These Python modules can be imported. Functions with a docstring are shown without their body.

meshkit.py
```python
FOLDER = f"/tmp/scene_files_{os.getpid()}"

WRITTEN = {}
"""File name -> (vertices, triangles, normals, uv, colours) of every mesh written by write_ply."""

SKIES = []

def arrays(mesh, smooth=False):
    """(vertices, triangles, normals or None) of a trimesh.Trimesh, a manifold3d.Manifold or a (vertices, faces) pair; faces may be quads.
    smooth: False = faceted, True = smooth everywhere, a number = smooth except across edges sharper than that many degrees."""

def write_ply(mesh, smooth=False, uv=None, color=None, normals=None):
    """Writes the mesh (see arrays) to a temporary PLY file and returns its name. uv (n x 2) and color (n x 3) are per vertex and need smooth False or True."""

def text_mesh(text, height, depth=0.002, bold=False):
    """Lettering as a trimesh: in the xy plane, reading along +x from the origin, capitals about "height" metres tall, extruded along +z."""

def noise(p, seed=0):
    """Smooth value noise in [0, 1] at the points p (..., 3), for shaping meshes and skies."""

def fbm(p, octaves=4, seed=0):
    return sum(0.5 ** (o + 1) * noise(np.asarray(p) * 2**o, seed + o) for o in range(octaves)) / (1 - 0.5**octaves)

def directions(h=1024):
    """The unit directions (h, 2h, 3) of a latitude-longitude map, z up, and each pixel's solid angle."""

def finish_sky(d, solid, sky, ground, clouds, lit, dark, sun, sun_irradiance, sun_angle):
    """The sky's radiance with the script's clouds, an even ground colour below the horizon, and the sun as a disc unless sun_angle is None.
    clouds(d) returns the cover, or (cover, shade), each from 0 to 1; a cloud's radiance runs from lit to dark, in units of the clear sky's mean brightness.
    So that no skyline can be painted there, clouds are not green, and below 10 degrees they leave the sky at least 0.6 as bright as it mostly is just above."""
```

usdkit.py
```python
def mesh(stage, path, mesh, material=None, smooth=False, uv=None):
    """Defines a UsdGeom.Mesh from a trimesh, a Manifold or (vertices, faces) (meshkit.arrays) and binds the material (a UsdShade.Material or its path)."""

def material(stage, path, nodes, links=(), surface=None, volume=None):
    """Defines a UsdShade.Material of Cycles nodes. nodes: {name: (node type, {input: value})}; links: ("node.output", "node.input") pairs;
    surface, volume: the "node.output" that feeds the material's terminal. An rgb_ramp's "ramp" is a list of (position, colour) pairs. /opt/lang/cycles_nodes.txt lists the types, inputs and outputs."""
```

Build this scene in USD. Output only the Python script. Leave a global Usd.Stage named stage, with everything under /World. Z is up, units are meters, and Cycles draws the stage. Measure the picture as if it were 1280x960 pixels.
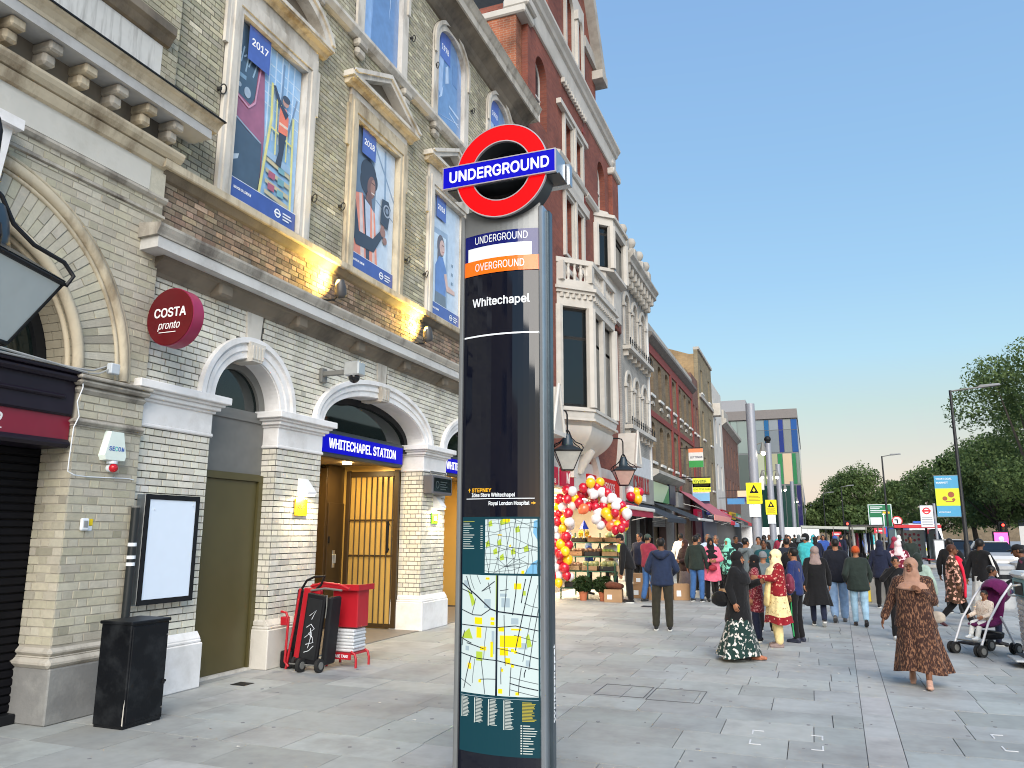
import math, random
import numpy as np, trimesh, shapely
import shapely.geometry as sg
from shapely import affinity
from shapely.ops import unary_union
import manifold3d as m3
import usdkit, meshkit
from pxr import Usd, UsdGeom, UsdLux, UsdShade, Gf, Sdf, Vt

rng = np.random.default_rng(7)
random.seed(7)
PI = math.pi
stage = Usd.Stage.CreateInMemory()
UsdGeom.SetStageUpAxis(stage, 'Z')
UsdGeom.SetStageMetersPerUnit(stage, 1.0)
UsdGeom.Xform.Define(stage, '/World')
UsdGeom.Scope.Define(stage, '/World/Looks')

# ------------------------------------------------------------------ camera, sky, light
EYE = 1.75
cam = UsdGeom.Camera.Define(stage, '/World/camera')
RX = (0.93371768, 0.06607792, 0.35185935); RY = (0.35800072, -0.17948025, -0.91630908); RZ = (0.00260401, 0.98153989, -0.19123983)
cam.AddTransformOp().Set(Gf.Matrix4d(RX[0], RY[0], RZ[0], 0, RX[1], RY[1], RZ[1], 0, RX[2], RY[2], RZ[2], 0, 0, 0, EYE, 1))
cam.CreateHorizontalApertureAttr(36.0); cam.CreateVerticalApertureAttr(27.0)
cam.CreateFocalLengthAttr(36.0 * 954.7 / 1280)
cam.CreateClippingRangeAttr(Gf.Vec2f(0.05, 5000))
cam.CreateExposureAttr(1.65)

SUN_AZ, SUN_EL = math.radians(156), math.radians(11)    # the low sun is behind the photographer; rotation = atan2(x, y)
usdkit.material(stage, '/World/Looks/sky', {
    'sky': ('sky_texture', {'sky_type': 'single_scattering', 'sun_disc': False, 'sun_elevation': SUN_EL, 'sun_rotation': SUN_AZ, 'altitude': 0.0, 'air_density': 1.0, 'aerosol_density': 0.6, 'ozone_density': 1.6}),
    'g': ('texture_coordinate', {}), 's': ('separate_xyz', {}),
    'r': ('rgb_ramp', {'ramp': [(0, (0.776, 0.584, 0.565)), (0.055, (0.791, 0.644, 0.591)), (0.1, (0.687, 0.658, 0.597)), (0.15, (0.565, 0.694, 0.658)), (0.21, (0.456, 0.716, 0.871)), (0.3, (0.366, 0.631, 0.896)), (0.42, (0.309, 0.558, 0.863)), (0.6, (0.262, 0.479, 0.823)), (1, (0.202, 0.392, 0.73))]}),
    'm': ('mix_color', {'blend_type': 'mix', 'fac': 0.88}),
    'k': ('mix_color', {'blend_type': 'multiply', 'fac': 1.0, 'b': (3.1, 3.1, 3.1), 'use_clamp': False}),
    'b': ('background_shader', {'strength': 0.1})},
    [('g.generated', 's.vector'), ('s.z', 'r.fac'), ('sky.color', 'm.a'), ('r.color', 'k.a'), ('k.result', 'm.b'), ('m.result', 'b.color')], surface='b.background')
dome = UsdLux.DomeLight.Define(stage, '/World/sky')
dome.CreateIntensityAttr(1.0)
UsdShade.MaterialBindingAPI.Apply(dome.GetPrim()).Bind(UsdShade.Material.Get(stage, '/World/Looks/sky'))
dome.GetPrim().SetCustomDataByKey('kind', 'structure'); dome.GetPrim().SetCustomDataByKey('label', 'clear dusk sky, blue above fading to pink at the horizon')
sun = UsdLux.DistantLight.Define(stage, '/World/sun')
sun.CreateIntensityAttr(0.40); sun.CreateAngleAttr(50.0); sun.CreateNormalizeAttr(True) if hasattr(sun, 'CreateNormalizeAttr') else None
sun.CreateColorAttr(Gf.Vec3f(1.0, 0.93, 0.84))
_d = np.array([math.sin(SUN_AZ) * .82, math.cos(SUN_AZ) * .82, .57])       # soft afterglow from behind the camera
sun.AddTransformOp().Set(Gf.Matrix4d().SetRotate(Gf.Rotation(Gf.Vec3d(0, 0, 1), Gf.Vec3d(*map(float, _d)))))

# ------------------------------------------------------------------ helpers
_used = {}
def uniq(parent, name):
    k = (parent, name); n = _used.get(k, 0); _used[k] = n + 1
    return f'{parent}/{name}' if n == 0 else f'{parent}/{name}_{n:03d}'
def meta(p, label=None, cat=None, group=None, kind=None):
    for k, v in (('label', label), ('category', cat), ('group', group), ('kind', kind)):
        if v: p.SetCustomDataByKey(k, v)
def thing(name, label, cat, loc=(0, 0, 0), rotz=0.0, group=None, kind=None):
    """an Xform at the thing's base; its children are its parts"""
    x = UsdGeom.Xform.Define(stage, uniq('/World', name))
    x.AddTranslateOp().Set(Gf.Vec3d(*map(float, loc)))
    if rotz: x.AddRotateZOp().Set(math.degrees(rotz))
    meta(x.GetPrim(), label, cat, group, kind)
    return str(x.GetPath())
def joined(meshes):
    ms = [m for m in meshes if m is not None]
    vs, fs, n = [], [], 0
    for m in ms:
        v, f = (np.asarray(m[0]), np.asarray(m[1])) if isinstance(m, tuple) else (np.asarray(m.vertices), np.asarray(m.faces))
        if len(f) and f.shape[1] == 4: f = np.vstack([f[:, [0, 1, 2]], f[:, [0, 2, 3]]])
        vs.append(v); fs.append(f + n); n += len(v)
    return trimesh.Trimesh(np.vstack(vs), np.vstack(fs), process=False)
def obj(name, mesh, material, parent='/World', label=None, cat=None, group=None, kind=None, smooth=False, tone=None):
    if isinstance(mesh, list): mesh = joined(mesh)
    p = uniq(parent, name)
    m = usdkit.mesh(stage, p, mesh, material, smooth=smooth)
    if tone is not None:
        UsdGeom.PrimvarsAPI(m).CreatePrimvar('tone', Sdf.ValueTypeNames.Float3Array, 'constant' if np.ndim(tone) == 1 else 'vertex').Set(Vt.Vec3fArray.FromNumpy(np.atleast_2d(np.asarray(tone, np.float32))))
    meta(m.GetPrim(), label, cat, group, kind)
    return p
def copy_of(src, loc, rotz=0.0, label=None, scale=None, group=None):
    """one more individual: an instanceable reference to a thing already built, with its own place and label"""
    sp = stage.GetPrimAtPath(src); base = sp.GetName().rstrip('0123456789').rstrip('_') if sp.GetName()[-3:].isdigit() else sp.GetName()
    x = UsdGeom.Xform.Define(stage, uniq('/World', base))
    x.AddTranslateOp().Set(Gf.Vec3d(*map(float, loc)))
    x.AddRotateZOp().Set(math.degrees(rotz))
    if scale is not None: x.AddScaleOp().Set(Gf.Vec3f(*map(float, np.broadcast_to(scale, 3))))
    p = x.GetPrim()
    p.GetReferences().AddInternalReference(sp.GetPath())
    # the reference also brings the source's ops; own ops above are authored locally and win
    x.SetXformOpOrder(x.GetOrderedXformOps())
    p.SetInstanceable(True)
    was = sp.GetCustomData()
    meta(p, label or was.get('label'), was.get('category'), group or was.get('group'))
    return str(p.GetPath())

# ---- frames: (a, b, c) -> o + a*u + b*v + c*n
class Fr:
    def __init__(s, o, u, v):
        s.o, s.u, s.v = np.array(o, float), np.array(u, float), np.array(v, float); s.n = np.cross(s.u, s.v)
    def __call__(s, m):
        m = m.copy() if not isinstance(m, tuple) else trimesh.Trimesh(m[0], m[1], process=False)
        V = np.asarray(m.vertices); m.vertices = s.o + V[:, :1] * s.u + V[:, 1:2] * s.v + V[:, 2:3] * s.n
        return m
def facing_x(x): return Fr((x, 0, 0), (0, 1, 0), (0, 0, 1))      # facade plane looking to +x: a = y, b = z
def facing_ny(y): return Fr((0, y, 0), (1, 0, 0), (0, 0, 1))     # looking to -y: a = x, b = z
def facing_nx(x): return Fr((x, 0, 0), (0, -1, 0), (0, 0, 1))    # looking to -x: a = -y
def box(x0, x1, y0, y1, z0, z1):
    m = trimesh.creation.box(((x1 - x0), (y1 - y0), (z1 - z0))); m.apply_translation(((x0 + x1) / 2, (y0 + y1) / 2, (z0 + z1) / 2)); return m
def cham(x0, x1, y0, y1, z0, z1, r=.01):
    """box with chamfered edges"""
    x0, x1 = sorted((x0, x1)); y0, y1 = sorted((y0, y1)); z0, z1 = sorted((z0, z1))
    r = min(r, (x1 - x0) * .45, (y1 - y0) * .45, (z1 - z0) * .45)
    P = []
    for x in (x0, x1):
        for y in (y0, y1):
            for z in (z0, z1):
                sx, sy, sz = (r if x == x0 else -r), (r if y == y0 else -r), (r if z == z0 else -r)
                P += [(x, y + sy, z + sz), (x + sx, y, z + sz), (x + sx, y + sy, z)]
    return man(m3.Manifold.hull_points(np.array(P)))
def man(m):
    q = m.to_mesh(); return trimesh.Trimesh(np.array(q.vert_properties[:, :3], float), np.array(q.tri_verts, int), process=False)
def polys(g):
    if g.is_empty: return []
    if g.geom_type == 'Polygon': return [g]
    return [q for q in getattr(g, 'geoms', []) for q in polys(q)]
def ext(g, c0, c1, fr=None):
    """polygon(s) in (a, b) extruded from c0 to c1 along the frame's normal"""
    out = []
    for p in polys(g):
        if p.area < 1e-7: continue
        p = shapely.force_2d(p)
        m = trimesh.creation.extrude_polygon(p, c1 - c0, engine='earcut'); m.apply_translation((0, 0, c0)); out.append(m)
    m = joined(out)
    return fr(m) if fr else m
def rect(a0, b0, a1, b1): return sg.box(min(a0, a1), min(b0, b1), max(a0, a1), max(b0, b1))
def ell(cx, cy, rx, ry, n=40): return affinity.scale(sg.Point(cx, cy).buffer(1, n), rx, ry, origin=(cx, cy))
def arch(cx, spring, hw, rise, bottom, n=32):
    """an opening: jambs from bottom to the springing and an elliptic head"""
    t = np.linspace(0, PI, n)
    return sg.Polygon([(cx + hw, bottom)] + [(cx + hw * math.cos(x), spring + rise * math.sin(x)) for x in t] + [(cx - hw, bottom)])
def tube(pts, r, sides=8, caps=True):
    """tube along a polyline"""
    P = np.asarray(pts, float); n = len(P); r = np.broadcast_to(r, n)
    T = np.gradient(P, axis=0); T /= np.linalg.norm(T, axis=1, keepdims=True) + 1e-12
    a = np.cross(T[0], (0, 0, 1.0) if abs(T[0][2]) < .9 else (1.0, 0, 0)); a /= np.linalg.norm(a)
    V, F = [], []
    ang = np.arange(sides) * 2 * PI / sides
    for i in range(n):
        a = a - T[i] * (a @ T[i]); a /= np.linalg.norm(a); b = np.cross(T[i], a)
        V.append(P[i] + r[i] * (np.cos(ang)[:, None] * a + np.sin(ang)[:, None] * b))
    for i in range(n - 1):
        for k in range(sides):
            q = (k + 1) % sides
            F += [(i * sides + k, i * sides + q, (i + 1) * sides + q), (i * sides + k, (i + 1) * sides + q, (i + 1) * sides + k)]
    V = np.vstack(V)
    if caps:
        for i, rev in ((0, True), (n - 1, False)):
            c = len(V); V = np.vstack([V, P[i]])
            for k in range(sides):
                q = (k + 1) % sides
                F.append((c, i * sides + q, i * sides + k) if rev else (c, i * sides + k, i * sides + q))
    return trimesh.Trimesh(V, np.array(F), process=False)
def lathe(profile, loc=(0, 0, 0), sides=24):
    """(r, z) profile turned about z"""
    pr = np.asarray(profile, float); n = len(pr); ang = np.arange(sides) * 2 * PI / sides
    V = np.stack([pr[:, 0][:, None] * np.cos(ang), pr[:, 0][:, None] * np.sin(ang), np.repeat(pr[:, 1][:, None], sides, 1)], -1).reshape(-1, 3)
    F = []
    for i in range(n - 1):
        for k in range(sides):
            q = (k + 1) % sides
            F += [(i * sides + k, i * sides + q, (i + 1) * sides + q), (i * sides + k, (i + 1) * sides + q, (i + 1) * sides + k)]
    return trimesh.Trimesh(V + np.array(loc), np.array(F), process=False)
def disc(r, t, axis, loc, sides=24):
    m = trimesh.creation.cylinder(r, t, sections=sides)
    if axis == 'x': m.apply_transform(trimesh.transformations.rotation_matrix(PI / 2, (0, 1, 0)))
    if axis == 'y': m.apply_transform(trimesh.transformations.rotation_matrix(PI / 2, (1, 0, 0)))
    m.apply_translation(loc); return m
def moulding(profile, a0, a1, fr):
    """profile: polygon points (c outwards, b up) run along a from a0 to a1"""
    p = sg.Polygon(profile); m = trimesh.creation.extrude_polygon(p, a1 - a0, engine='earcut')
    V = np.asarray(m.vertices); m.vertices = np.stack([a0 + V[:, 2], V[:, 1], V[:, 0]], -1); m.invert() if False else None
    m = trimesh.Trimesh(np.asarray(m.vertices), np.asarray(m.faces)[:, ::-1], process=False)
    return fr(m)
_txt = {}
def text(s, h, depth=.004, bold=True, width=None, slant=0.0):
    """lettering in (a, b), capitals h tall; scaled to the given width"""
    k = (s, bold)
    if k not in _txt: _txt[k] = meshkit.text_mesh(s, 1.0, .05, bold)
    m = _txt[k].copy(); V = np.array(m.vertices)
    w = V[:, 0].max()
    V[:, 0] *= (width / w if width else h); V[:, 1] *= h; V[:, 2] *= depth / .05
    if slant: V[:, 0] += slant * V[:, 1]
    m.vertices = V
    return m
def text_at(s, h, a, b, c, fr, bold=True, width=None, depth=.004, centre=False, slant=0.0):
    m = text(s, h, depth, bold, width, slant)
    if centre: a = a - np.asarray(m.vertices)[:, 0].max() / 2
    m.apply_translation((a, b, c)); return fr(m)

# ------------------------------------------------------------------ materials
_mats = {}
def mat(name, col, rough=.6, metal=0.0, var=.12, scale=6.0, bump=0.0, bscale=60.0, spec=.5, emit=None, estr=0.0, dirt=None, dscale=1.5, damt=.5, coat=0.0, tone=False, coords='position', detail=4, island=0.0, sheen=0.0, streak=0.0):
    """one procedural surface: base colour with fine mottling, optional stains, relief, per-piece tone"""
    if name in _mats: return _mats[name]
    path = '/World/Looks/' + name
    N = {'p': ('principled_bsdf', {'roughness': rough, 'metallic': metal, 'specular_ior_level': spec, 'coat_weight': coat, 'sheen_weight': sheen})}
    L = []
    if emit is not None:
        N['p'][1]['emission_color'] = emit; N['p'][1]['emission_strength'] = estr
    src, cs = ('geometry', 'g.position') if coords == 'position' else ('texture_coordinate', 'g.object')
    N['g'] = (src, {})
    N['n'] = ('noise_texture', {'scale': scale, 'detail': detail, 'roughness': .6})
    L.append((cs, 'n.vector'))
    c = np.array(col, float)
    N['r'] = ('rgb_ramp', {'ramp': [(.25, tuple(c * (1 - var))), (.5, tuple(c)), (.75, tuple(np.minimum(c * (1 + var), 1)))]})
    L.append(('n.fac', 'r.fac')); out = 'r.color'
    if tone:
        N['t'] = ('attribute', {'attribute': 'tone'}); N['tm'] = ('mix_color', {'blend_type': 'multiply', 'fac': 1.0})
        L += [(out, 'tm.a'), ('t.color', 'tm.b')]; out = 'tm.result'
    if island:
        N['gi'] = ('geometry', {}); N['ir'] = ('map_range', {'from_min': 0., 'from_max': 1., 'to_min': 1 - island, 'to_max': 1 + island}); N['im'] = ('mix_color', {'blend_type': 'multiply', 'fac': 1.0, 'use_clamp': False}); N['cc'] = ('combine_color', {})
        L += [('gi.random_per_island', 'ir.value'), ('ir.result', 'cc.r'), ('ir.result', 'cc.g'), ('ir.result', 'cc.b'), (out, 'im.a'), ('cc.color', 'im.b')]; out = 'im.result'
    if dirt is not None:
        N['dn'] = ('noise_texture', {'scale': dscale, 'detail': 6, 'roughness': .65}); N['dr'] = ('map_range', {'from_min': .48, 'from_max': .68, 'to_min': 0., 'to_max': damt, 'clamp': True}); N['dm'] = ('mix_color', {'blend_type': 'mix', 'b': tuple(dirt)})
        L += [('dn.fac', 'dr.value'), ('dr.result', 'dm.fac'), (out, 'dm.a')]; out = 'dm.result'
        if streak:
            N['sm'] = ('mapping', {'scale': (1.0, 1.0, streak)}); L += [(cs, 'sm.vector'), ('sm.vector', 'dn.vector')]
        else: L.append((cs, 'dn.vector'))
    L.append((out, 'p.base_color'))
    if bump:
        N['bn'] = ('noise_texture', {'scale': bscale, 'detail': 5, 'roughness': .6}); N['b'] = ('bump', {'strength': 1.0, 'distance': bump})
        L += [(cs, 'bn.vector'), ('bn.fac', 'b.height'), ('b.normal', 'p.normal')]
    _mats[name] = usdkit.material(stage, path, N, L, surface='p.BSDF')
    return _mats[name]
def glow(name, col, strength):
    if name not in _mats:
        _mats[name] = usdkit.material(stage, '/World/Looks/' + name, {'e': ('emission', {'color': tuple(col), 'strength': strength})}, surface='e.emission')
    return _mats[name]
def pane(name, tint=(.02, .03, .035), clear=.25):
    """window pane: some light passes, the rest mirrors the street"""
    if name in _mats: return _mats[name]
    _mats[name] = usdkit.material(stage, '/World/Looks/' + name, {
        'f': ('fresnel', {'IOR': 1.6}), 'gl': ('glossy_bsdf', {'color': (.9, .93, .95), 'roughness': .03}), 'tr': ('transparent_bsdf', {'color': (clear, clear, clear)}),
        'df': ('diffuse_bsdf', {'color': tint}), 'a': ('mix_closure', {'fac': .5}), 'm': ('mix_closure', {})},
        [('tr.BSDF', 'a.closure1'), ('df.BSDF', 'a.closure2'), ('f.fac', 'm.fac'), ('a.closure', 'm.closure1'), ('gl.BSDF', 'm.closure2')], surface='m.closure')
    return _mats[name]
def flat(name, rgb255, rough=.5, k=1.0, **kw):
    """paint or print given as an sRGB colour"""
    c = np.array(rgb255, float) / 255; c = np.where(c < .04045, c / 12.92, ((c + .055) / 1.055) ** 2.4) * k
    return mat(name, tuple(c), rough, var=kw.pop('var', .04), **kw)

# ------------------------------------------------------------------ bricks
def brick_rows(region, L=.225, H=.075, g=.010, bond='flemish', seed=0, o=(0., 0.)):
    """rectangles of a bonded wall that fall in region (a polygon), clipped to it"""
    r = np.random.default_rng(seed); prep = shapely.prepared.prep(region)
    a0, b0, a1, b1 = region.bounds; out = []
    for j in range(int((b0 - o[1]) // H) - 1, int((b1 - o[1]) // H) + 2):
        z0, z1 = o[1] + j * H + g / 2, o[1] + (j + 1) * H - g / 2
        if bond == 'english': seq = [L] if j % 2 else [L / 2]
        elif bond == 'flemish': seq = [L, L / 2]
        else: seq = [L]
        per = sum(seq); off = (per / 2 if j % 2 else 0) + (L / 4 if bond == 'english' and j % 2 else 0) + (L / 4 if bond == 'stretcher' and j % 2 else 0)
        k0 = int((a0 - o[0] - off) // per) - 1; x = o[0] + off + k0 * per
        while x < a1 + per:
            for w in seq:
                q0, q1 = x + g / 2, x + w - g / 2; x += w
                if q1 < a0 or q0 > a1: continue
                q = sg.box(q0, z0, q1, z1)
                if prep.contains(q): out.append((q0, z0, q1, z1))
                elif prep.intersects(q):
                    for p in polys(q.intersection(region)):
                        if p.area > .0012: out.append(p)
    return out
def brick_mesh(q, d, e=.0025):
    if isinstance(q, tuple):
        a0, b0, a1, b1 = q
        v = [(a0, b0, -.004), (a1, b0, -.004), (a1, b1, -.004), (a0, b1, -.004), (a0 + e, b0 + e, d), (a1 - e, b0 + e, d), (a1 - e, b1 - e, d), (a0 + e, b1 - e, d)]
        f = [(4, 5, 6), (4, 6, 7), (0, 1, 5), (0, 5, 4), (1, 2, 6), (1, 6, 5), (2, 3, 7), (2, 7, 6), (3, 0, 4), (3, 4, 7)]
        return np.array(v), np.array(f)
    m = trimesh.creation.extrude_polygon(q, d + .004, engine='earcut'); v = np.array(m.vertices); v[:, 2] -= .004
    return v, np.array(m.faces)
def lay(parent, fr, bricks, material, tones, n_parts=0, name='brick', seed=0, d=.011, jitter=.004, stuff='brickwork', near=None):
    """bricks as parts of parent: the n_parts nearest ones as prims of their own, the rest as one stuff part. tones: function (a, b, rng) -> colour factor"""
    r = np.random.default_rng(seed); items = []
    for q in bricks:
        v, f = brick_mesh(q, d + r.uniform(-jitter, jitter) * .5)
        ca, cb = ((q[0] + q[2]) / 2, (q[1] + q[3]) / 2) if isinstance(q, tuple) else q.centroid.coords[0]
        w = fr.o + v[:, :1] * fr.u + v[:, 1:2] * fr.v + v[:, 2:3] * fr.n
        items.append((float(np.linalg.norm(w[0] - np.array([0, 0, EYE]))), w, f, np.asarray(tones(ca, cb, r), float)))
    if n_parts:
        items.sort(key=lambda t: (near(t[1][0]) if near else t[0]))
    for t in items[:n_parts]: obj(name, (t[1], t[2]), material, parent, tone=t[3])
    rest = items[n_parts:]
    if rest:
        vs, fs, ts, n = [], [], [], 0
        for _, v, f, t in rest:
            vs.append(v); fs.append(f + n); n += len(v); ts.append(np.repeat(t[None], len(v), 0))
        obj(stuff, trimesh.Trimesh(np.vstack(vs), np.vstack(fs), process=False), material, parent, kind='stuff', tone=np.vstack(ts))
# ================================================================== the station and its end pavilion
XW = -6.75                                   # face of the station wall
F = facing_x(XW)
white = mat('white_paint', (.82, .81, .80), .55, var=.05, scale=3, dirt=(.40, .37, .32), dscale=2.2, damt=.35, bump=.002, bscale=30)
stone = mat('weathered_stone', (.46, .43, .37), .8, var=.12, scale=2.5, dirt=(.11, .095, .08), dscale=2.2, damt=.85, streak=.3, bump=.004, bscale=40)
pale_stone = mat('pale_stone', (.62, .59, .53), .8, var=.10, scale=2.5, dirt=(.24, .20, .15), dscale=2.6, damt=.75, streak=.3, bump=.003, bscale=40)
cream = mat('cream_stone', (.56, .49, .36), .8, var=.16, scale=2.5, dirt=(.17, .12, .07), dscale=2.4, damt=.85, streak=.3, bump=.003, bscale=40)
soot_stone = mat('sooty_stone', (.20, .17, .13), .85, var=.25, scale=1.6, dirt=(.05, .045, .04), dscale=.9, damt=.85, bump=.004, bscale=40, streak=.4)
mortar_d = mat('dark_mortar', (.10, .095, .085), .95, var=.2)
mortar_p = mat('pale_mortar', (.40, .37, .31), .95, var=.15)
brick_w = mat('grey_white_brick', (.74, .73, .67), .55, var=.08, scale=25, tone=True, bump=.003, bscale=70, dirt=(.25, .24, .20), dscale=2.2, damt=.35)
brick_y = mat('yellow_stock_brick', (.43, .41, .305), .85, var=.16, scale=30, tone=True, bump=.004, bscale=70, dirt=(.19, .175, .13), dscale=1.0, damt=.7, streak=.5)
brick_s = mat('sooty_brick', (.27, .22, .165), .9, var=.25, scale=25, tone=True, bump=.005, bscale=60, dirt=(.06, .052, .045), dscale=2.0, damt=.7)
brick_p = mat('painted_cream_brick', (.50, .475, .385), .8, var=.10, scale=20, tone=True, bump=.004, bscale=60, dirt=(.27, .25, .20), dscale=1.2, damt=.45)
dark_glass = pane('dark_glass', (.012, .02, .018), .12)
bronze = mat('bronze_green_paint', (.085, .072, .026), .42, var=.07, scale=3, bump=.001)
brown_metal = mat('brown_metal', (.05, .03, .012), .4, var=.1)
grey_metal = mat('grey_metal', (.16, .16, .15), .45, var=.1)
black_metal = mat('black_metal', (.009, .010, .012), .5, var=.2, spec=.25)
gold_panel = mat('gold_panel', (.60, .40, .12), .33, metal=.25, var=.05, scale=2)
seam_mat = mat('panel_seam', (.14, .09, .03), .6)
led_white = mat('lamp_lens', (.9, .8, .6), .4, emit=(1.0, .80, .48), estr=6.0)

station = thing('station_building', 'pale brick railway station with arched white doorways and tall posters in its upper windows', 'railway station', (0, 0, 0))
Y0, Y1 = 6.22, 18.6
GOLD = [(7.95, .64, .62, 7.31, 8.59), (11.25, 1.64, .62, 9.61, 12.89), (15.48, 1.63, .62, 13.85, 17.11)]
SPR = 3.37
openings = [arch(c, SPR, hw, r, -.2) for c, hw, r, _, _ in GOLD]
opening_u = unary_union(openings)
# first-floor and second-floor windows
WC = [8.0, 10.87, 13.74, 16.61]
win1 = [rect(c - .74, 5.98, c + .74, 8.66) for c in WC]
def seg_head(c, hw, b, s, rise): return arch(c, s, hw, rise, b)
win2 = [seg_head(c, .68, 10.36, 12.05, .55) for c in WC]
wall = rect(Y0, 0, Y1, 13.0).difference(unary_union(openings + win1 + win2))
obj('mortar_wall', ext(wall, -.45, 0, F), mortar_d, station)
# ---- brickwork
def tw(a, b, r):
    k = r.uniform(.84, 1.06)
    if r.random() < .04: k *= .7
    return np.array([1, .99, .95]) * k * np.array([1, r.uniform(.97, 1.0), r.uniform(.92, 1)])
piers = [(6.22, 7.31), (8.59, 9.61), (12.89, 13.85), (17.11, 18.2)]
pier_bricks = []
for a, b in piers: pier_bricks += brick_rows(rect(a + .004, .60, b - .004, 2.88), L=.235, H=.0785, bond='english', seed=1, o=(a, .6))
ground_wall = rect(Y0, SPR, Y1, 4.63).difference(unary_union([affinity.scale(o, 1, 1) for o in openings]).union(unary_union([arch(c, SPR, hw + .27, r + .27, 3.0) for c, hw, r, _, _ in GOLD])))
for c in (7.98, 11.28, 15.5): ground_wall = ground_wall.difference(rect(c - .17, 4.0, c + .17, 4.7))
ground_bricks = brick_rows(ground_wall, L=.235, H=.0785, bond='english', seed=2, o=(0, SPR))
lay(station, F, pier_bricks + ground_bricks, brick_w, tw, n_parts=300, seed=3, near=lambda w: abs(w[1] - 7.6) + .12 * abs(w[2] - 2.6) if w[1] > 6.2 else 99)
def ts(a, b, r):
    k = r.uniform(.45, 1.25); return np.array([1.0 + r.uniform(-.05, .2), 1.0, 1.0 + r.uniform(-.1, .05)]) * k * (1.35 if r.random() < .08 else 1)
lay(station, F, brick_rows(rect(Y0, 5.02, Y1, 5.76), L=.225, H=.075, seed=4, o=(0, 5.02)), brick_s, ts, seed=5, d=.010, jitter=.008, stuff='sooty_brickwork')
def ty(a, b, r):
    k = r.uniform(.74, 1.12)
    if r.random() < .05: k *= 1.45
    if a < 7.3 and b < 7.6: k *= r.uniform(.8, 1.0)
    return np.array([1, r.uniform(.97, 1.01), r.uniform(.92, 1.05)]) * k
up = rect(Y0, 5.95, Y1, 12.85).difference(unary_union([rect(c - .98, 5.9, c + .98, 9.2) for c in WC] + [seg_head(c, .9, 10.2, 12.05, .75) for c in WC]))
lay(station, F, brick_rows(up, L=.225, H=.075, seed=6, o=(0, 5.95)), brick_y, ty, seed=7, d=.008, jitter=.006, stuff='yellow_brickwork')
# ---- piers: plinths, returns, white capitals
def ring_block(a0, a1, x0, x1, z0, z1, r=.012): return cham(x0, x1, a0, a1, z0, z1, r)
for i, (a, b) in enumerate(piers):
    lo, hi = (a - .0 if i == 0 else a - .06), b + .06
    m = [cham(-7.35, -6.66, lo, hi, 0, .50, .012), cham(-7.35, -6.675, lo + .012, hi - .012, .50, .535, .01), moulding([(0, .535), (.062, .535), (.062, .55), (.012, .62), (0, .62)], lo + .02, hi - .02, F)]
    m.append(cham(-7.35, -6.74, lo + .03, hi - .03, .53, .615, .02))
    obj('plinth', m, white if i != 1 else pale_stone, station)
    cap = [cham(-7.3, -6.715, a - .03, b + .03, 2.88, 2.925, .012), cham(-7.3, -6.73, a - .012, b + .012, 2.92, 3.17, .008)]
    for k, (z0, z1, pr) in enumerate([(3.165, 3.20, .035), (3.20, 3.25, .075), (3.25, 3.285, .11), (3.285, 3.375, .16)]):
        cap.append(cham(-7.3, XW + .015 + pr, a - pr, b + pr, z0, z1, .008))
    obj('capital', cap, white, station)
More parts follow.
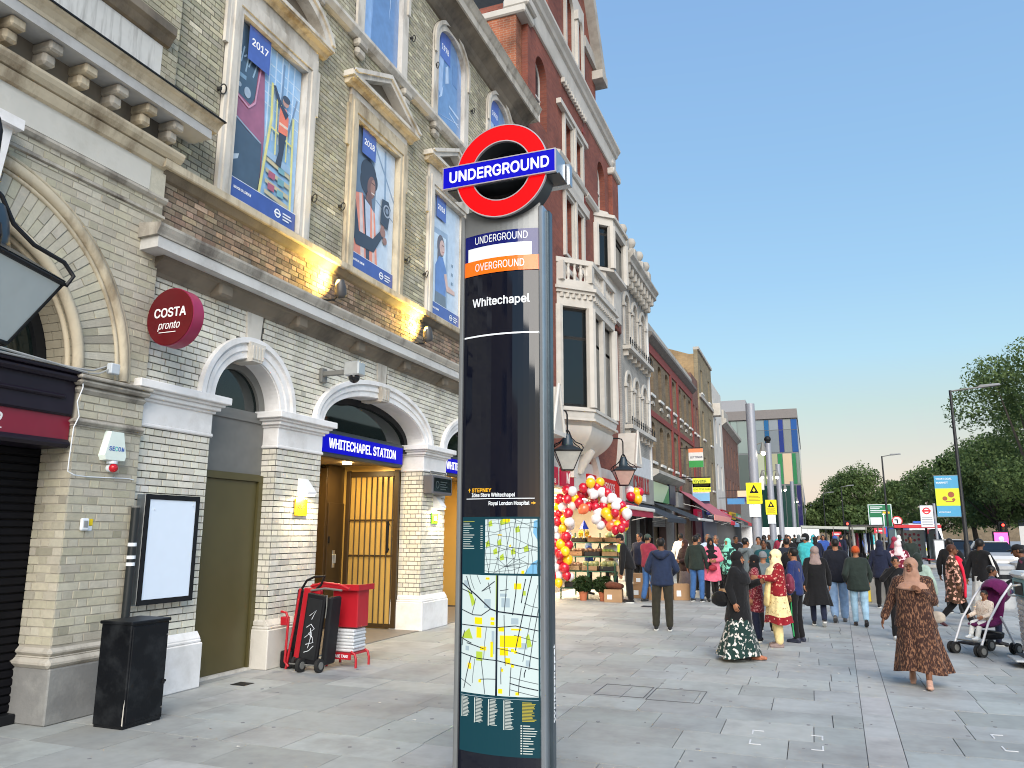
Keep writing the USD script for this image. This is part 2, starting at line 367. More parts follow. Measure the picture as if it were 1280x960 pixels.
# returns of the piers (facing the camera): English bond brick
def ret(y, x0, x1, z0, z1, seed):
    fr = facing_ny(y); obj('mortar_return', ext(rect(x0, z0, x1, z1), -.1, -.001, fr), mortar_d, station)
    lay(station, fr, brick_rows(rect(x0, z0, x1, z1), L=.235, H=.0785, bond='english', seed=seed, o=(x1, .6)), brick_w, tw, seed=seed, stuff='return_brickwork')
ret(8.59, -7.0, XW, .6, 2.88, 11); ret(12.89, -7.2, XW, .6, 2.88, 12); ret(17.11, -7.2, XW, .6, 2.88, 13)
obj('pier_core', [box(-7.3, XW - .02, 8.60, 9.60, 0, 3.3), box(-7.3, XW - .02, 12.90, 13.84, 0, 3.3), box(-7.3, XW - .02, 17.12, 18.2, 0, 3.3)], mortar_d, station)
# ---- archivolts, soffits, keystones
for c, hw, r, a, b in GOLD:
    rings = []
    for o0, o1, d0, d1 in ((0, .10, -.02, .035), (.095, .16, -.02, .055), (.155, .205, -.02, .045), (.20, .27, -.02, .085)):
        rings.append(ext(arch(c, SPR, hw + o1, r + o1, SPR).difference(arch(c, SPR, hw + o0, r + o0, SPR - .5)), d0, d1, F))
    rings.append(ext(arch(c, SPR, hw + .004, r + .004, SPR).difference(arch(c, SPR, hw - .012, r - .012, SPR - .5)), -.50, .01, F))
    obj('archivolt', rings, white, station)
    k = sg.Polygon([(c - .10, SPR + r - .05), (c + .10, SPR + r - .05), (c + .15, SPR + r + .20), (c - .15, SPR + r + .20)])
    flutes = [ext(rect(c + q - .018, SPR + r - .02, c + q + .018, SPR + r + .16), .09, .13, F) for q in (-.09, -.03, .03, .09)]
    obj('keystone', [ext(k, -.3, .115, F)] + flutes, pale_stone, station)
    obj('keystone_shaft', ext(sg.Polygon([(c - .12, SPR + r + .20), (c + .12, SPR + r + .20), (c + .165, 4.64), (c - .165, 4.64)]), -.02, .03, F), pale_stone, station)
# ---- fanlights and doorways
for i, (c, hw, r, a, b) in enumerate(GOLD):
    XD = -7.02 if i == 0 else -7.12
    fd = facing_x(XD)
    head = arch(c, SPR, hw, r, SPR - .12); glass = arch(c, SPR - .02, hw - .13, r - .10, SPR - .02)
    obj('fanlight_frame', [ext(head.difference(glass), -.06, .04, fd), ext(rect(c - hw, SPR - .16, c + hw, SPR - .12), -.06, .06, fd)], black_metal if i else grey_metal, station)
    obj('fanlight_glass', ext(glass, -.012, -.004, fd), dark_glass, station)
    obj('fanlight_room', box(XD - 1.5, XD - 1.3, a - .3, b + .3, SPR - .3, 4.2), mat('dark_room', (.02, .022, .022), .9), station)
# side door (left arch): olive panelled leaf under a grey board
olive = station
obj('transom_panel', box(-7.06, -6.98, 7.31, 8.59, 2.50, 3.24), grey_metal, station)
dj = obj('side_door_frame', [box(-7.05, -6.93, 7.31, 7.37, 0, 2.5), box(-7.05, -6.93, 8.50, 8.59, 0, 2.5), box(-7.05, -6.93, 7.37, 8.50, 2.42, 2.51)], bronze, station)
obj('side_door', [cham(-7.04, -6.965, 7.37, 8.495, .03, 2.42, .006)], bronze, station)
obj('threshold', box(-7.0, -6.90, 7.31, 8.59, 0, .03), pale_stone, station)
# ---- entrance halls behind the two wide arches
hall_floor = mat('hall_floor', (.20, .18, .155), .6, var=.1)
hall_ceil = mat('hall_ceiling', (.32, .24, .12), .6, var=.05)
for i, (a, b) in enumerate(((9.61, 12.89), (13.85, 17.11))):
    p0, p1 = a - .9, b + .55
    obj('hall_back_wall', box(-8.95, -8.72, p0, p1, 0, 3.2), gold_panel, station)
    seams = [box(-8.722, -8.712, p0, p1, z - .006, z + .006) for z in (.62, 1.28, 1.95, 2.6)] + [box(-8.722, -8.712, y - .006, y + .006, 0, 3.2) for y in np.arange(p0 + .5, p1, 1.1)]
    obj('panel_seam', seams, seam_mat, station)
    obj('hall_skirting', box(-8.72, -8.69, p0, p1, .0, .16), brown_metal, station)
    [obj('hall_side_wall', q, gold_panel, station) for q in (box(-8.9, -7.2, p0 - .1, p0, 0, 3.2), box(-8.9, -7.2, p1, p1 + .1, 0, 3.2))]
    obj('hall_ceiling', box(-8.95, -7.16, p0, p1, 3.02, 3.2), hall_ceil, station)
    obj('entrance_threshold', box(-8.9, -6.72, a, b, -.02, .012), hall_floor, station)
    for yy in (a + .7, b - .8):
        dl = obj('ceiling_downlight', disc(.09, .03, 'z', (-7.9, yy, 3.0)), mat('downlight_lens', (.9, .8, .6), .5, emit=(1, .74, .36), estr=12.0), station)
        L = UsdLux.DiskLight.Define(stage, dl + '_light'); L.CreateRadiusAttr(.14); L.CreateIntensityAttr(1.0); L.CreateNormalizeAttr(True); L.CreateColorAttr(Gf.Vec3f(1.0, .72, .34)); L.CreateExposureAttr(math.log2(3.2))
        L.AddTranslateOp().Set(Gf.Vec3d(-7.9, yy, 2.96))
# brown door in the back of the first hall and the folding gate across its far side
bd = obj('hall_door', [cham(-8.74, -8.45, 12.28, 12.34, 0, 2.95, .004), cham(-8.47, -8.42, 12.34, 13.02, .02, 2.3, .004), box(-8.5, -8.44, 12.30, 13.1, 2.3, 3.0)], brown_metal, station)
obj('handle', [cham(-8.42, -8.41, 12.52, 12.60, 1.10, 1.42, .004), cham(-8.41, -8.37, 12.55, 12.575, 1.18, 1.34, .008)], mat('steel', (.6, .6, .58), .3, metal=.9), bd)
obj('hinge', [cham(-8.42, -8.40, 12.36, 12.40, z, z + .13, .004) for z in (.4, 1.55)], black_metal, bd)
G0, G1, GY = -8.36, -7.20, 12.86
gate = thing('entrance_gate', 'tall brown barred gate with gold infill inside the lit station entrance', 'gate', (0, 0, 0))
obj('frame', [cham(G0, G0 + .09, GY - .06, GY + .02, .03, 2.92, .006), cham(G1 - .10, G1, GY - .06, GY + .02, .03, 2.92, .006), box(G0 + .09, G1 - .1, GY - .05, GY + .01, .03, .10), box(G0 + .09, G1 - .1, GY - .05, GY + .01, 2.80, 2.90)], brown_metal, gate)
for k in range(8):
    x = G0 + .20 + k * .118
    obj('bar', tube([(x, GY - .03, .10), (x, GY - .03, 2.80)], .011, 6), brown_metal, gate)
for z in (1.32, 1.98): obj('cross_rail', box(G0 + .09, G1 - .1, GY - .035, GY - .015, z - .014, z + .014), brown_metal, gate)
obj('infill_panel', box(G0 + .09, G1 - .1, GY + .02, GY + .04, .1, 2.8), mat('gate_infill', (.10, .066, .018), .4, metal=.2, var=.06), gate)
obj('pull_handle', [cham(G1 - .22, G1 - .17, GY - .11, GY - .07, 1.38, 1.96, .008), box(G1 - .20, G1 - .19, GY - .08, GY - .02, 1.42, 1.46), box(G1 - .20, G1 - .19, GY - .08, GY - .02, 1.88, 1.92)], black_metal, gate)
# ---- string cornice over the ground floor
def corn(pts, a0, a1): return moulding(pts, a0, a1, F)
sc = [(0, 4.60), (.03, 4.60), (.05, 4.64), (.10, 4.68), (.16, 4.74), (.19, 4.76), (.19, 4.795), (.33, 4.80), (.33, 4.935), (.345, 4.94), (.37, 4.985), (.385, 5.03), (.385, 5.06), (.0, 5.10)]
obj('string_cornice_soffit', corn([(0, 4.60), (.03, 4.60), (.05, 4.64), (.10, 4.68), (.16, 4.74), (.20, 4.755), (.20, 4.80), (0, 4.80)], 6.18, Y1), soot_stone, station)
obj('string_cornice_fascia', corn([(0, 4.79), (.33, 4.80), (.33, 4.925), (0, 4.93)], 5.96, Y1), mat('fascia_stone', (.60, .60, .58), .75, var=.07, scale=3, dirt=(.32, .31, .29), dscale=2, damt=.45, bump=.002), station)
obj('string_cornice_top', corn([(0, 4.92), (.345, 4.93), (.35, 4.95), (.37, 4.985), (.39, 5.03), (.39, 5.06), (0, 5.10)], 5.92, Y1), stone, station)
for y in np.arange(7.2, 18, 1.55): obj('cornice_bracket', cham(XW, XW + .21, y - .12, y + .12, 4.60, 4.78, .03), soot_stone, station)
# ---- sill course under the posters
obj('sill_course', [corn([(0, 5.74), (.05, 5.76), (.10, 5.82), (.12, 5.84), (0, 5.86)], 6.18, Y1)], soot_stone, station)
obj('sill_slab', corn([(0, 5.84), (.155, 5.845), (.165, 5.86), (.165, 5.945), (0, 5.97)], 6.12, Y1), cream, station)
# ---- first-floor surrounds and pediments
for i, c in enumerate(WC):
    W = .96
    sur = rect(c - W, 5.96, c + W, 8.98).difference(rect(c - .72, 6.02, c + .72, 8.64))
    s = [ext(sur, -.3, .06, F), ext(rect(c - W + .06, 5.96, c + W - .06, 8.90).difference(rect(c - .80, 5.9, c + .80, 8.72)), .05, .085, F), ext(rect(c - W - .06, 8.05, c + W + .06, 8.80).difference(rect(c - W + .02, 8, c + W - .02, 9)), -.01, .055, F)]
    fr_ = obj('window_surround', s, pale_stone if i % 2 == 0 else cream, station)
    obj('pediment_frieze', ext(rect(c - W, 8.98, c + W, 9.10), -.05, .05, F), pale_stone, station)
    bz = 9.10
    bed = [moulding([(0, bz), (.08, bz), (.12, bz + .05), (.20, bz + .07), (.22, bz + .14), (0, bz + .16)], c - W - .16, c + W + .16, F)]
    if i == 0:
        out = ell(c, bz - .1, W + .22, .86).intersection(rect(c - 3, bz + .10, c + 3, bz + 3)); inn = ell(c, bz - .1, W + .02, .68).intersection(rect(c - 3, bz + .16, c + 3, bz + 3))
    else:
        out = sg.Polygon([(c - W - .20, bz + .10), (c + W + .20, bz + .10), (c + W + .20, bz + .20), (c, bz + .76), (c - W - .20, bz + .20)]); inn = sg.Polygon([(c - W + .10, bz + .165), (c + W - .10, bz + .165), (c, bz + .60)])
    obj('pediment_bed', bed, cream, station)
    obj('pediment', [ext(out.difference(inn), -.02, .22, F), ext(out.difference(out.buffer(-.07)).intersection(rect(c - 3, bz + .17, c + 3, bz + 3)), .2, .255, F)], pale_stone, station)
    obj('tympanum', ext(inn, -.02, .03, F), soot_stone, station)
# ---- second-floor sill course, brackets, surrounds
obj('upper_sill_course', [corn([(0, 10.04), (.10, 10.05), (.14, 10.10), (.165, 10.13), (.165, 10.19), (0, 10.22)], Y0, Y1)], pale_stone, station)
for i, c in enumerate(WC):
    for s in (-.80, .80):
        obj('sill_bracket', [cham(XW, XW + .15, c + s - .15, c + s + .15, 9.90, 10.045, .03), cham(XW, XW + .12, c + s - .13, c + s + .13, 9.74, 9.91, .045)], stone, station)
    sur = seg_head(c, .88, 10.2, 12.05, .74).difference(seg_head(c, .66, 10.1, 12.05, .53))
    obj('upper_window_surround', [ext(sur, -.3, .05, F), ext(seg_head(c, .88, 11.7, 12.05, .74).difference(seg_head(c, .80, 10.1, 12.05, .66)), .04, .09, F)], pale_stone, station)
# ---- crowning cornice and roof edge
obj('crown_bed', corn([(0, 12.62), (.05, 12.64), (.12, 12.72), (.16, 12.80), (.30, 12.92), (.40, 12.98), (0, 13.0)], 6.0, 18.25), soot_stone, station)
obj('crown_fascia', corn([(0, 12.97), (.44, 12.98), (.44, 13.16), (.47, 13.20), (.52, 13.30), (.55, 13.34), (0, 13.42)], 6.0, 18.45), stone, station)
obj('parapet', box(-7.3, -6.5, 6.0, 18.4, 13.4, 13.62), soot_stone, station)
obj('gutter', box(-6.62, -6.35, 6.0, 18.3, 13.40, 13.55), black_metal, station)
slate = mat('roof_slate', (.07, .072, .075), .7, var=.25, scale=5)
obj('roof', joined([(np.array([(-7.2, 2, 13.5), (-7.2, 18.6, 13.5), (-12, 18.6, 17.5), (-12, 2, 17.5)]), np.array([[0, 1, 2, 3]]))]), slate, station)
obj('rear_mass', box(-20, -9.2, -6, 18.6, 0, 13.4), mortar_d, station)
obj('upper_backing', box(-9.2, -7.18, 6.4, 18.6, 4.3, 13.2), mortar_d, station)
# wall rings (old tie rings) beside the windows
ringm = mat('iron_ring', (.02, .02, .02), .6)
def wall_ring(y, z):
    t = np.linspace(0, 2 * PI, 15); ax = XW + .07
    p = obj('tie_ring', [tube([(ax + .02 * math.sin(q), y + .05 * math.cos(q), z + .06 * math.sin(q)) for q in t], .009, 6), cham(XW, XW + .07, y - .05, y - .015, z - .03, z + .02, .008)], ringm, station)
for y, z in ((9.03, 6.72), (9.78, 6.90), (11.98, 6.75), (12.72, 6.72), (7.0, 7.35), (14.8, 6.75), (11.93, 11.35), (12.98, 11.42), (14.85, 11.4)): wall_ring(y, z)

# ------------------------------------------------------------------ end pavilion with the big arch
XP = -6.68
P = facing_x(XP)
pav = thing('pavilion_building', 'cream brick end pavilion with a great rounded arch and bracketed cornice at the far left', 'building', (0, 0, 0))
PC, PS = 4.10, 3.30
big = arch(PC, PS, 1.26, 1.26, -.2); doorw = rect(2.75, -.2, 5.42, PS + .01)
upw = rect(2.6, 7.52, 5.60, 11)
pw = rect(-2, 0, 6.22, 13.4).difference(big.union(upw).union(rect(PC - 1.32, -.2, PC + 1.32, PS)))
obj('mortar_wall', ext(pw, -.3, 0, P), mortar_p, pav)
obj('side_wall', box(-7.6, XP - .3, 6.18, 6.215, 0, 13.4), mortar_p, pav)
def tp(a, b, r):
    k = r.uniform(.84, 1.08); 
    if r.random() < .05: k *= .75
    return np.array([1, r.uniform(.97, 1.0), r.uniform(.9, 1.0)]) * k
pa = rect(-2, .70, 6.215, 5.45).difference(unary_union([arch(PC, PS, 1.87, 1.87, PS), rect(PC - 1.32, 0, PC + 1.32, PS + .02)])).difference(rect(-3, 2.78, 7, 3.32)).difference(rect(-3, 5.24, 7, 5.30))
pb = brick_rows(pa, L=.225, H=.082, seed=21, o=(5.42, .70))
lay(pav, P, pb, brick_p, tp, n_parts=300, seed=22, d=.006, jitter=.006, near=lambda w: np.linalg.norm(w - np.array([-6.68, 5.7, 2.5])))
pu = rect(-2, 6.62, 6.215, 13.2).difference(rect(-2, 6.9, 5.99, 7.54)).difference(rect(-2, 7.5, 5.62, 11.2))
lay(pav, P, brick_rows(pu, L=.225, H=.075, seed=23, o=(0, 6.62)), brick_y, ty, seed=24, stuff='upper_brickwork')
# splayed left return of the pier and its reveal
fr = facing_nx(0)
rv = Fr((XP - .42, 5.42, 0), (.42, 0, 0), (0, 0, 1)); rv.u = np.array([1.0, 0, 0]); rv.n = np.cross(rv.u, rv.v)
lay(pav, rv, brick_rows(rect(0, .70, .42, 2.80), L=.225, H=.082, seed=25, o=(.42, .7)), brick_p, tp, seed=26, stuff='reveal_brickwork', d=.006)
obj('reveal_core', box(XP - .42, XP - .02, 5.424, 5.6, 0, 3.3), mortar_p, pav)
# plinth with two rolls
def pl(z0, z1, pr): return cham(XP - .42 - pr, XP + pr, 5.42 - pr, 6.28, z0, z1, min(.035, (z1 - z0) * .4))
obj('plinth', [cham(XP - .45, XP + .045, 5.40, 6.28, 0, .50, .012)], mat('plinth_stone', (.20, .20, .195), .85, var=.2, scale=2, dirt=(.42, .42, .39), dscale=1.8, damt=.5, bump=.003, bscale=30), pav)
obj('plinth_moulding', [pl(.50, .59, .055), pl(.59, .605, .02), pl(.605, .68, .03)], stone, pav)
# capital mouldings of the pier
obj('pier_capital', [cham(XP - .45, XP + .05, 5.385, 6.24, 2.79, 2.85, .025), cham(XP - .45, XP + .025, 5.40, 6.24, 2.77, 2.79, .008), cham(XP - .45, XP + .045, 5.385, 6.24, 3.10, 3.18, .035), cham(XP - .45, XP + .09, 5.36, 6.24, 3.18, 3.24, .025), cham(XP - .45, XP + .11, 5.345, 6.24, 3.24, 3.275, .008)], stone, pav)
lay(pav, P, brick_rows(rect(5.43, 2.86, 6.21, 3.10), L=.225, H=.08, seed=27, o=(5.43, 2.86)), brick_p, tp, seed=28, stuff='frieze_brickwork', d=.008)
# the arch: roll moulding, voussoirs, inner roll, brick soffit
def ringpoly(r0, r1, z=PS): return arch(PC, z, r1, r1, z, 64).difference(arch(PC, z, r0, r0, z - .5, 64))
roll = []
for rr, pr, tr in ((1.80, .012, .058), (1.72, .012, .022), (1.885, 0.0, .02)):
    t = np.linspace(0, PI, 60); roll.append(tube([(XP + pr, PC + rr * math.cos(x), PS + rr * math.sin(x)) for x in t], tr, 8))
obj('arch_roll_moulding', roll, cream, pav, smooth=50)
nv = 56
for k in range(nv):
    t0, t1 = PI * k / nv + .0035, PI * (k + 1) / nv - .0035
    for r0, r1 in ((1.34, 1.70),) if k % 2 == 0 else ((1.34, 1.515), (1.525, 1.70)):
        if math.sin((t0 + t1) / 2) * 1 > .0:
            tt = np.linspace(t0, t1, 3); q = sg.Polygon([(PC + r1 * math.cos(x), PS + r1 * math.sin(x)) for x in tt] + [(PC + r0 * math.cos(x), PS + r0 * math.sin(x)) for x in tt[::-1]])
            obj('voussoir', ext(q, -.005, .006 + rng.uniform(0, .006), P), brick_p, pav, tone=tp(0, 0, rng))
t = np.linspace(0, PI, 60)
obj('arch_inner_roll', [tube([(XP + .0, PC + 1.275 * math.cos(x), PS + 1.275 * math.sin(x)) for x in t], .055, 8), tube([(XP - .10, PC + 1.24 * math.cos(x), PS + 1.24 * math.sin(x)) for x in t], .03, 8)], cream, pav, smooth=50)
sof = []
for k in range(46):
    t0, t1 = PI * k / 46 + .002, PI * (k + 1) / 46 - .002
    cuts = [-.40, -.18, -.06] if k % 2 else [-.40, -.29, -.06]
    for c0, c1 in zip(cuts[:-1], cuts[1:]):
        q = sg.Polygon([(PC + 1.262 * math.cos(t0), PS + 1.262 * math.sin(t0)), (PC + 1.262 * math.cos(t1), PS + 1.262 * math.sin(t1)), (PC + 1.24 * math.cos(t1), PS + 1.24 * math.sin(t1)), (PC + 1.24 * math.cos(t0), PS + 1.24 * math.sin(t0))])
        sof.append(ext(q, c0 + .006, c1 - .006, P))
obj('arch_soffit', sof, mat('soffit_brick', (.44, .40, .30), .85, island=.25, var=.1, bump=.003), pav)
obj('arch_window_frame', [ext(arch(PC, PS, 1.25, 1.25, PS - .3).difference(arch(PC, PS, 1.14, 1.14, PS)), -.48, -.40, P), ext(rect(PC - .03, PS, PC + .03, PS + 1.2), -.47, -.42, P), ext(rect(PC - 1.2, PS + .02, PC + 1.2, PS + .10), -.47, -.41, P)], black_metal, pav)
obj('arch_window_glass', ext(arch(PC, PS, 1.2, 1.2, PS), -.46, -.45, P), dark_glass, pav)
obj('dark_room', box(-9.2, -8.0, 2, 6, 0, 5), _mats['dark_room'], pav)
obj('arch_keystone', [ext(sg.Polygon([(PC - .13, 4.5), (PC + .13, 4.5), (PC + .22, 5.34), (PC - .22, 5.34)]), -.02, .16, P), ext(rect(PC - .28, 5.34, PC + .28, 5.44), -.02, .22, P)], white, pav)
# mouldings, plaster panels, bracketed cornice
Q = lambda pts, a0=-2., a1=6.24: moulding(pts, a0, a1, P)
obj('lower_string', Q([(0, 5.245), (.03, 5.255), (.03, 5.285), (0, 5.295)]), stone, pav)
obj('panel_moulding', Q([(0, 5.42), (.03, 5.43), (.055, 5.46), (.055, 5.49), (0, 5.52)]), stone, pav)
plaster = mat('plaster', (.58, .57, .52), .8, var=.05, scale=2, dirt=(.42, .41, .36), dscale=2, damt=.5, bump=.002, bscale=20)
obj('plaster_panel', ext(rect(-2, 5.52, 6.0, 5.84), -.02, .012, P), plaster, pav)
obj('panel_brick_end', ext(rect(6.0, 5.45, 6.22, 5.9), -.02, .006, P), brick_p, pav, tone=(1, 1, 1))
obj('cornice_bed', [Q([(0, 5.82), (.05, 5.84), (.07, 5.88), (.09, 5.93), (0, 5.95)], -2, 6.26), Q([(0, 5.94), (.10, 5.95), (.14, 5.99), (.16, 6.03), (.16, 6.06), (0, 6.10)], -2, 6.33)], cream, pav)
obj('cornice_back', Q([(0, 6.05), (.03, 6.05), (.03, 6.40), (0, 6.40)], -2, 6.24), soot_stone, pav)
for k in range(18):
    y = 6.10 - .385 * k
    obj('modillion', [cham(XP, XP + .27, y - .075, y + .075, 6.24, 6.345, .02), cham(XP, XP + .19, y - .07, y + .07, 6.12, 6.25, .03)], cream if k % 2 else stone, pav)
obj('cornice_fascia', Q([(0, 6.34), (.32, 6.345), (.32, 6.455), (0, 6.47)], -2, 6.54), mat('fascia_lead', (.50, .50, .49), .7, var=.1, scale=3, dirt=(.25, .24, .22), dscale=2, damt=.5), pav)
obj('cornice_top', Q([(0, 6.45), (.33, 6.455), (.34, 6.49), (.38, 6.54), (.42, 6.57), (.42, 6.59), (0, 6.62)], -2, 6.62), cream, pav)
obj('lead_flashing', Q([(0, 6.59), (.435, 6.585), (.435, 6.602), (0, 6.68)], -2, 6.645), black_metal, pav)
obj('streaked_panel', ext(rect(-2, 6.68, 5.99, 7.30), -.02, .014, P), mat('streaked_paint', (.62, .62, .59), .75, var=.06, dirt=(.22, .215, .20), dscale=9, damt=.75, streak=.08), pav)
obj('upper_sill', [Q([(0, 7.30), (.05, 7.32), (.10, 7.40), (.14, 7.44), (.14, 7.54), (0, 7.58)], -2, 6.06)], soot_stone, pav)
obj('upper_window_frame', ext(upw.difference(rect(2.7, 7.6, 5.48, 11)), -.24, -.18, P), white, pav)
obj('upper_window_glass', ext(upw, -.235, -.225, P), dark_glass, pav)
# the wall beside the upper window, burnt brick
obj('parapet', box(-7.2, -6.6, -2, 6.2, 13.4, 13.6), soot_stone, pav)
# ---- shopfront under the arch: fascia, red sign, roller shutter
dark_paint = mat('aubergine_paint', (.016, .012, .021), .4, var=.15, spec=.25)
shop_red = mat('dark_red_paint', (.22, .008, .03), .35, var=.06)
shop = thing('shopfront', 'dark shopfront with red sign panel and closed roller shutter inside the big arch', 'shopfront', (0, 0, 0))
obj('fascia', [cham(-7.1, -6.70, 2.7, 5.405, 2.86, 3.22, .02), cham(-7.1, -6.63, 2.7, 5.41, 3.20, 3.28, .03), cham(-7.1, -6.665, 2.7, 5.28, 3.02, 3.06, .015), cham(-7.1, -6.60, 2.7, 5.36, 3.27, 3.31, .01)], dark_paint, shop)
obj('sign_panel', [box(-7.1, -6.735, 2.7, 5.40, 2.62, 2.87)], shop_red, shop)
obj('sign_sill', [cham(-7.1, -6.68, 2.7, 5.41, 2.55, 2.63, .03)], dark_paint, shop)
sf = facing_x(-6.735)
wt = mat('white_print', (.82, .82, .82), .5, var=.02)
obj('sign_lettering', [text_at('COSTA', .11, 3.1, 2.70, 0, sf), text_at('pronto', .12, 4.12, 2.72, 0, sf, bold=False, width=.585, slant=.25), ext(rect(4.15, 2.665, 4.72, 2.675), 0, .004, sf)], wt, shop)
sh = mat('shutter_black', (.006, .006, .008), .6, var=.2, spec=.12)
for k in range(32):
    z = .09 + k * .077
    obj('shutter_slat', cham(-7.14, -7.10 + .004 * (k % 2), 2.7, 5.42, z + .006, z + .074, .012), sh, shop)
obj('shutter_back', box(-7.2, -7.15, 2.7, 5.42, 0, 2.7), mat('shutter_gap', (.03, .033, .033), .7), shop)
obj('stall_riser', [cham(-7.2, -7.0, 2.7, 5.40, 0, .09, .01)], black_metal, shop)
obj('cable', [tube([(-6.62, 3.6, 3.33), (-6.58, 4.6, 3.31), (-6.60, 5.3, 3.32), (-6.62, 5.5, 3.34), (-6.655, 5.68, 3.42)], .010, 5), tube([(-6.60, 3.4, 3.34), (-6.57, 4.4, 3.35), (-6.60, 5.42, 3.30)], .012, 5)], mat('grey_cable', (.35, .36, .36), .5), shop)
# ================================================================== ground
ground_m = mat('street_ground', (.20, .20, .20), .85, var=.15, scale=.8)
obj('ground', box(-400, 500, -60, 900, -.40, -.125), ground_m, kind='structure', label='ground under the street')
slab_col = mat('york_stone_slab', (.355, .372, .365), .62, var=.10, scale=7, tone=True, bump=.0022, bscale=45, dirt=(.20, .195, .19), dscale=1.1, damt=.65)
pav_ = thing('pavement', 'wide pavement of staggered grey stone slabs', None, kind='structure')
joint = mat('slab_joint', (.085, .085, .09), .9, var=.2)
obj('bedding', box(-9.0, 6.72, -6, 46, -.12, -.012), joint, pav_)
KERB = 7.0
def strip_x(y): return .09 + .031 * y
strip_poly = sg.Polygon([(strip_x(-6), -6), (strip_x(46), 46), (strip_x(46) + .275, 46), (strip_x(-6) + .275, -6)])
field = rect(-7.2, -6, 6.7, 46).difference(strip_poly.buffer(.006))
fprep = shapely.prepared.prep(field)
slabs = []; r = np.random.default_rng(31); y = -.4; j = 0
while y < 46:
    h = [.62, .60, .55, .64][j % 4] if True else .6
    for side in (0, 1):
        x = -8.1 + r.uniform(0, .9) if side == 0 else strip_x(y) + .1
        end = strip_x(y) + .2 if side == 0 else 6.8
        while x < end:
            w = r.choice([.62, .78, .9, 1.05]); q = sg.box(x + .004, y + .004, x + w - .004, y + h - .004); x += w
            if side == 0: q = q.intersection(rect(-9, -9, strip_x(y + h / 2) + .14, 99))
            else: q = q.difference(rect(-9, -9, strip_x(y + h / 2) + .14, 99))
            q = q.intersection(field)
            for p in polys(q):
                if p.area > .02: slabs.append(p)
    y += h; j += 1
y = -.4
while y < 46:
    q = strip_poly.intersection(rect(-9, y + .003, 9, y + .912)); y += .915
    slabs += polys(q)
def slab_mesh(p, z):
    m = trimesh.creation.extrude_polygon(p, .05, engine='earcut'); m.apply_translation((0, 0, z - .05)); return np.array(m.vertices), np.array(m.faces)
items = []
for p in slabs:
    c = p.centroid; k = r.uniform(.82, 1.10); s = strip_poly.contains(c)
    t = np.array([1, 1, 1]) * k * np.array([1 + r.uniform(-.02, .035), 1, 1 + r.uniform(-.03, .015)]) * (np.array([1.08, 1.04, 1.04]) if s else 1)
    v, f = slab_mesh(p, r.uniform(-.0015, .0015)); items.append((math.hypot(c.x, c.y - 3), v, f, t))
items.sort(key=lambda t: t[0] if t[1][:, 1].max() > 3 else 99)
for _, v, f, t in items[:300]: obj('slab', (v, f), slab_col, pav_, tone=t)
vs, fs, ts, n = [], [], [], 0
for _, v, f, t in items[300:]: vs.append(v); fs.append(f + n); n += len(v); ts.append(np.repeat(t[None], len(v), 0))
obj('slab_field', trimesh.Trimesh(np.vstack(vs), np.vstack(fs), process=False), slab_col, pav_, kind='stuff', tone=np.vstack(ts))
far_slab = usdkit.material(stage, '/World/Looks/far_slabs', {'g': ('geometry', {}), 'b': ('brick_texture', {'scale': 1.0, 'brick_width': .9, 'row_height': .6, 'mortar_size': .008, 'color1': (.30, .305, .315), 'color2': (.25, .26, .27), 'mortar': (.1, .1, .1)}), 'p': ('principled_bsdf', {'roughness': .65})}, [('g.position', 'b.vector'), ('b.color', 'p.base_color')], surface='p.BSDF')
obj('far_paving', box(-9, 6.7, 46.005, 420, -.12, -.002), far_slab, pav_)
obj('side_paving', box(-40, -6.66, -8, 3, -.12, -.004), far_slab, pav_)
kerbm = mat('kerb_granite', (.30, .30, .31), .7, var=.15, scale=20, bump=.002)
for k in range(60): obj('kerb_stone', cham(6.7, KERB, -6 + k * .92 + .004, -6 + (k + 1) * .92 - .004, -.13, .004, .015), kerbm, pav_)
obj('far_kerb', box(6.7, KERB, 49.2, 420, -.13, .004), kerbm, pav_)
asphalt = mat('asphalt', (.055, .056, .06), .8, var=.2, scale=30, bump=.003, bscale=120, dirt=(.085, .085, .088), dscale=.5, damt=.6)
road = thing('road', 'asphalt road with painted lane lines', None, kind='structure')
obj('carriageway', box(KERB, 15.5, -30, 420, -.2, -.12), asphalt, road)
paint = mat('road_paint', (.62, .62, .60), .6, var=.15, scale=8)
for k in range(24): obj('lane_dash', box(11.2, 11.32, 4 + k * 6, 7 + k * 6, -.125, -.1155), paint, road)
for x in (7.25, 7.48): obj('edge_line', box(x, x + .09, -10, 200, -.125, -.1155), mat('yellow_line', (.62, .45, .06), .6), road)
fp = thing('far_pavement', 'pavement across the road', None, kind='structure')
obj('paving', box(15.5, 60, -30, 420, -.2, 0), far_slab, fp)
# utility marks sprayed on the slabs, a grating and litter
spray = mat('spray_paint', (.60, .61, .62), .6, var=.1)
def corner_marks(x0, x1, y0, y1):
    m = []
    for x, sx in ((x0, 1), (x1, -1)):
        for y, sy in ((y0, 1), (y1, -1)):
            m += [ext(sg.LineString([(x, y), (x + sx * .085, y)]).buffer(.008), .001, .0045), ext(sg.LineString([(x, y), (x, y + sy * .13)]).buffer(.007), .0012, .005)]
    return m
obj('access_cover_marks', corner_marks(-.60, -.02, 7.20, 7.68) + corner_marks(1.38, 2.0, 7.75, 8.3), spray, pav_, kind='stuff')
gr = obj('drain_grating', [box(-6.44, -6.24, 7.62, 7.80, -.01, .004)] , black_metal, pav_)
obj('drain_grating', [box(-5.0, -4.6, 20.6, 21.0, -.01, .004)], black_metal, pav_)
obj('drain_grating', [box(-3.95, -3.55, 19.0, 19.35, -.01, .004)], black_metal, pav_)
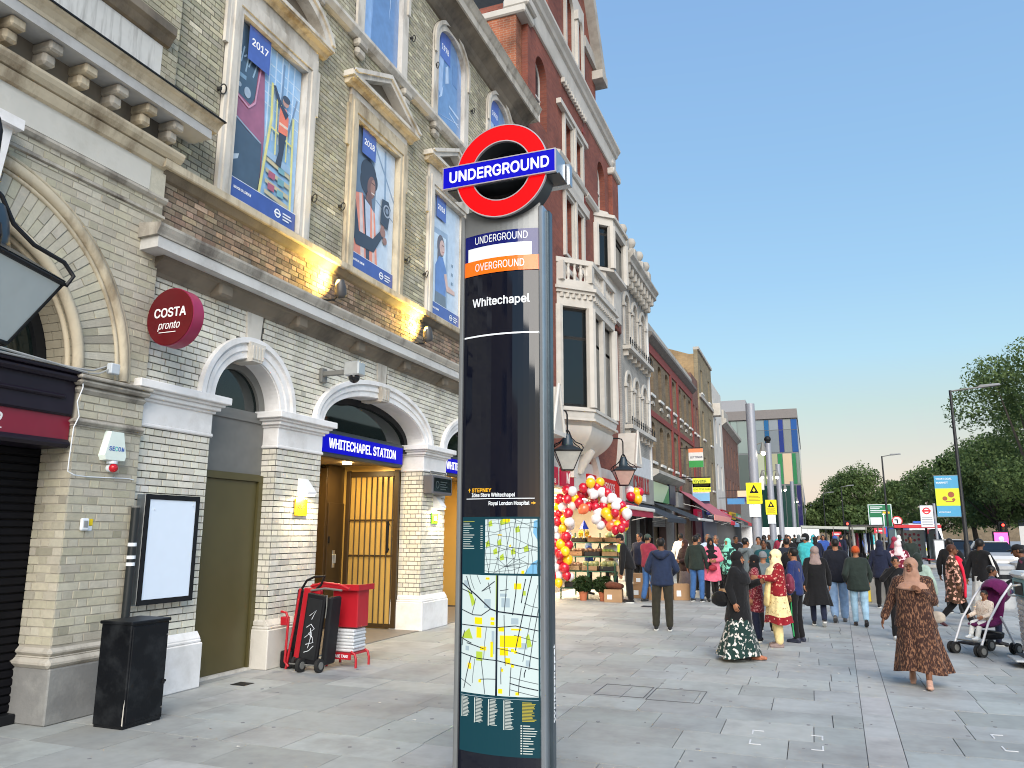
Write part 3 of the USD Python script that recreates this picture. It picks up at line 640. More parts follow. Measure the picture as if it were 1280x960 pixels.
obj('inspection_cover', [ext(rect(-2.36, 8.68, -1.80, 9.30).difference(rect(-2.352, 8.688, -1.808, 9.292)), .0, .004), ext(rect(-1.77, 8.62, -1.2, 9.28).difference(rect(-1.762, 8.628, -1.208, 9.272)), .0, .004)], joint, pav_)
gum = []
for k in range(300):
    x, y = r.uniform(-6, 4.8), r.uniform(3.8, 16); rr = r.uniform(.008, .022)
    gum.append(ext(sg.Point(x, y).buffer(rr, 3), .0005, .0032))
obj('gum_spots', gum, mat('gum', (.20, .20, .21), .8), pav_, kind='stuff')
lit = []
for k in range(26):
    x, y = r.uniform(-6.2, 3), r.uniform(4.5, 15); m = ext(sg.Polygon([(0, 0), (r.uniform(.015, .05), .004), (.02, r.uniform(.01, .035))]), .003, .006); m.apply_transform(trimesh.transformations.rotation_matrix(r.uniform(0, 6), (0, 0, 1))); m.apply_translation((x, y, 0)); lit.append(m)
obj('litter', lit, mat('litter_paper', (.7, .68, .62), .7), pav_, kind='stuff')

# ================================================================== the station pylon
PY = 5.10; PX0, PX1 = -2.345, -1.735; PXC = (PX0 + PX1) / 2
py = thing('station_pylon', 'tall slim black pylon with lit red ring, blue UNDERGROUND bar and street maps', 'pylon', (PXC, PY, 0))
def bulge(x): return .055 * (1 - (x / .31) ** 2)
def bent(m, off=0.0):
    """flat (a, b, c) drawing wrapped onto the pylon's convex front"""
    m = m.copy(); V = np.asarray(m.vertices); m.vertices = np.stack([V[:, 0], -bulge(V[:, 0]) - off - V[:, 2], V[:, 1]], -1); return trimesh.Trimesh(np.asarray(m.vertices), np.asarray(m.faces), process=False)
def strips(g, t=.0012, off=0.0):
    out = []
    xs = np.linspace(-.305, .305, 16)
    for a, b in zip(xs[:-1], xs[1:]):
        for p in polys(g.intersection(rect(a, -1, b, 9))):
            if p.area > 1e-8: out.append(trimesh.creation.extrude_polygon(p, t, engine='earcut'))
    m = joined(out); return bent(m, off)
def pp(name, g, m, off=.0005, t=.0012): return obj(name, strips(g, t, off), m, py)
p_dark = mat('pylon_black', (.004, .005, .012), .045, var=.02, spec=.5)
p_navy = flat('pylon_navy', (12, 22, 100), .12)
p_orange = flat('pylon_orange', (236, 112, 20), .15)
p_white = flat('pylon_white', (226, 232, 238), .2)
p_grey = mat('pylon_grey', (.19, .20, .205), .35, metal=.3, var=.05)
alu = mat('brushed_aluminium', (.40, .43, .46), .28, metal=.85, var=.05)
def lit(name, rgb, k=1.0, e=.235):
    c = np.array(rgb, float) / 255; c = np.where(c < .04045, c / 12.92, ((c + .055) / 1.055) ** 2.4)
    return mat(name, tuple(c * .25), .45, var=.02, spec=.12, emit=tuple(c), estr=e * k)
R_ = rect(-.305, .0, .305, .25)
pp('front_panel', rect(-.305, .28, .305, 3.66), p_dark, off=-.006, t=.006)
pp('foot_panel', rect(-.305, .02, .305, .28), p_dark, off=-.006, t=.006)
pp('name_band_underground', rect(-.305, 3.665, .305, 3.99), p_navy, off=-.006, t=.006)
pp('blank_band', rect(-.275, 3.775, .245, 3.885), p_white, off=.0005)
pp('name_band_overground', rect(-.305, 3.665, .305, 3.782), p_orange, off=.0012, t=.0012)
pp('grey_head', rect(-.305, 3.99, .305, 4.19), p_grey, off=-.006, t=.006)
pp('divider_line', rect(-.30, 3.180, .30, 3.192), p_white)
pp('divider_line', rect(-.26, 1.985, .26, 1.990), p_white)
def ptext(s, h, a, b, m, width=None, bold=False, centre=False, off=.0008):
    t = text(s, h, .0012, bold, width)
    if centre: a = a - np.asarray(t.vertices)[:, 0].max() / 2
    t.apply_translation((a, b, 0)); obj('lettering', bent(t, off), m, py)
ptext('UNDERGROUND', .058, 0, 3.912, p_white, width=.43, centre=True)
ptext('OVERGROUND', .058, -.01, 3.695, p_white, width=.40, centre=True, off=.0026)
ptext('Whitechapel', .062, 0, 3.415, p_white, width=.46, centre=True, bold=True)
p_yel = flat('pylon_yellow', (238, 176, 30), .3)
ptext('STEPNEY', .026, -.215, 2.035, p_yel, bold=True)
ptext('Idea Store Whitechapel', .026, -.215, 2.001, p_white, width=.34, bold=True)
ptext('Royal London Hospital', .026, -.075, 1.942, p_white, width=.30, bold=True)
pp('arrow', unary_union([sg.Polygon([(-.235 - .010, 2.047), (-.235 + .010, 2.047), (-.235, 2.063)]), rect(-.238, 2.034, -.232, 2.05)]), p_yel)
pp('arrow', unary_union([sg.Polygon([(.252, 1.945), (.252, 1.965), (.268, 1.955)]), rect(.236, 1.952, .254, 1.958)]), p_yel)
# lit map sheets
m_teal = lit('map_teal', (28, 74, 86), .8); m_land = lit('map_land', (216, 233, 233), 1.0); m_road = lit('map_road', (34, 44, 56)); m_blue = lit('map_water', (128, 192, 232)); m_green = lit('map_park', (188, 214, 74)); m_yel = lit('map_yellow', (255, 222, 20), 1.2); m_grey = lit('map_block', (176, 196, 206)); m_txt = lit('map_text', (225, 232, 225)); m_ytxt = lit('map_text_yellow', (206, 190, 70))
pp('map_sheet', rect(-.292, .30, .292, 1.86), m_teal, off=.0004, t=.0008)
A0 = rect(-.098, 1.475, .278, 1.845); B0 = rect(-.285, .675, .282, 1.46)
pp('area_map', A0, m_land, off=.0013); pp('local_map', B0, m_land, off=.0013)
r = np.random.default_rng(5)
def wobble(pts, w): return sg.LineString(pts).buffer(w, cap_style=2)
roads = []
for x in np.linspace(-.09, .27, 12):
    p = [(x + r.uniform(-.03, .03), 1.47)]
    for q in np.linspace(1.54, 1.85, 5): p.append((p[-1][0] + r.uniform(-.018, .022), q))
    roads.append(wobble(p, .0013))
for z in np.linspace(1.49, 1.84, 10):
    p = [(-.1, z)]
    for q in np.linspace(-.02, .28, 6): p.append((q, p[-1][1] + r.uniform(-.028, .024)))
    roads.append(wobble(p, .0012))
for k in range(7): roads.append(wobble([(.06 + r.uniform(-.01, .01), 1.52), (r.uniform(-.1, .28), r.uniform(1.475, 1.6))], .0012))
pp('area_roads', unary_union(roads).intersection(A0), m_road, off=.0036)
pp('area_water', unary_union([sg.Polygon([(.28, 1.475), (.19, 1.475), (.245, 1.55), (.28, 1.57)]), sg.Polygon([(.28, 1.70), (.25, 1.75), (.255, 1.83), (.28, 1.84)])]).intersection(A0), m_blue, off=.0026)
pk = [sg.Polygon([(x, z), (x + .03, z + .008), (x + .022, z + .05), (x - .004, z + .03)]) for x, z in ((-.07, 1.79), (.02, 1.80), (.05, 1.81), (.13, 1.75), (.0, 1.66), (-.09, 1.65), (.19, 1.62), (.02, 1.56), (-.03, 1.60), (.1, 1.6))]
pp('area_parks', unary_union(pk).intersection(A0), m_green, off=.0026)
pp('area_sights', unary_union([rect(.04, 1.825, .09, 1.845), rect(.17, 1.475, .19, 1.495), rect(.085, 1.655, .098, 1.668), rect(-.0, 1.73, .03, 1.74)]), m_yel, off=.003)
# local map: a main road from top to bottom, side streets, coloured blocks
roads = [wobble([(-.005, .675), (.0, 1.46)], .007), wobble([(-.285, 1.40), (-.16, 1.32), (-.05, 1.235), (.0, 1.22), (.16, 1.205), (.285, 1.19)], .0045), wobble([(-.285, 1.22), (-.19, 1.19), (-.12, 1.19), (-.05, 1.235)], .003), wobble([(-.285, .93), (-.15, .905), (0, .90), (.285, .85)], .003), wobble([(-.285, 1.12), (-.1, 1.115), (0, 1.115), (.13, 1.13), (.285, 1.10)], .003)]
for a, b in (((-.25, 1.45), (-.2, 1.33)), ((-.22, 1.46), (-.18, 1.36)), ((-.285, 1.36), (-.2, 1.33)), ((-.05, 1.38), (-.12, 1.35)), ((-.12, 1.35), (-.02, 1.42)), ((-.07, 1.41), (-.05, 1.34)), ((-.17, 1.3), (-.2, 1.19)), ((.07, 1.46), (.05, 1.21)), ((.14, 1.46), (.11, 1.2)), ((.2, 1.44), (.17, 1.28)), ((.24, 1.46), (.13, .97)), ((.28, 1.4), (.18, .9)), ((.285, 1.25), (.22, .85)), ((.19, 1.28), (.28, 1.25)), ((.12, 1.07), (.27, 1.03)), ((.05, 1.2), (.06, .87)), ((.1, .86), (.09, .68)), ((.09, .80), (.28, .76)), ((.09, .76), (.28, .72)), ((.09, .72), (.28, .68)), ((.17, .86), (.15, .69)), ((-.08, 1.115), (-.1, .9)), ((-.12, .9), (-.09, .68)), ((-.2, .92), (-.26, .70)), ((-.285, 1.03), (-.2, 1.0)), ((-.24, 1.0), (-.1, .97)), ((-.17, .9), (-.19, .74)), ((-.13, .77), (0, .78)), ((-.285, .76), (-.2, .72)), ((.0, .98), (.1, .965)), ((.13, .96), (.285, .92)), ((.03, .86), (.03, .75)), ((.02, 1.36), (.08, 1.37)), ((-.16, 1.46), (-.13, 1.40)), ((-.26, 1.08), (-.28, .98)), ((.2, .85), (.19, .80))):
    roads.append(wobble([a, ((a[0] + b[0]) / 2 + r.uniform(-.006, .006), (a[1] + b[1]) / 2 + r.uniform(-.004, .004)), b], r.choice([.0016, .0022, .003])))
pp('local_roads', unary_union(roads).intersection(B0), m_road, off=.0036)
gb = [rect(x, z, x + w, z + h) for x, z, w, h in ((-.27, 1.38, .04, .04), (.03, 1.25, .06, .06), (.1, 1.14, .05, .04), (-.1, 1.24, .05, .06), (-.04, .94, .02, .15), (.12, .99, .04, .05), (.2, .87, .03, .04), (-.25, .95, .03, .03), (.02, 1.32, .05, .02), (.15, .98, .06, .04))]
pp('local_blocks', unary_union(gb).intersection(B0), m_grey, off=.0026)
gp = [sg.Polygon([(-.24, 1.36), (-.2, 1.33), (-.17, 1.27), (-.2, 1.245), (-.215, 1.3)]), sg.Polygon([(-.285, 1.03), (-.27, 1.06), (-.22, 1.10), (-.19, 1.03)]), rect(-.16, .89, -.11, .95), sg.Polygon([(.2, 1.06), (.22, 1.08), (.24, 1.0), (.21, .99)]), rect(.18, 1.33, .2, 1.36), rect(-.012, 1.2, -.006, 1.46)]
pp('local_parks', unary_union(gp).intersection(B0), m_green, off=.0029)
yb = [rect(x, z, x + w, z + h) for x, z, w, h in ((-.175, 1.13, .06, .045), (-.05, 1.13, .03, .02), (-.05, 1.16, .03, .02), (-.16, 1.04, .04, .07), (.01, 1.09, .04, .03), (.02, .99, .15, .075), (.02, .935, .06, .05), (-.05, .92, .02, .10), (-.13, .96, .05, .025), (.06, .88, .035, .04), (.1, .86, .02, .02), (.12, .95, .02, .02), (.1, 1.10, .07, .012), (-.23, .83, .03, .04), (-.14, .75, .02, .02), (.01, .69, .03, .03), (.13, .685, .025, .02), (.03, .83, .015, .02), (.1, .96, .02, .02), (-.09, 1.43, .03, .015), (.12, 1.37, .05, .04))]
pp('local_sights', unary_union(yb).intersection(B0), m_yel, off=.003)
tx = []
for k in range(13): tx += [rect(-.285, 1.825 - k * .0155, -.285 + r.uniform(.05, .10), 1.829 - k * .0155)] + ([rect(-.135, 1.825 - k * .0155, -.118, 1.829 - k * .0155)] if k > 1 else [])
pp('street_index', unary_union(tx[1:]), m_txt, off=.0022); pp('street_index', tx[0], m_ytxt, off=.0022)
tx = []
for c, n0 in ((-.278, 15), (-.172, 18), (-.064, 19), (.048, 21)):
    for k in range(n0): tx += [rect(c + .012, .645 - k * .0088, c + .012 + r.uniform(.035, .058), .6485 - k * .0088)]
    tx.append(rect(c, .6485 - n0 * .0088, c + .006, .6485))
pp('street_index', unary_union(tx), m_txt, off=.0022)
tx = [rect(.175, .638 - k * .0088, .175 + r.uniform(.06, .095), .642 - k * .0088) for k in range(14)]; pp('street_index', unary_union(tx), m_ytxt, off=.0022)
tx = []
for k in range(12): tx += [rect(.165, .492 - k * .0155, .175, .5 - k * .0155), rect(.182, .493 - k * .0155, .182 + r.uniform(.03, .09), .498 - k * .0155)]
pp('map_key', unary_union(tx), m_txt, off=.0022)
pp('map_rule', rect(-.285, .657, .282, .660), m_grey, off=.0022)
# casing: black back, side rails, base
obj('casing', [cham(-.325, .325, .01, .14, 0, 4.12, .01)], black_metal, py)
for s in (-1, 1):
    obj('side_rail', [cham(s * .31 - .012 if s > 0 else -.335, s * .31 + .025 if s > 0 else -.305, -.03, .10, .0, 4.16, .008)], alu if s > 0 else p_grey, py)
    obj('edge_strip', [cham(s * .342 - .014, s * .342 + .014, .06, .14, 0, 4.15, .008)], mat('rail_dark', (.05, .07, .085), .25, metal=.5) if s > 0 else p_grey, py)
obj('base_plate', cham(-.36, .36, -.08, .22, 0, .03, .008), black_metal, py)
for s in (1,):
    obj('side_lettering', [text_at('Whitechapel', .022, .5, -.11, 0, Fr((.357, 0, 0), (0, 0, 1), (0, -1, 0)), width=.5, depth=.002)], p_white, py)
# roundel: lit red ring and name bar on a dark drum
r_red = lit('ring_red', (246, 2, 12), 1.0, e=.25); r_blue = lit('bar_blue', (6, 4, 190), 1.0, e=.30); r_white = glow('bar_white', (1.0, 1.0, 1.0), .42)
RZC = 4.45; RF = Fr((.03, -.10, RZC), (1, 0, 0), (0, 0, 1))
ring = sg.Point(0, 0).buffer(.368, 48).difference(sg.Point(0, 0).buffer(.243, 48))
obj('roundel_ring', ext(ring, .0, .012, RF), r_red, py)
obj('ring_rim', [ext(sg.Point(0, 0).buffer(.375, 48).difference(sg.Point(0, 0).buffer(.367, 48)), -.01, .014, RF), ext(sg.Point(0, 0).buffer(.244, 48).difference(sg.Point(0, 0).buffer(.236, 48)), -.01, .014, RF)], mat('rim_silver', (.55, .50, .52), .3, metal=.6), py)
obj('roundel_drum', [ext(sg.Point(0, 0).buffer(.372, 48).difference(sg.Point(0, 0).buffer(.240, 48)), -.17, .0, RF)], mat('drum_grey', (.025, .030, .034), .4, var=.1), py)
obj('drum_back', [ext(sg.Point(0, 0).buffer(.30, 48), -.22, -.19, RF)], mat('drum_back', (.015, .017, .02), .5), py)
obj('name_bar', ext(rect(-.475, -.086, .435, .086), .012, .03, RF), r_blue, py)
obj('bar_rim', [ext(rect(-.482, -.093, .442, .093).difference(rect(-.474, -.085, .434, .085)), .01, .033, RF)], _mats['rim_silver'], py)
obj('bar_case', [ext(rect(-.482, -.093, .442, .093), -.20, .012, RF)], alu, py)
obj('bar_underside', [ext(rect(-.45, -.098, .46, -.092), -.20, .0, RF)], _mats['drum_grey'], py)
obj('bar_lettering', text_at('UNDERGROUND', .085, -.02, -.043, .03, RF, width=.82, centre=True, depth=.004), r_white, py)
obj('rear_bar', [ext(rect(-.40, -.085, .47, .085), -.30, -.23, RF)], alu, py)

# ================================================================== posters in the station windows
def poster(c, z0, W, H, label, draw, xf=XW - .055, head=None):
    th = thing('poster', label, 'poster', (xf, c, z0), PI / 2)
    fr = Fr((-W / 2, 0, 0), (1, 0, 0), (0, 0, 1)); n = [0]
    clip = rect(0, 0, W, H) if head is None else head
    def lay_(name, g, rgb, emit=False):
        n[0] += 1
        g = g.intersection(clip)
        if g.is_empty: return
        obj(name, ext(g, .001 + n[0] * .0016, .0026 + n[0] * .0016, fr), flat('print_%d_%d_%d' % rgb, rgb, .4, var=.16, scale=5.5, detail=7, coat=.7), th)  # print colours include the bluish haze of sky mirrored on the posters
    def tx_(s, h, a, b, rgb=(255, 255, 255), width=None):
        n[0] += 1; t = text(s, h, .0015, True, width); t.apply_translation((a, b, .001 + n[0] * .0016)); obj('lettering', fr(t), flat('print_%d_%d_%d' % rgb, rgb, .22), th)
    obj('backing', ext(clip, -.02, .001, fr), flat('poster_paper', (200, 214, 228), .22), th)
    draw(lay_, tx_, W, H)
    return th
Pg = lambda *p: sg.Polygon(p)
def footer(l, t, W, H):
    l('footer_band', rect(0, 0, W, .30), (58, 84, 160)); l('footer_line', rect(0, .295, W, .305), (220, 228, 240))
    t('MAYOR OF LONDON', .036, .10, .16, width=.34)
    l('footer_mark', sg.Point(W - .40, .16).buffer(.065).difference(sg.Point(W - .40, .16).buffer(.045)), (240, 244, 250)); l('footer_mark', rect(W - .475, .148, W - .325, .172), (240, 244, 250))
    for k in range(3): l('footer_text', rect(W - .29, .19 - k * .045, W - .29 + (.18, .20, .14)[k], .212 - k * .045), (230, 236, 246))
def year(l, t, s, a0, a1, H, d=.42):
    l('year_tab', rect(a0, H - d, a1, H), (72, 98, 176)); t(s, .105, a0 + .05, H - .27, width=a1 - a0 - .10)
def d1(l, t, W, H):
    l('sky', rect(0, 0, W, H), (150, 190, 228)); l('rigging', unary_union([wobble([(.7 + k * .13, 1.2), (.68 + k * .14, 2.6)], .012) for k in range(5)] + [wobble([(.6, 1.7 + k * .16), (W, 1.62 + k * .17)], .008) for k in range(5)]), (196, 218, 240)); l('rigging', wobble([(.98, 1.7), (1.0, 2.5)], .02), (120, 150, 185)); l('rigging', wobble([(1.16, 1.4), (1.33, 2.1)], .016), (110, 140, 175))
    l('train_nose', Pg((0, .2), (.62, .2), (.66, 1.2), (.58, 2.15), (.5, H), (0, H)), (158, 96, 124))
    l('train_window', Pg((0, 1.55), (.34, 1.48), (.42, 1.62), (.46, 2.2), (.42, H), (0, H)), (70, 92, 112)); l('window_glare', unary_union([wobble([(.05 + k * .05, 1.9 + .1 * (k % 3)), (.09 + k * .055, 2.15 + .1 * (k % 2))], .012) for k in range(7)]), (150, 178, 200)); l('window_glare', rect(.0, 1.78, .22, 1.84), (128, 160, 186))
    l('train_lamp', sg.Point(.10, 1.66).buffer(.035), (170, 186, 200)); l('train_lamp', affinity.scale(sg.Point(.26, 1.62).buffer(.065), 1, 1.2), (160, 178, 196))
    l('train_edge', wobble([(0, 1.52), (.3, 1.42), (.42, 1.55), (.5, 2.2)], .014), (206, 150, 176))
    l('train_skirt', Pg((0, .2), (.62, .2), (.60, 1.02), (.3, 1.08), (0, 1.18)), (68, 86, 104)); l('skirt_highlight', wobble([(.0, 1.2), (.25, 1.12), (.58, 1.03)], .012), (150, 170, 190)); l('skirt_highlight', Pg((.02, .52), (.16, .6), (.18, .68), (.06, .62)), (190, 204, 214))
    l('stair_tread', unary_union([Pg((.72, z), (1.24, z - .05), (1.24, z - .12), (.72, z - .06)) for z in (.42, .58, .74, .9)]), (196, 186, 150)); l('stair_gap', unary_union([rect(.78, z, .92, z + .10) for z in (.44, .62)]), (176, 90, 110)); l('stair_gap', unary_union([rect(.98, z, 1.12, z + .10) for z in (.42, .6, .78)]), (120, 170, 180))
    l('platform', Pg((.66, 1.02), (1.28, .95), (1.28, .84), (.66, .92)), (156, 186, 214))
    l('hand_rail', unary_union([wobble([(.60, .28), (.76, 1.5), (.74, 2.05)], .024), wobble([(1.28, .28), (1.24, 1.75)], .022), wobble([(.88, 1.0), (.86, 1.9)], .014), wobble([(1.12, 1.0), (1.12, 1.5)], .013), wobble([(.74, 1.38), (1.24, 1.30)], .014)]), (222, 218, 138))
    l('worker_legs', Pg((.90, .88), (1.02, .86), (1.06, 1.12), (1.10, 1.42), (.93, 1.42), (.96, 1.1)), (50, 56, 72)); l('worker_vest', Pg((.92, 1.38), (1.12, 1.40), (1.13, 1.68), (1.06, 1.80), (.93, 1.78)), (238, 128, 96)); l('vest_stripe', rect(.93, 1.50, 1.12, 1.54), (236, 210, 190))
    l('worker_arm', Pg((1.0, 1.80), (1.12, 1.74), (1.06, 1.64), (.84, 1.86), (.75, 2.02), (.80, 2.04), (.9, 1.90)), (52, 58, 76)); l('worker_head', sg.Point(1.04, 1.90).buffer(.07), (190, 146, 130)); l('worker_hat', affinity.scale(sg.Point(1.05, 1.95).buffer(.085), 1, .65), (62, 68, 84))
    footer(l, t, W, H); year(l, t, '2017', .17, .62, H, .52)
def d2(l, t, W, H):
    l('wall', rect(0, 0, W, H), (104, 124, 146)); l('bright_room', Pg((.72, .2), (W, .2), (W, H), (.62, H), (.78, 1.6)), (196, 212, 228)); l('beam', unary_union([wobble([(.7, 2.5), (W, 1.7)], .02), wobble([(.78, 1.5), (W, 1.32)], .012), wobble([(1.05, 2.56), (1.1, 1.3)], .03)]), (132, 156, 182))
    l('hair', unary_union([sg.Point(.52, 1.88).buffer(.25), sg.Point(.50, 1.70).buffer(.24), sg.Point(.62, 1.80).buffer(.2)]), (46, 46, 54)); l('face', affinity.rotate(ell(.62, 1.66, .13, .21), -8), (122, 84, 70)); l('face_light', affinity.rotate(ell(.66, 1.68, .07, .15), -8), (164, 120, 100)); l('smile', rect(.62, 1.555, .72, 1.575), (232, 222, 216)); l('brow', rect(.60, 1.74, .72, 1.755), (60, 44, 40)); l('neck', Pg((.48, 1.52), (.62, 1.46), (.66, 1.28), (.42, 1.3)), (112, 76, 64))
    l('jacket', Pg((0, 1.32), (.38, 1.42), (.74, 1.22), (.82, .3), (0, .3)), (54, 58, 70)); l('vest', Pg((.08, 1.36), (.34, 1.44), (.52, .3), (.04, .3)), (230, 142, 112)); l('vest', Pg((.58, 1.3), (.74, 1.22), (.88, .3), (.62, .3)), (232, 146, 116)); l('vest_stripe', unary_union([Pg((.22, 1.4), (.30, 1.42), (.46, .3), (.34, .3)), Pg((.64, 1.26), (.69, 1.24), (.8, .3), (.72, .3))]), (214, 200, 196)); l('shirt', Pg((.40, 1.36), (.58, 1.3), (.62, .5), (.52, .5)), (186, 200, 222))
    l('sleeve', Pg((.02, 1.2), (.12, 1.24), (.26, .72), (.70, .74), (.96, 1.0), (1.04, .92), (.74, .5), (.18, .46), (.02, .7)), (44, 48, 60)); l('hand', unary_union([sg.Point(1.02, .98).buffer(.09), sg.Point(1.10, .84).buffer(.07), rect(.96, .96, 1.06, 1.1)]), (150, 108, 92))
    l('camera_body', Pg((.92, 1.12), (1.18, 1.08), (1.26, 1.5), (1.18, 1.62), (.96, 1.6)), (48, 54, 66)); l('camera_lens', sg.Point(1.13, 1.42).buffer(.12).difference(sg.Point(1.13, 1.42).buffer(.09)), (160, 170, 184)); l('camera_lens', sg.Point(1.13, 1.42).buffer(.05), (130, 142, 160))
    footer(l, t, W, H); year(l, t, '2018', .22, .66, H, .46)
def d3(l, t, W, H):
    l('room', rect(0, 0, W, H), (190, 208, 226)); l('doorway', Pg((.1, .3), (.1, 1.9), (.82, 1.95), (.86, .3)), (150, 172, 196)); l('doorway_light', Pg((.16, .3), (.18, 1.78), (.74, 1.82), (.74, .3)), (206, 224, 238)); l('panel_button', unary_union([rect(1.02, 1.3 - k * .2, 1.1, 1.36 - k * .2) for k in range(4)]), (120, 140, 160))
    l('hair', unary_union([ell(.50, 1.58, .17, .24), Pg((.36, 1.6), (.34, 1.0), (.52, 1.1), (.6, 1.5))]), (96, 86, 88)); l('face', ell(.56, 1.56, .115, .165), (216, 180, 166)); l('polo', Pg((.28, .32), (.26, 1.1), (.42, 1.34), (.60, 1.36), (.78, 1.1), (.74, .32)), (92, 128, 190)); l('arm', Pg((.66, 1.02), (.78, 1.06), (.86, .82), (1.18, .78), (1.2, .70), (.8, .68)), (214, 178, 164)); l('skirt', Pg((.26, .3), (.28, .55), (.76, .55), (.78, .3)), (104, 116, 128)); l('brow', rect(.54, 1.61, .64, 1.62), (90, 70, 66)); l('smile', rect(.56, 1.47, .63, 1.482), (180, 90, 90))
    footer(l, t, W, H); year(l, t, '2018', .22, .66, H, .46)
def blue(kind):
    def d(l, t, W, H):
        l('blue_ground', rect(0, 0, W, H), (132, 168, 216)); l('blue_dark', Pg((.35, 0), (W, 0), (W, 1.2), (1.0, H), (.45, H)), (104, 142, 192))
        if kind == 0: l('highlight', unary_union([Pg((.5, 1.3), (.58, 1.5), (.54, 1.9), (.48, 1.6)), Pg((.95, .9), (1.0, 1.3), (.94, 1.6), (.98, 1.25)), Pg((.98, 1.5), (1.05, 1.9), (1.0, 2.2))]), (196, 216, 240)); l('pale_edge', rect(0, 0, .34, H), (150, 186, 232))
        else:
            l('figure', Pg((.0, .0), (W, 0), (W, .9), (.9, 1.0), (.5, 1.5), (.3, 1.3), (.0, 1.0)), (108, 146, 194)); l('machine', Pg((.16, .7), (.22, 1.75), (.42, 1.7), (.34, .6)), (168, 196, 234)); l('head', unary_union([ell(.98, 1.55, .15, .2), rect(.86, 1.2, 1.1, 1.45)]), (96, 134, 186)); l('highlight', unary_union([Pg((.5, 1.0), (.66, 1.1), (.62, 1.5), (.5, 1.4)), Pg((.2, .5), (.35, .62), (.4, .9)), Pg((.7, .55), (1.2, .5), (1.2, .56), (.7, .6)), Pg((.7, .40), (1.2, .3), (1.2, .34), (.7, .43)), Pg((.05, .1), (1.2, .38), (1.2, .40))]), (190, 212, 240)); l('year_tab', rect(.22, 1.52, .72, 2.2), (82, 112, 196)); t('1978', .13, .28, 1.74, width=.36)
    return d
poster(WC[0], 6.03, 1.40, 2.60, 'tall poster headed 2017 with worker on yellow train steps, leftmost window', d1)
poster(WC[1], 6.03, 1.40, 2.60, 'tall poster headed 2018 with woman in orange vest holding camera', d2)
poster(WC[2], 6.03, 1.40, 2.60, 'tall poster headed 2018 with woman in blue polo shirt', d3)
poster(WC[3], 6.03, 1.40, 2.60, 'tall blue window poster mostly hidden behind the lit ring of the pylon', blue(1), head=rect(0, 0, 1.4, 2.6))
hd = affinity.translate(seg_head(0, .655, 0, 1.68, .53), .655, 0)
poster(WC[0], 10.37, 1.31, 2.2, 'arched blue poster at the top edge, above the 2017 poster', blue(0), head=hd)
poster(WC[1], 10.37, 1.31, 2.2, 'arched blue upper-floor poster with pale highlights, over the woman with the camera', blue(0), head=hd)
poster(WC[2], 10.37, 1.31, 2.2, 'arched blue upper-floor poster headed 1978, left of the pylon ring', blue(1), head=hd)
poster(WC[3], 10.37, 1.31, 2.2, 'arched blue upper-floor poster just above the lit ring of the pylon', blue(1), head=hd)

# ================================================================== fixtures on the walls
for i, (a, lab) in enumerate(((9.62, 'lit blue WHITECHAPEL STATION sign over the entrance beside the side door'), (13.86, 'lit blue WHITECHAPEL STATION sign partly hidden behind the pylon'))):
    t = thing('station_sign', lab, 'sign', (-7.0, a, 2.93))
    fr = facing_x(0)
    obj('sign_box', cham(-.22, -.012, .0, 2.98, 0, .43, .03), mat('sign_box_grey', (.035, .045, .05), .45), t)
    obj('sign_face', ext(rect(.03, .06, 2.93, .36), -.012, .002, fr), r_blue, t)
    obj('lettering', text_at('WHITECHAPEL STATION', .15, .55, .135, .002, fr, width=2.12), r_white, t)
def wall_lamp(x, y, z, label):
    t = thing('wall_lamp', label, 'wall lamp', (x, y, z))
    m = joined([(np.array([(0, -.09, 0), (0, .09, 0), (0, .09, .24), (0, -.09, .24), (.05, -.08, .235), (.05, .08, .235), (.19, -.10, .05), (.19, .10, .05), (.19, -.10, .015), (.19, .10, .015)]), np.array([(0, 2, 1), (0, 3, 2), (3, 5, 2), (3, 4, 5), (4, 7, 5), (4, 6, 7), (6, 9, 7), (6, 8, 9), (0, 9, 8), (0, 1, 9), (0, 4, 3), (0, 6, 4), (0, 8, 6), (1, 2, 5), (1, 5, 7), (1, 7, 9)]))])
    obj('shade', m, white, t)
    obj('lens', box(.02, .175, -.085, .085, -.012, .004), led_white, t)
    L = UsdLux.DiskLight.Define(stage, t + '/lamp_light'); L.CreateRadiusAttr(.07); L.CreateNormalizeAttr(True); L.CreateIntensityAttr(1); L.CreateExposureAttr(math.log2(1.9)); L.CreateColorAttr(Gf.Vec3f(1, .84, .58)); L.AddTranslateOp().Set(Gf.Vec3d(.10, 0, -.03))
wall_lamp(XW + .01, 9.18, 2.26, 'white wedge wall lamp glowing over the yellow plate between the arches')
wall_lamp(XW + .01, 13.42, 2.20, 'white wedge wall lamp glowing over the green plate, beneath the dark display')
t = thing('notice_plate', 'small yellow plate lettered RVP under a glowing wedge lamp', 'sign', (XW + .015, 9.17, 1.98))
obj('plate', cham(0, .02, -.14, .14, 0, .235, .004), flat('rvp_yellow', (250, 190, 10), .4), t); obj('lettering', text_at('RVP', .075, -.085, .08, .02, facing_x(0), width=.17, bold=False), black_metal, t)
t = thing('notice_plate', 'small green plate with white mark under the lamp below the dark display', 'sign', (XW + .015, 13.38, 1.92))
obj('plate', cham(0, .02, -.13, .13, 0, .2, .004), flat('first_aid_green', (110, 190, 20), .4), t); obj('mark', ext(unary_union([rect(-.05, .06, .05, .11), rect(-.02, .05, .04, .14)]), .02, .024, facing_x(0)), p_white, t)
t = thing('display_board', 'dark blank departures display in a grey box on the right-hand pier', 'display', (XW + .02, 12.88, 2.46))
obj('box', cham(0, .20, 0, .86, 0, .36, .02), mat('display_grey', (.10, .10, .11), .45), t); obj('screen', box(.20, .204, .06, .80, .055, .31), mat('dark_screen', (.006, .008, .009), .12), t)
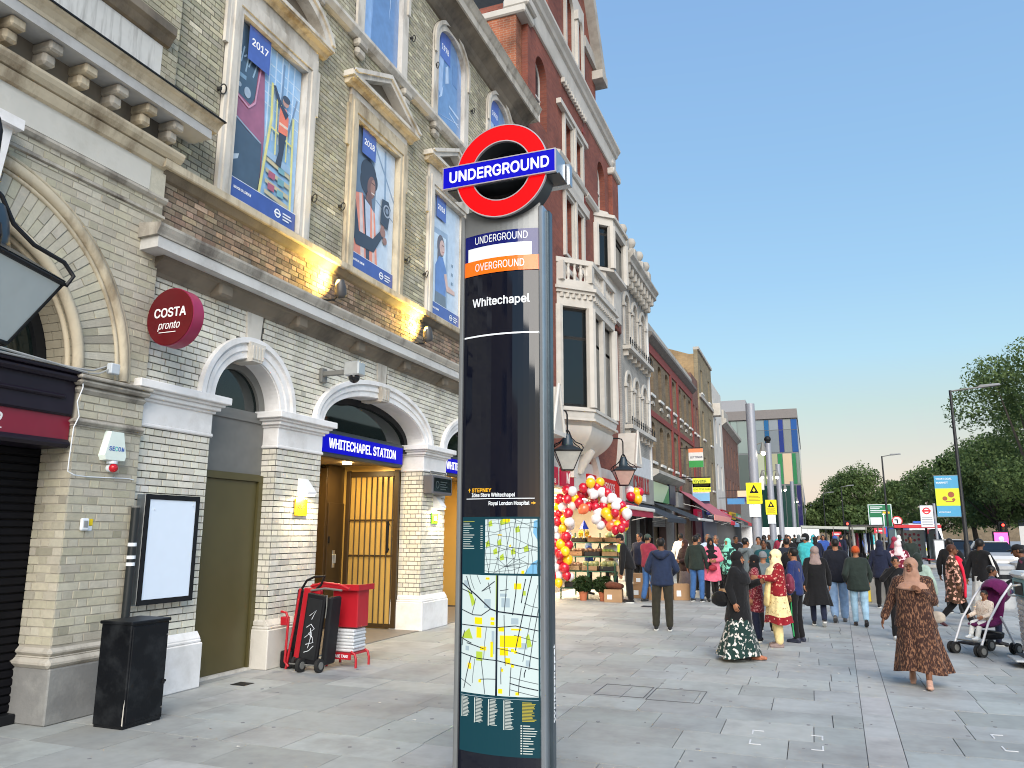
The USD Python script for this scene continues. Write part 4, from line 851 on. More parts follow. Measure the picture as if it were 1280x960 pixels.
obj('screen_text', [ext(sg.Point(.20, .18).buffer(.07).difference(sg.Point(.20, .18).buffer(.055)), .204, .206, facing_x(0))] + [ext(rect(.32, .23 - k * .045, .62 - .06 * (k % 2), .245 - k * .045), .204, .206, facing_x(0)) for k in range(4)], mat('dim_text', (.05, .07, .07), .4), t)
obj('bracket', [tube([(.1, .1, .36), (.1, .1, .43), (.1, .76, .43), (.1, .76, .36)], .012, 6)], grey_metal, t)
t = thing('security_camera', 'grey security camera on a wall arm between the two white arches', 'security camera', (XW + .01, 9.50, 4.06))
obj('wall_plate', cham(0, .06, -.05, .09, -.10, .12, .01), grey_metal, t); obj('arm', cham(.05, .52, -.03, .03, -.01, .07, .012), grey_metal, t); obj('housing', cham(.46, .72, -.10, .10, -.04, .17, .02), mat('camera_silver', (.50, .52, .52), .35, metal=.5), t)
dm = trimesh.creation.icosphere(2, .085); dm.apply_translation((.59, 0, -.06)); obj('dome', dm, mat('dome_black', (.008, .008, .01), .1), t, smooth=True)
def spot(y, label):
    t = thing('flood_light', label, 'floodlight', (XW + .03, y, 5.14))
    obj('bracket', [tube([(0, -.14, .10), (.08, -.14, .08), (.16, -.06, .10), (.18, 0, .18)], .018, 6)], black_metal, t)
    h = lathe([(0, -.14), (.075, -.14), (.095, -.10), (.09, .02), (.06, .13), (.0, .14)], (0, 0, 0), 16)
    h.apply_transform(trimesh.transformations.rotation_matrix(.15, (1, 0, 0))); h.apply_translation((.21, .02, .30)); obj('housing', h, mat('flood_grey', (.05, .05, .052), .4), t, smooth=40)
    L = UsdLux.DiskLight.Define(stage, t + '/flood_lamp'); L.CreateRadiusAttr(.05); L.CreateNormalizeAttr(True); L.CreateIntensityAttr(1); L.CreateExposureAttr(math.log2(FLOOD)); L.CreateColorAttr(Gf.Vec3f(1, .66, .14))
    d = np.array([-.52, -.50, .62]); d /= np.linalg.norm(d)
    m = Gf.Matrix4d().SetRotate(Gf.Rotation(Gf.Vec3d(0, 0, -1), Gf.Vec3d(*map(float, d)))); m.SetTranslateOnly(Gf.Vec3d(.20, -.06, .36)); L.AddTransformOp().Set(m)
FLOOD = 13.0
spot(9.55, 'small grey floodlight casting yellow light on sooty brick, under the 2018 camera poster')
spot(12.48, 'small grey floodlight casting yellow light, under the woman in blue polo poster')
t = thing('round_sign', 'round dark red projecting sign lettered COSTA pronto', 'sign', (-6.34, 6.22, 4.045))
obj('drum', disc(.325, .15, 'y', (0, 0, 0), 48), mat('costa_side', (.30, .02, .075), .35), t, smooth=40)
obj('face', disc(.318, .012, 'y', (0, -.078, 0), 48), mat('costa_red', (.105, .002, .006), .3), t, smooth=40)
cf = Fr((0, -.084, 0), (1, 0, 0), (0, 0, 1))
obj('lettering', [text_at('COSTA', .098, 0, .0, .0, cf, width=.45, centre=True), text_at('pronto', .085, 0, -.135, .0, cf, bold=False, width=.30, centre=True, slant=.22), ext(rect(-.13, -.178, .10, -.170), 0, .004, cf)], wt, t)
obj('bracket', [cham(-.42, -.32, -.04, .04, -.06, .04, .006), cham(-.415, -.395, -.10, .10, -.16, .14, .006)], mat('bracket_grey', (.45, .45, .46), .5), t)
# alarm box, entry pad, pipe, poster case, cabinet
t = thing('alarm_box', 'white alarm box lettered SECOM with red lamp on the cream brick pier', 'alarm box', (XP, 5.86, 2.44))
al = m3.Manifold.hull_points(np.array([(0, -.13, .02), (0, .13, .02), (0, .15, .07), (0, -.15, .07), (0, -.09, .33), (0, .09, .33), (.075, -.115, .03), (.075, .115, .03), (.075, .13, .075), (.075, -.13, .075), (.075, -.075, .32), (.075, .075, .32)]))
obj('case', man(al), flat('alarm_white', (226, 238, 230), .35), t)
af = facing_x(.0755)
for s, a, col in (('S', -.09, (20, 80, 170)), ('E', -.053, (20, 80, 170)), ('C', -.018, (60, 190, 190)), ('O', .02, (20, 80, 170)), ('M', .062, (20, 80, 170))): obj('lettering', text_at(s, .042, a, .125, 0, af, width=.034, depth=.002), flat('alarm_%d' % col[0], col, .4), t)
obj('lamp_base', [disc(.055, .03, 'z', (.03, 0, .008), 16), disc(.04, .05, 'x', (.02, -.01, -.05), 16)], p_white, t); rl = trimesh.creation.icosphere(2, .045); rl.apply_translation((.06, .0, -.05)); obj('red_lamp', rl, mat('red_plastic', (.50, .01, .02), .2), t, smooth=True)
t = thing('entry_pad', 'small white keypad with yellow sticker on the cream brick pier', 'keypad', (XP + .008, 5.62, 1.76))
obj('pad', cham(0, .035, -.045, .045, 0, .12, .012), p_white, t); obj('button', cham(.034, .04, -.025, .025, .03, .095, .006), alu, t); obj('sticker', box(0, .004, .05, .105, .05, .115), flat('sticker_yellow', (230, 200, 20), .5), t); obj('sticker', box(0, .004, .05, .10, -.0, .045), p_white, t)
t = thing('drain_pipe', 'short black pipe taped white on the wall behind the black cabinet', 'pipe', (XP + .06, 6.19, 0))
obj('pipe', tube([(0, 0, 0), (0, 0, 2.0)], .042, 12), mat('pipe_black', (.012, .016, .018), .4), t, smooth=50); obj('tape', [disc(.044, .035, 'z', (0, 0, z), 12) for z in (1.62, 1.49, 1.42)], p_white, t); obj('cap', disc(.05, .02, 'z', (0, 0, 2.01), 12), grey_metal, t)
t = thing('poster_case', 'blank lit white notice case in black frame beside the olive side door', 'notice case', (XW + .01, 6.30, .99))
obj('case', cham(0, .13, 0, .78, 0, 1.16, .008), alu, t); obj('frame', ext(rect(.0, .0, .78, 1.16).difference(rect(.055, .055, .725, 1.105)), .13, .142, facing_x(0)), black_metal, t); obj('blank_sheet', box(.128, .134, .05, .73, .05, 1.11), mat('blank_sheet', (.62, .70, .80), .3, var=.02, emit=(.62, .74, .92), estr=.06), t); obj('bolt', [disc(.008, .006, 'x', (.143, y, z), 8) for y, z in ((.12, 1.0), (.68, 1.06))], p_white, t)
cab = thing('utility_cabinet', 'scuffed black metal cabinet standing before the white plinth', 'cabinet', (-6.25, 5.58, 0))
cabm = mat('cabinet_black', (.006, .007, .009), .42, spec=.2, var=.3, scale=3, dirt=(.05, .055, .06), dscale=5, damt=.3, bump=.001)
obj('body', cham(0, .37, 0, .455, .02, .915, .008), cabm, cab); obj('lid', cham(-.015, .385, -.012, .467, .905, .935, .008), cabm, cab); obj('door', cham(.366, .378, .02, .44, .05, .89, .005), cabm, cab); obj('plinth', box(.01, .36, .01, .445, 0, .03), black_metal, cab); obj('lock', [cham(.376, .40, .405, .43, .33, .37, .004), disc(.012, .02, 'x', (.40, .42, .36), 8)], black_metal, cab); obj('rivet', [disc(.008, .004, 'x', (.379, .43, z), 8) for z in (.12, .78)], grey_metal, cab)
obj('paint_chip', [ext(sg.Polygon([(.355, .04), (.369, .03), (.371, .26), (.362, .2)]), .0005, .002, Fr((0, 0, 0), (1, 0, 0), (0, 0, 1)))], pale_stone, cab)
t = thing('junction_box', 'small grey junction box on the arch moulding above the shop cables', 'junction box', (XP + .05, 5.66, 3.34)); obj('box', cham(0, .07, 0, .11, 0, .11, .008), flat('jbox', (190, 198, 205), .5), t); obj('cable', tube([(.03, 0, .04), (.03, -.1, -.02), (.02, -.22, -.04)], .008, 5), _mats['grey_cable'], t)
t = thing('cable_run', 'thin white cable looping down the edge of the cream brick pier', 'cable', (0, 0, 0)); obj('cable', tube([(-6.62, 5.385, 3.30), (-6.61, 5.40, 3.15), (-6.63, 5.37, 3.0), (-6.62, 5.40, 2.86), (-6.64, 5.37, 2.75), (-6.64, 5.36, 2.45), (-6.64, 5.36, 2.32), (-6.625, 5.42, 2.29), (-6.668, 5.6, 2.285), (-6.668, 6.1, 2.30), (-6.668, 6.17, 2.29)], .006, 5), p_white, t)

# ================================================================== lanterns
def lantern(x, y, z, label, tint=None, arm=(1, 0)):
    """four-sided tapered street lantern hung from a swan-neck bracket; z is the bottom of the glass"""
    t = thing('street_lantern', label, 'lantern', (x, y, z), .35)
    cold = tint or mat('milk_glass', (.46, .50, .49), .25, var=.05, emit=(.75, .85, .85), estr=.02)
    b, T, h = .15, .36, .50
    P0 = [(sx * b, sy * b, 0) for sx, sy in ((-1, -1), (1, -1), (1, 1), (-1, 1))]; P1 = [(sx * T, sy * T, h) for sx, sy in ((-1, -1), (1, -1), (1, 1), (-1, 1))]
    for k in range(4):
        q = (k + 1) % 4; obj('pane', joined([(np.array([P0[k], P0[q], P1[q], P1[k]]), np.array([[0, 1, 2, 3]]))]), cold, t)
        obj('corner_bar', tube([P0[k], P1[k]], .014, 6), black_metal, t)
    obj('bottom_frame', [tube([P0[k], P0[(k + 1) % 4]], .016, 6) for k in range(4)] + [box(-b, b, -b, b, -.02, .0)], black_metal, t)
    obj('top_frame', [tube([P1[k], P1[(k + 1) % 4]], .02, 6) for k in range(4)], black_metal, t)
    ring = [(sx * .14, sy * .14, h + .17) for sx, sy in ((-1, -1), (1, -1), (1, 1), (-1, 1))]; V = np.array([(p[0] * 1.04, p[1] * 1.04, p[2] + .02) for p in P1] + ring); Fc = [(k, (k + 1) % 4, 4 + (k + 1) % 4, 4 + k) for k in range(4)]
    obj('roof', joined([(V, np.array(Fc))]), mat('lantern_blue_black', (.02, .028, .035), .35), t)
    obj('chimney', lathe([(.15, h + .15), (.16, h + .19), (.15, h + .24), (.135, h + .36), (.10, h + .46), (.05, h + .49), (0, h + .50)], (0, 0, 0), 16), mat('lantern_blue', (.025, .045, .065), .4), t, smooth=30)
    s = [tube([(0, 0, h + .48), (0, 0, h + .62)], .02, 8)]
    for k in range(4):
        a = math.atan2(P1[k][1], P1[k][0]); c, n_ = math.cos(a), math.sin(a)
        s.append(tube([(0, 0, h + .60), (.07 * c, .07 * n_, h + .54), (.16 * c, .16 * n_, h + .36), (.30 * c, .30 * n_, h + .24), (.50 * c, .50 * n_, h + .16), (.57 * c, .57 * n_, h + .07), (.53 * c, .53 * n_, h - .01), (.50 * c, .50 * n_, h + .01)], .016, 6))
    obj('yoke', s, black_metal, t, smooth=50)
    sw = tube([(0, 0, h + .58), (0, 0, h + 1.10), (-.03, 0, h + 1.17), (-.10, 0, h + 1.20), (-.5, 0, h + 1.20)] if False else [(0, 0, h + .58), (0, 0, h + 1.02), (arm[0] * .04, arm[1] * .04, h + 1.12), (arm[0] * .14, arm[1] * .14, h + 1.15), (arm[0] * .55, arm[1] * .55, h + 1.15)], .024, 8)
    obj('swan_neck', sw, black_metal, t, smooth=50)
    return t
lantern(-5.17, 3.33, 3.02, 'large four-sided lantern with cloudy glass hanging at the left edge, before the arch', arm=(-.94, .34))
# ================================================================== the street beyond the station
def bwall(name, c1, c2, mortar, axis='y', bump=.004, dirt=.25):
    """far-off brick: courses laid along the wall"""
    if name in _mats: return _mats[name]
    _mats[name] = usdkit.material(stage, '/World/Looks/' + name, {
        'g': ('geometry', {}), 's': ('separate_xyz', {}), 'a': ('math', {'math_type': 'add'}), 'c': ('combine_xyz', {}),
        'b': ('brick_texture', {'scale': 1.0, 'brick_width': .225, 'row_height': .075, 'mortar_size': .006, 'color1': c1, 'color2': c2, 'mortar': mortar, 'bias': .0}),
        'n': ('noise_texture', {'scale': .9, 'detail': 7, 'roughness': .65}), 'r': ('map_range', {'from_min': .35, 'from_max': .75, 'to_min': 1.0, 'to_max': 1 - dirt * 2}), 'cc': ('combine_color', {}), 'm': ('mix_color', {'blend_type': 'multiply', 'fac': 1.0}),
        'u': ('bump', {'strength': .6, 'distance': bump}), 'p': ('principled_bsdf', {'roughness': .85})},
        [('g.position', 's.vector'), ('s.x', 'a.value1'), ('s.y', 'a.value2'), ('a.value', 'c.x'), ('s.z', 'c.y'), ('c.vector', 'b.vector'), ('g.position', 'n.vector'), ('n.fac', 'r.value'), ('r.result', 'cc.r'), ('r.result', 'cc.g'), ('r.result', 'cc.b'), ('b.color', 'm.a'), ('cc.color', 'm.b'), ('m.result', 'p.base_color'), ('b.fac', 'u.height'), ('u.normal', 'p.normal')], surface='p.BSDF')
    return _mats[name]
red_brick = bwall('red_brick', (.27, .078, .048), (.20, .055, .036), (.20, .09, .07))
orange_brick = bwall('orange_brick', (.46, .15, .065), (.36, .105, .05), (.42, .30, .22), dirt=.4)
grey_brick = bwall('grey_painted_brick', (.42, .41, .38), (.36, .35, .33), (.26, .25, .24))
brown_brick = bwall('brown_brick', (.22, .165, .10), (.155, .115, .07), (.20, .17, .13))
yellow_brick = bwall('pale_yellow_brick', (.30, .245, .15), (.23, .19, .115), (.24, .21, .16))
tan_brick = bwall('tan_brick', (.40, .27, .13), (.33, .22, .11), (.36, .28, .18))
dull_red = bwall('dull_red_brick', (.21, .10, .075), (.16, .075, .055), (.19, .13, .1))
render_w = mat('white_render', (.56, .545, .51), .8, var=.06, scale=1.2, dirt=(.36, .34, .31), dscale=.8, damt=.4)
stone_l = mat('light_stone', (.50, .48, .44), .8, var=.07, scale=2, dirt=(.33, .31, .27), dscale=1.1, damt=.45, bump=.003, bscale=30)
stone_d = mat('grimy_stone', (.40, .385, .35), .85, var=.12, scale=2, dirt=(.17, .16, .14), dscale=1.1, damt=.6, bump=.004, bscale=30)
red_paint = mat('oxide_red_paint', (.20, .035, .028), .7, var=.1)
win_glass = pane('window_glass', (.03, .045, .055), .15)
sash_w = mat('sash_white', (.62, .62, .60), .5, var=.05)
room_dark = mat('room_dark', (.03, .03, .032), .9)
def facade(t, fr, outline, wins, material, thick=.28, depth=.16, frame=sash_w, cross=True, sill=None, glass=None):
    """a wall with real openings; each window is a part with its pane as a sub-part"""
    obj('wall', ext(outline.difference(unary_union(wins)) if wins else outline, -thick, 0, fr), material, t)
    for w in wins:
        a0, b0, a1, b1 = w.bounds; m = [ext(w.difference(w.buffer(-.055)), -depth - .05, -depth, fr)]
        if cross:
            m.append(ext(rect(a0, (b0 + b1) / 2 - .025, a1, (b0 + b1) / 2 + .025).intersection(w), -depth - .04, -depth + .012, fr))
            if a1 - a0 > .9: m.append(ext(rect((a0 + a1) / 2 - .02, b0, (a0 + a1) / 2 + .02, b1).intersection(w), -depth - .04, -depth + .008, fr))
        o = obj('window', m, frame, t)
        obj('pane', ext(w.buffer(-.03), -depth - .035, -depth - .028, fr), glass or win_glass, o)
        obj('room', ext(w.buffer(.1), -thick - .5, -thick - .45, fr), room_dark, o)
        if sill: obj('sill', ext(rect(a0 - .08, b0 - .13, a1 + .08, b0 - .01), -.1, .10, fr), sill, o)
def vrect(c, w, z0, z1): return rect(c - w / 2, z0, c + w / 2, z1)
def varch(c, w, z0, z1, f=.5): return arch(c, z1 - w * f, w / 2, w * f, z0, 16)

# ---- tall red brick building with stone bay
XR = -6.72; FR = facing_x(XR)
rb = thing('red_brick_building', 'tall red brick Victorian building with stone bay window, balcony and gable', 'building', (0, 0, 0))
out = rect(18.7, 3.6, 29.4, 17.6)
wins = [varch(19.9, 1.05, 13.75, 15.95), varch(27.15, 1.15, 13.8, 16.0)] + [vrect(c, .85, z0, z1) for c in (22.55, 23.75) for z0, z1 in ((13.8, 15.2), (10.6, 12.5))] + [vrect(28.4, .5, 5.8, 9.3), vrect(19.6, .9, 10.2, 12.3)]
facade(rb, FR, out, wins, red_brick, depth=.22, frame=sash_w)
facade(rb, facing_ny(18.705), rect(-19, 0, XR - .23, 16.2), [], orange_brick)
obj('rear', box(-19, -7.1, 18.9, 29.4, 4.2, 17.4), red_brick, rb); obj('flank_end', box(-7.3, XR - .23, 18.712, 19.0, 13, 17.6), red_brick, rb); obj('ground_side', box(-9.2, -6.9, 29.2, 29.4, 0, 4.2), stone_l, rb)
obj('stack', [cham(-10.4, -6.9, 18.2, 18.69, 13.4, 16.4, .02)], orange_brick, rb)
obj('stack_cap', [cham(-10.5, -6.6, 18.12, 18.95, 16.35, 16.6, .04), cham(-7.3, -6.5, 18.15, 18.95, 16.6, 16.9, .05)], stone_l, rb)
obj('finial', lathe([(.28, 16.9), (.30, 17.0), (.20, 17.1), (.12, 17.3), (.16, 17.5), (.22, 17.75), (.16, 18.0), (.0, 18.1)], (-6.95, 18.55, 0), 16), stone_l, rb, smooth=30)
obj('slate_slope', joined([(np.array([(-6.9, 18.9, 17.6), (-6.9, 29.4, 17.6), (-12, 29.4, 22.5), (-12, 18.9, 22.5)]), np.array([[0, 1, 2, 3]]))]), slate, rb)
Rm = lambda pts, a0=18.68, a1=29.42: moulding(pts, a0, a1, FR)
obj('main_band', [Rm([(0, 16.55), (.06, 16.56), (.08, 16.64), (.08, 17.2), (.16, 17.25), (.20, 17.36), (.30, 17.48), (.30, 17.58), (0, 17.66)])], stone_l, rb)
obj('dentils', [cham(XR, XR + .14, y, y + .12, 16.36, 16.54, .015) for y in np.arange(21.9, 24.7, .22)], stone_l, rb)
obj('upper_string', [Rm([(0, 13.42), (.10, 13.45), (.16, 13.55), (.16, 13.64), (0, 13.70)], 24.6, 28.1), Rm([(0, 12.75), (.16, 12.78), (.18, 12.92), (0, 12.98)], 21.3, 24.7), Rm([(0, 13.5), (.12, 13.52), (.16, 13.64), (0, 13.70)], 21.3, 24.7)], stone_l, rb)
for z0, z1 in ((13.7, 15.45), (10.4, 12.75)):
    obj('window_stonework', [ext(rect(22.0, z0, 24.35, z1).difference(unary_union([vrect(c, .83, z0 + .1, z1 - .25) for c in (22.55, 23.75)])), .0, .10, FR), ext(vrect(23.15, .16, z0, z1), .09, .15, FR), ext(rect(21.4, z1 - .12, 24.7, z1 + .05), 0, .16, FR)], stone_l, rb)
obj('stone_apron', [ext(rect(21.95, 12.98, 24.4, 13.5), 0, .05, FR), ext(rect(22.2, 13.05, 24.15, 13.4), .04, .075, FR)], stone_l, rb)
for k in range(26): obj('quoin_edge', [cham(XR - .01, XR + .03, 24.5 - .05 * (k % 2), 24.7, 10.4 + k * .22, 10.4 + k * .22 + .20, .008)], red_paint if k % 2 else red_brick, rb)
# gable
gp = sg.Polygon([(20.4, 17.6), (26.3, 17.6), (26.3, 19.2), (23.35, 24.0), (20.4, 19.2)])
gw = [varch(22.65, .85, 17.75, 20.1), varch(23.85, .85, 17.75, 20.1)]
facade(rb, Fr((XR + .06, 0, 0), (0, 1, 0), (0, 0, 1)), gp, gw, red_brick, depth=.2, frame=sash_w)
gf = Fr((XR + .06, 0, 0), (0, 1, 0), (0, 0, 1))
obj('gable_stonework', [ext(rect(22.1, 17.65, 24.4, 20.6).difference(unary_union([w.buffer(-.01) for w in gw])), 0, .10, gf), ext(vrect(23.25, .18, 17.7, 19.7), .1, .2, gf), ext(rect(23.1, 19.5, 23.4, 19.85), .1, .25, gf)], stone_l, rb)
obj('gable_coping', [ext(sg.LineString([(20.2, 19.0), (23.35, 24.2), (26.6, 19.0)]).buffer(.2, join_style=2, cap_style=2).difference(gp.buffer(-.12)), -.2, .36, gf), ext(rect(25.8, 18.8, 26.6, 19.15), -.1, .42, gf), ext(rect(24.5, 19.35, 26.2, 19.8), -.1, .12, gf)], stone_d, rb)
# end pier with ball
obj('end_pier', [cham(XR - .4, XR + .16, 28.35, 29.38, 9.6, 16.1, .02)], red_brick, rb)
obj('ball_finial', [cham(XR - .5, XR + .28, 28.25, 29.45, 16.05, 16.35, .05), lathe([(.34, 16.35), (.2, 16.5), (.12, 16.56), (.2, 16.62), (.27, 16.76), (.2, 16.96), (0, 17.02)], (XR - .1, 28.85, 0), 14)], stone_l, rb, smooth=40)
# small oriel on the right, second floor
def canted(y0, y1, pr, cant, z0, z1, x=XR):
    return sg.Polygon([(x - .1, y0), (x, y0), (x + pr, y0 + cant), (x + pr, y1 - cant), (x, y1), (x - .1, y1)])
def prism(p, z0, z1):
    return ext(p, z0, z1)
def bay(t, y0, y1, pr, cant, z0, z1, head, name='bay', x=XR, mid=.55):
    """a canted stone bay: sill, corner posts, head, panes in the three faces"""
    p = canted(y0, y1, pr, cant, z0, z1, x); q = sg.Polygon([(x - .1, y0 + .12), (x + pr - .14, y0 + cant + .07), (x + pr - .14, y1 - cant - .07), (x - .1, y1 - .12)])
    b = obj(name, prism(p.buffer(.03, join_style=2), z1, z1 + head), stone_l, t); obj('bay_sill', prism(p.buffer(.03, join_style=2), z0 - .12, z0), stone_l, b)
    pts = [(x, y0), (x + pr, y0 + cant), (x + pr, y1 - cant), (x, y1)]
    posts = []
    for i, (px, py_) in enumerate(pts):
        s = .16; posts.append(prism(sg.Point(px - (.05 if i in (1, 2) else -.02), py_).buffer(s, 2), z0, z1))
    if (y1 - y0 - 2 * cant) > 2.2: posts.append(box(x + pr - .22, x + pr + .01, (y0 + y1) / 2 - .12, (y0 + y1) / 2 + .12, z0, z1))
    obj('post', posts[0], stone_l, b)
    for m in posts[1:]: obj('post', m, stone_l, b)
    zm = z0 + (z1 - z0) * mid + .4
    obj('glazing_frame', [prism(q.difference(q.buffer(-.06)), z0, z0 + .12), prism(q.difference(q.buffer(-.06)), zm, zm + .1), prism(q.difference(q.buffer(-.06)), z1 - .1, z1)], mat('frame_dark', (.05, .045, .04), .5), b)
    obj('pane', [prism(q.difference(q.buffer(-.02)), z0 + .05, z1 - .05)], pane('bay_glass', (.012, .018, .022), .12), b)
    obj('room', [prism(q.buffer(-.2), z0, z1)], room_dark, b)
    return b
bay(rb, 25.95, 29.2, .55, .55, 11.35, 13.0, .35, 'oriel')
obj('oriel_head', [prism(canted(25.9, 29.25, .62, .55, 0, 1).buffer(.05, join_style=2), 13.3, 13.42), prism(canted(25.95, 29.2, .4, .5, 0, 1), 13.42, 13.6), prism(canted(25.95, 29.2, .3, .4, 0, 1), 9.8, 11.25)], stone_l, rb)
# big first-floor bay with balustraded balcony
BY0, BY1, BP, BC = 21.3, 25.9, .86, .85
bay(rb, BY0, BY1, BP, BC, 5.45, 8.55, .42, 'bay_window')
P0 = canted(BY0, BY1, BP, BC, 0, 1)
obj('bay_cornice', [prism(P0.buffer(.10, join_style=2), 8.96, 9.06), prism(P0.buffer(.17, join_style=2), 9.06, 9.16), prism(P0.buffer(.06, join_style=2), 9.16, 9.30)], stone_l, rb)
de = []
for (xa, ya), (xb, yb_) in zip([(XR, BY0), (XR + BP, BY0 + BC), (XR + BP, BY1 - BC)], [(XR + BP, BY0 + BC), (XR + BP, BY1 - BC), (XR, BY1)]):
    n = int(math.hypot(xb - xa, yb_ - ya) / .2)
    for k in range(n):
        f = (k + .5) / n; de.append(box(xa + (xb - xa) * f - .05 + .06, xa + (xb - xa) * f + .05 + .06, ya + (yb_ - ya) * f - .05, ya + (yb_ - ya) * f + .05, 8.82, 8.96))
obj('bay_dentils', de, stone_l, rb, kind='stuff')
obj('balcony_rail', [prism(P0.buffer(.08, join_style=2).difference(P0.buffer(-.16)), 9.92, 10.08), prism(P0.buffer(.05, join_style=2).difference(P0.buffer(-.16)), 9.30, 9.40)], stone_l, rb)
for i, (px, py_) in enumerate([(XR + .1, BY0 + .1), (XR + BP - .06, BY0 + BC), (XR + BP - .06, (BY0 + BY1) / 2), (XR + BP - .06, BY1 - BC), (XR + .1, BY1 - .1)]): obj('balcony_pier', box(px - .14, px + .12, py_ - .14, py_ + .14, 9.36, 9.96), stone_l, rb)
for (xa, ya), (xb, yb_), n in (((XR + .05, BY0), (XR + BP, BY0 + BC), 5), ((XR + BP - .05, BY0 + BC + .1), (XR + BP - .05, (BY0 + BY1) / 2), 6), ((XR + BP - .05, (BY0 + BY1) / 2), (XR + BP - .05, BY1 - BC), 6)):
    for k in range(n):
        f = (k + .7) / (n + .4); obj('baluster', lathe([(.05, 9.4), (.04, 9.45), (.075, 9.6), (.035, 9.8), (.055, 9.92)], (xa + (xb - xa) * f - .02, ya + (yb_ - ya) * f, 0), 8), stone_l, rb)
def cring(q_, z): return [(x_, y_, z) for x_, y_ in canted(BY0 + (1 - q_) * 1.5, BY1 - (1 - q_) * 1.5, BP * q_ + .03, BC * q_, 0, 1).exterior.coords[:-1]]
obj('bay_corbel', man(m3.Manifold.hull_points(np.array(sum([cring(math.cos(f * 1.3) ** .7, 5.34 - f * .72) for f in np.linspace(0, .62, 8)], [])))), render_w, rb, smooth=20)
obj('bay_corbel_lower', man(m3.Manifold.hull_points(np.array(sum([cring(.86 * math.cos(f * 1.45) ** .8, 4.92 - f * .78) for f in np.linspace(0, .97, 10)], [])))), render_w, rb, smooth=20)
obj('bay_corbel_roll', [prism(P0.buffer(.06, join_style=2), 5.05, 5.12), prism(P0.buffer(.07, join_style=2), 5.33, 5.40)], stone_l, rb)
obj('corbel_scroll', [tube([(XR + .02, 23.4, 3.6), (XR + .1, 23.4, 3.9), (XR + .28, 23.4, 4.2), (XR + .45, 23.4, 4.35)], [.12, .2, .22, .15], 10)], render_w, rb, smooth=50)
# ground floor: piers, shop arch, fascia, lit interior with awning
[obj('shop_pier', cham(XR - .4, XR + .14, y, y + .5, 0, 4.0, .02), stone_l, rb) for y in (18.75, 28.9)]
obj('shop_head', ext(rect(19.2, 3.05, 28.9, 4.0), -.3, .02, FR), render_w, rb)
obj('shop_arch', [ext(arch(23.9, 3.4, 1.7, 1.3, 3.4).difference(arch(23.9, 3.4, 1.35, 1.0, 3.3)), .0, .2, FR)], render_w, rb)
obj('shop_interior', [box(-9.2, -9.1, 19, 29, 0, 3.2), box(-9.2, XR, 19, 29, 3.1, 3.15)], mat('shop_back', (.55, .42, .26), .7, emit=(1.0, .72, .38), estr=.28), rb)
shop_l = obj('shop_lamp', [box(-7.6, -7.5, 20.2 + k * 1.9, 21.6 + k * 1.9, 2.92, 2.96) for k in range(4)], mat('tube_light', (.9, .85, .7), .5, emit=(1, .86, .6), estr=7.0), rb, kind='stuff')
for k in range(3):
    L = UsdLux.RectLight.Define(stage, rb + '/shop_light_%d' % k); L.CreateWidthAttr(.3); L.CreateHeightAttr(1.6); L.CreateNormalizeAttr(True); L.CreateExposureAttr(math.log2(22.0)); L.CreateIntensityAttr(1); L.CreateColorAttr(Gf.Vec3f(1, .80, .52)); L.AddTranslateOp().Set(Gf.Vec3d(-7.2, 20.8 + 2.7 * k, 2.88))
def shop_sign(t, fr, a0, b0, a1, b1, rgb, words, wrgb=(245, 240, 235), c=.03, light=.0, name='fascia_sign', h=None):
    key = 'sign_%d_%d_%d' % rgb
    s = obj(name, ext(rect(a0, b0, a1, b1), -.02, c, fr), lit(key, rgb, 1, light) if light else flat(key, rgb, .35), t)
    for k, (w, hh, da, db) in enumerate(words): obj('lettering', text_at(w, hh, a0 + da, b0 + db, c, fr), flat('signw_%d_%d_%d' % wrgb, wrgb, .4), s)
pink = (214, 40, 78)
shop_sign(rb, FR, 19.5, 3.1, 21.0, 3.6, pink, [('Fruit &', .18, .2, .27), ('vegetables', .16, .15, .05)], c=.08, light=.12)
shop_sign(rb, FR, 21.3, 3.1, 22.6, 3.6, pink, [('M', .3, .5, .1)], c=.08, light=.12)
shop_sign(rb, FR, 24.2, 3.05, 28.6, 3.65, (200, 12, 20), [('FRESH FOODS', .3, .8, .15)], c=.10, light=.2)
def awning(t, y0, y1, x0, z0, x1, z1, m, val=.22, vm=None, name='awning'):
    V = np.array([(x0, y0, z0), (x0, y1, z0), (x1, y1, z1), (x1, y0, z1)]); V = np.vstack([V, V - [0, 0, .03]])
    a = obj(name, joined([(V, np.array([[0, 3, 2, 1], [4, 5, 6, 7], [0, 4, 7, 3], [1, 2, 6, 5], [0, 1, 5, 4], [3, 7, 6, 2]]))]), m, t)
    obj('valance', cham(x1 - .02, x1 + .02, y0, y1, z1 - val, z1, .008), vm or m, a)
    for y in (y0 + .2, y1 - .2): obj('arm', tube([(x0, y, z0 - .7), ((x0 + x1) / 2, y, (z0 + z1) / 2 - .25), (x1, y, z1 - .04)], .018, 6), sash_w, a)
    return a
cr = flat('awning_crimson', (160, 30, 62), .7)
awning(rb, 24.6, 29.0, XR + .05, 3.0, XR + 1.25, 2.55, cr, .24)
obj('awning_box', cham(XR + 1.2, XR + 1.34, 24.55, 29.05, 2.52, 2.64, .02), sash_w, rb)
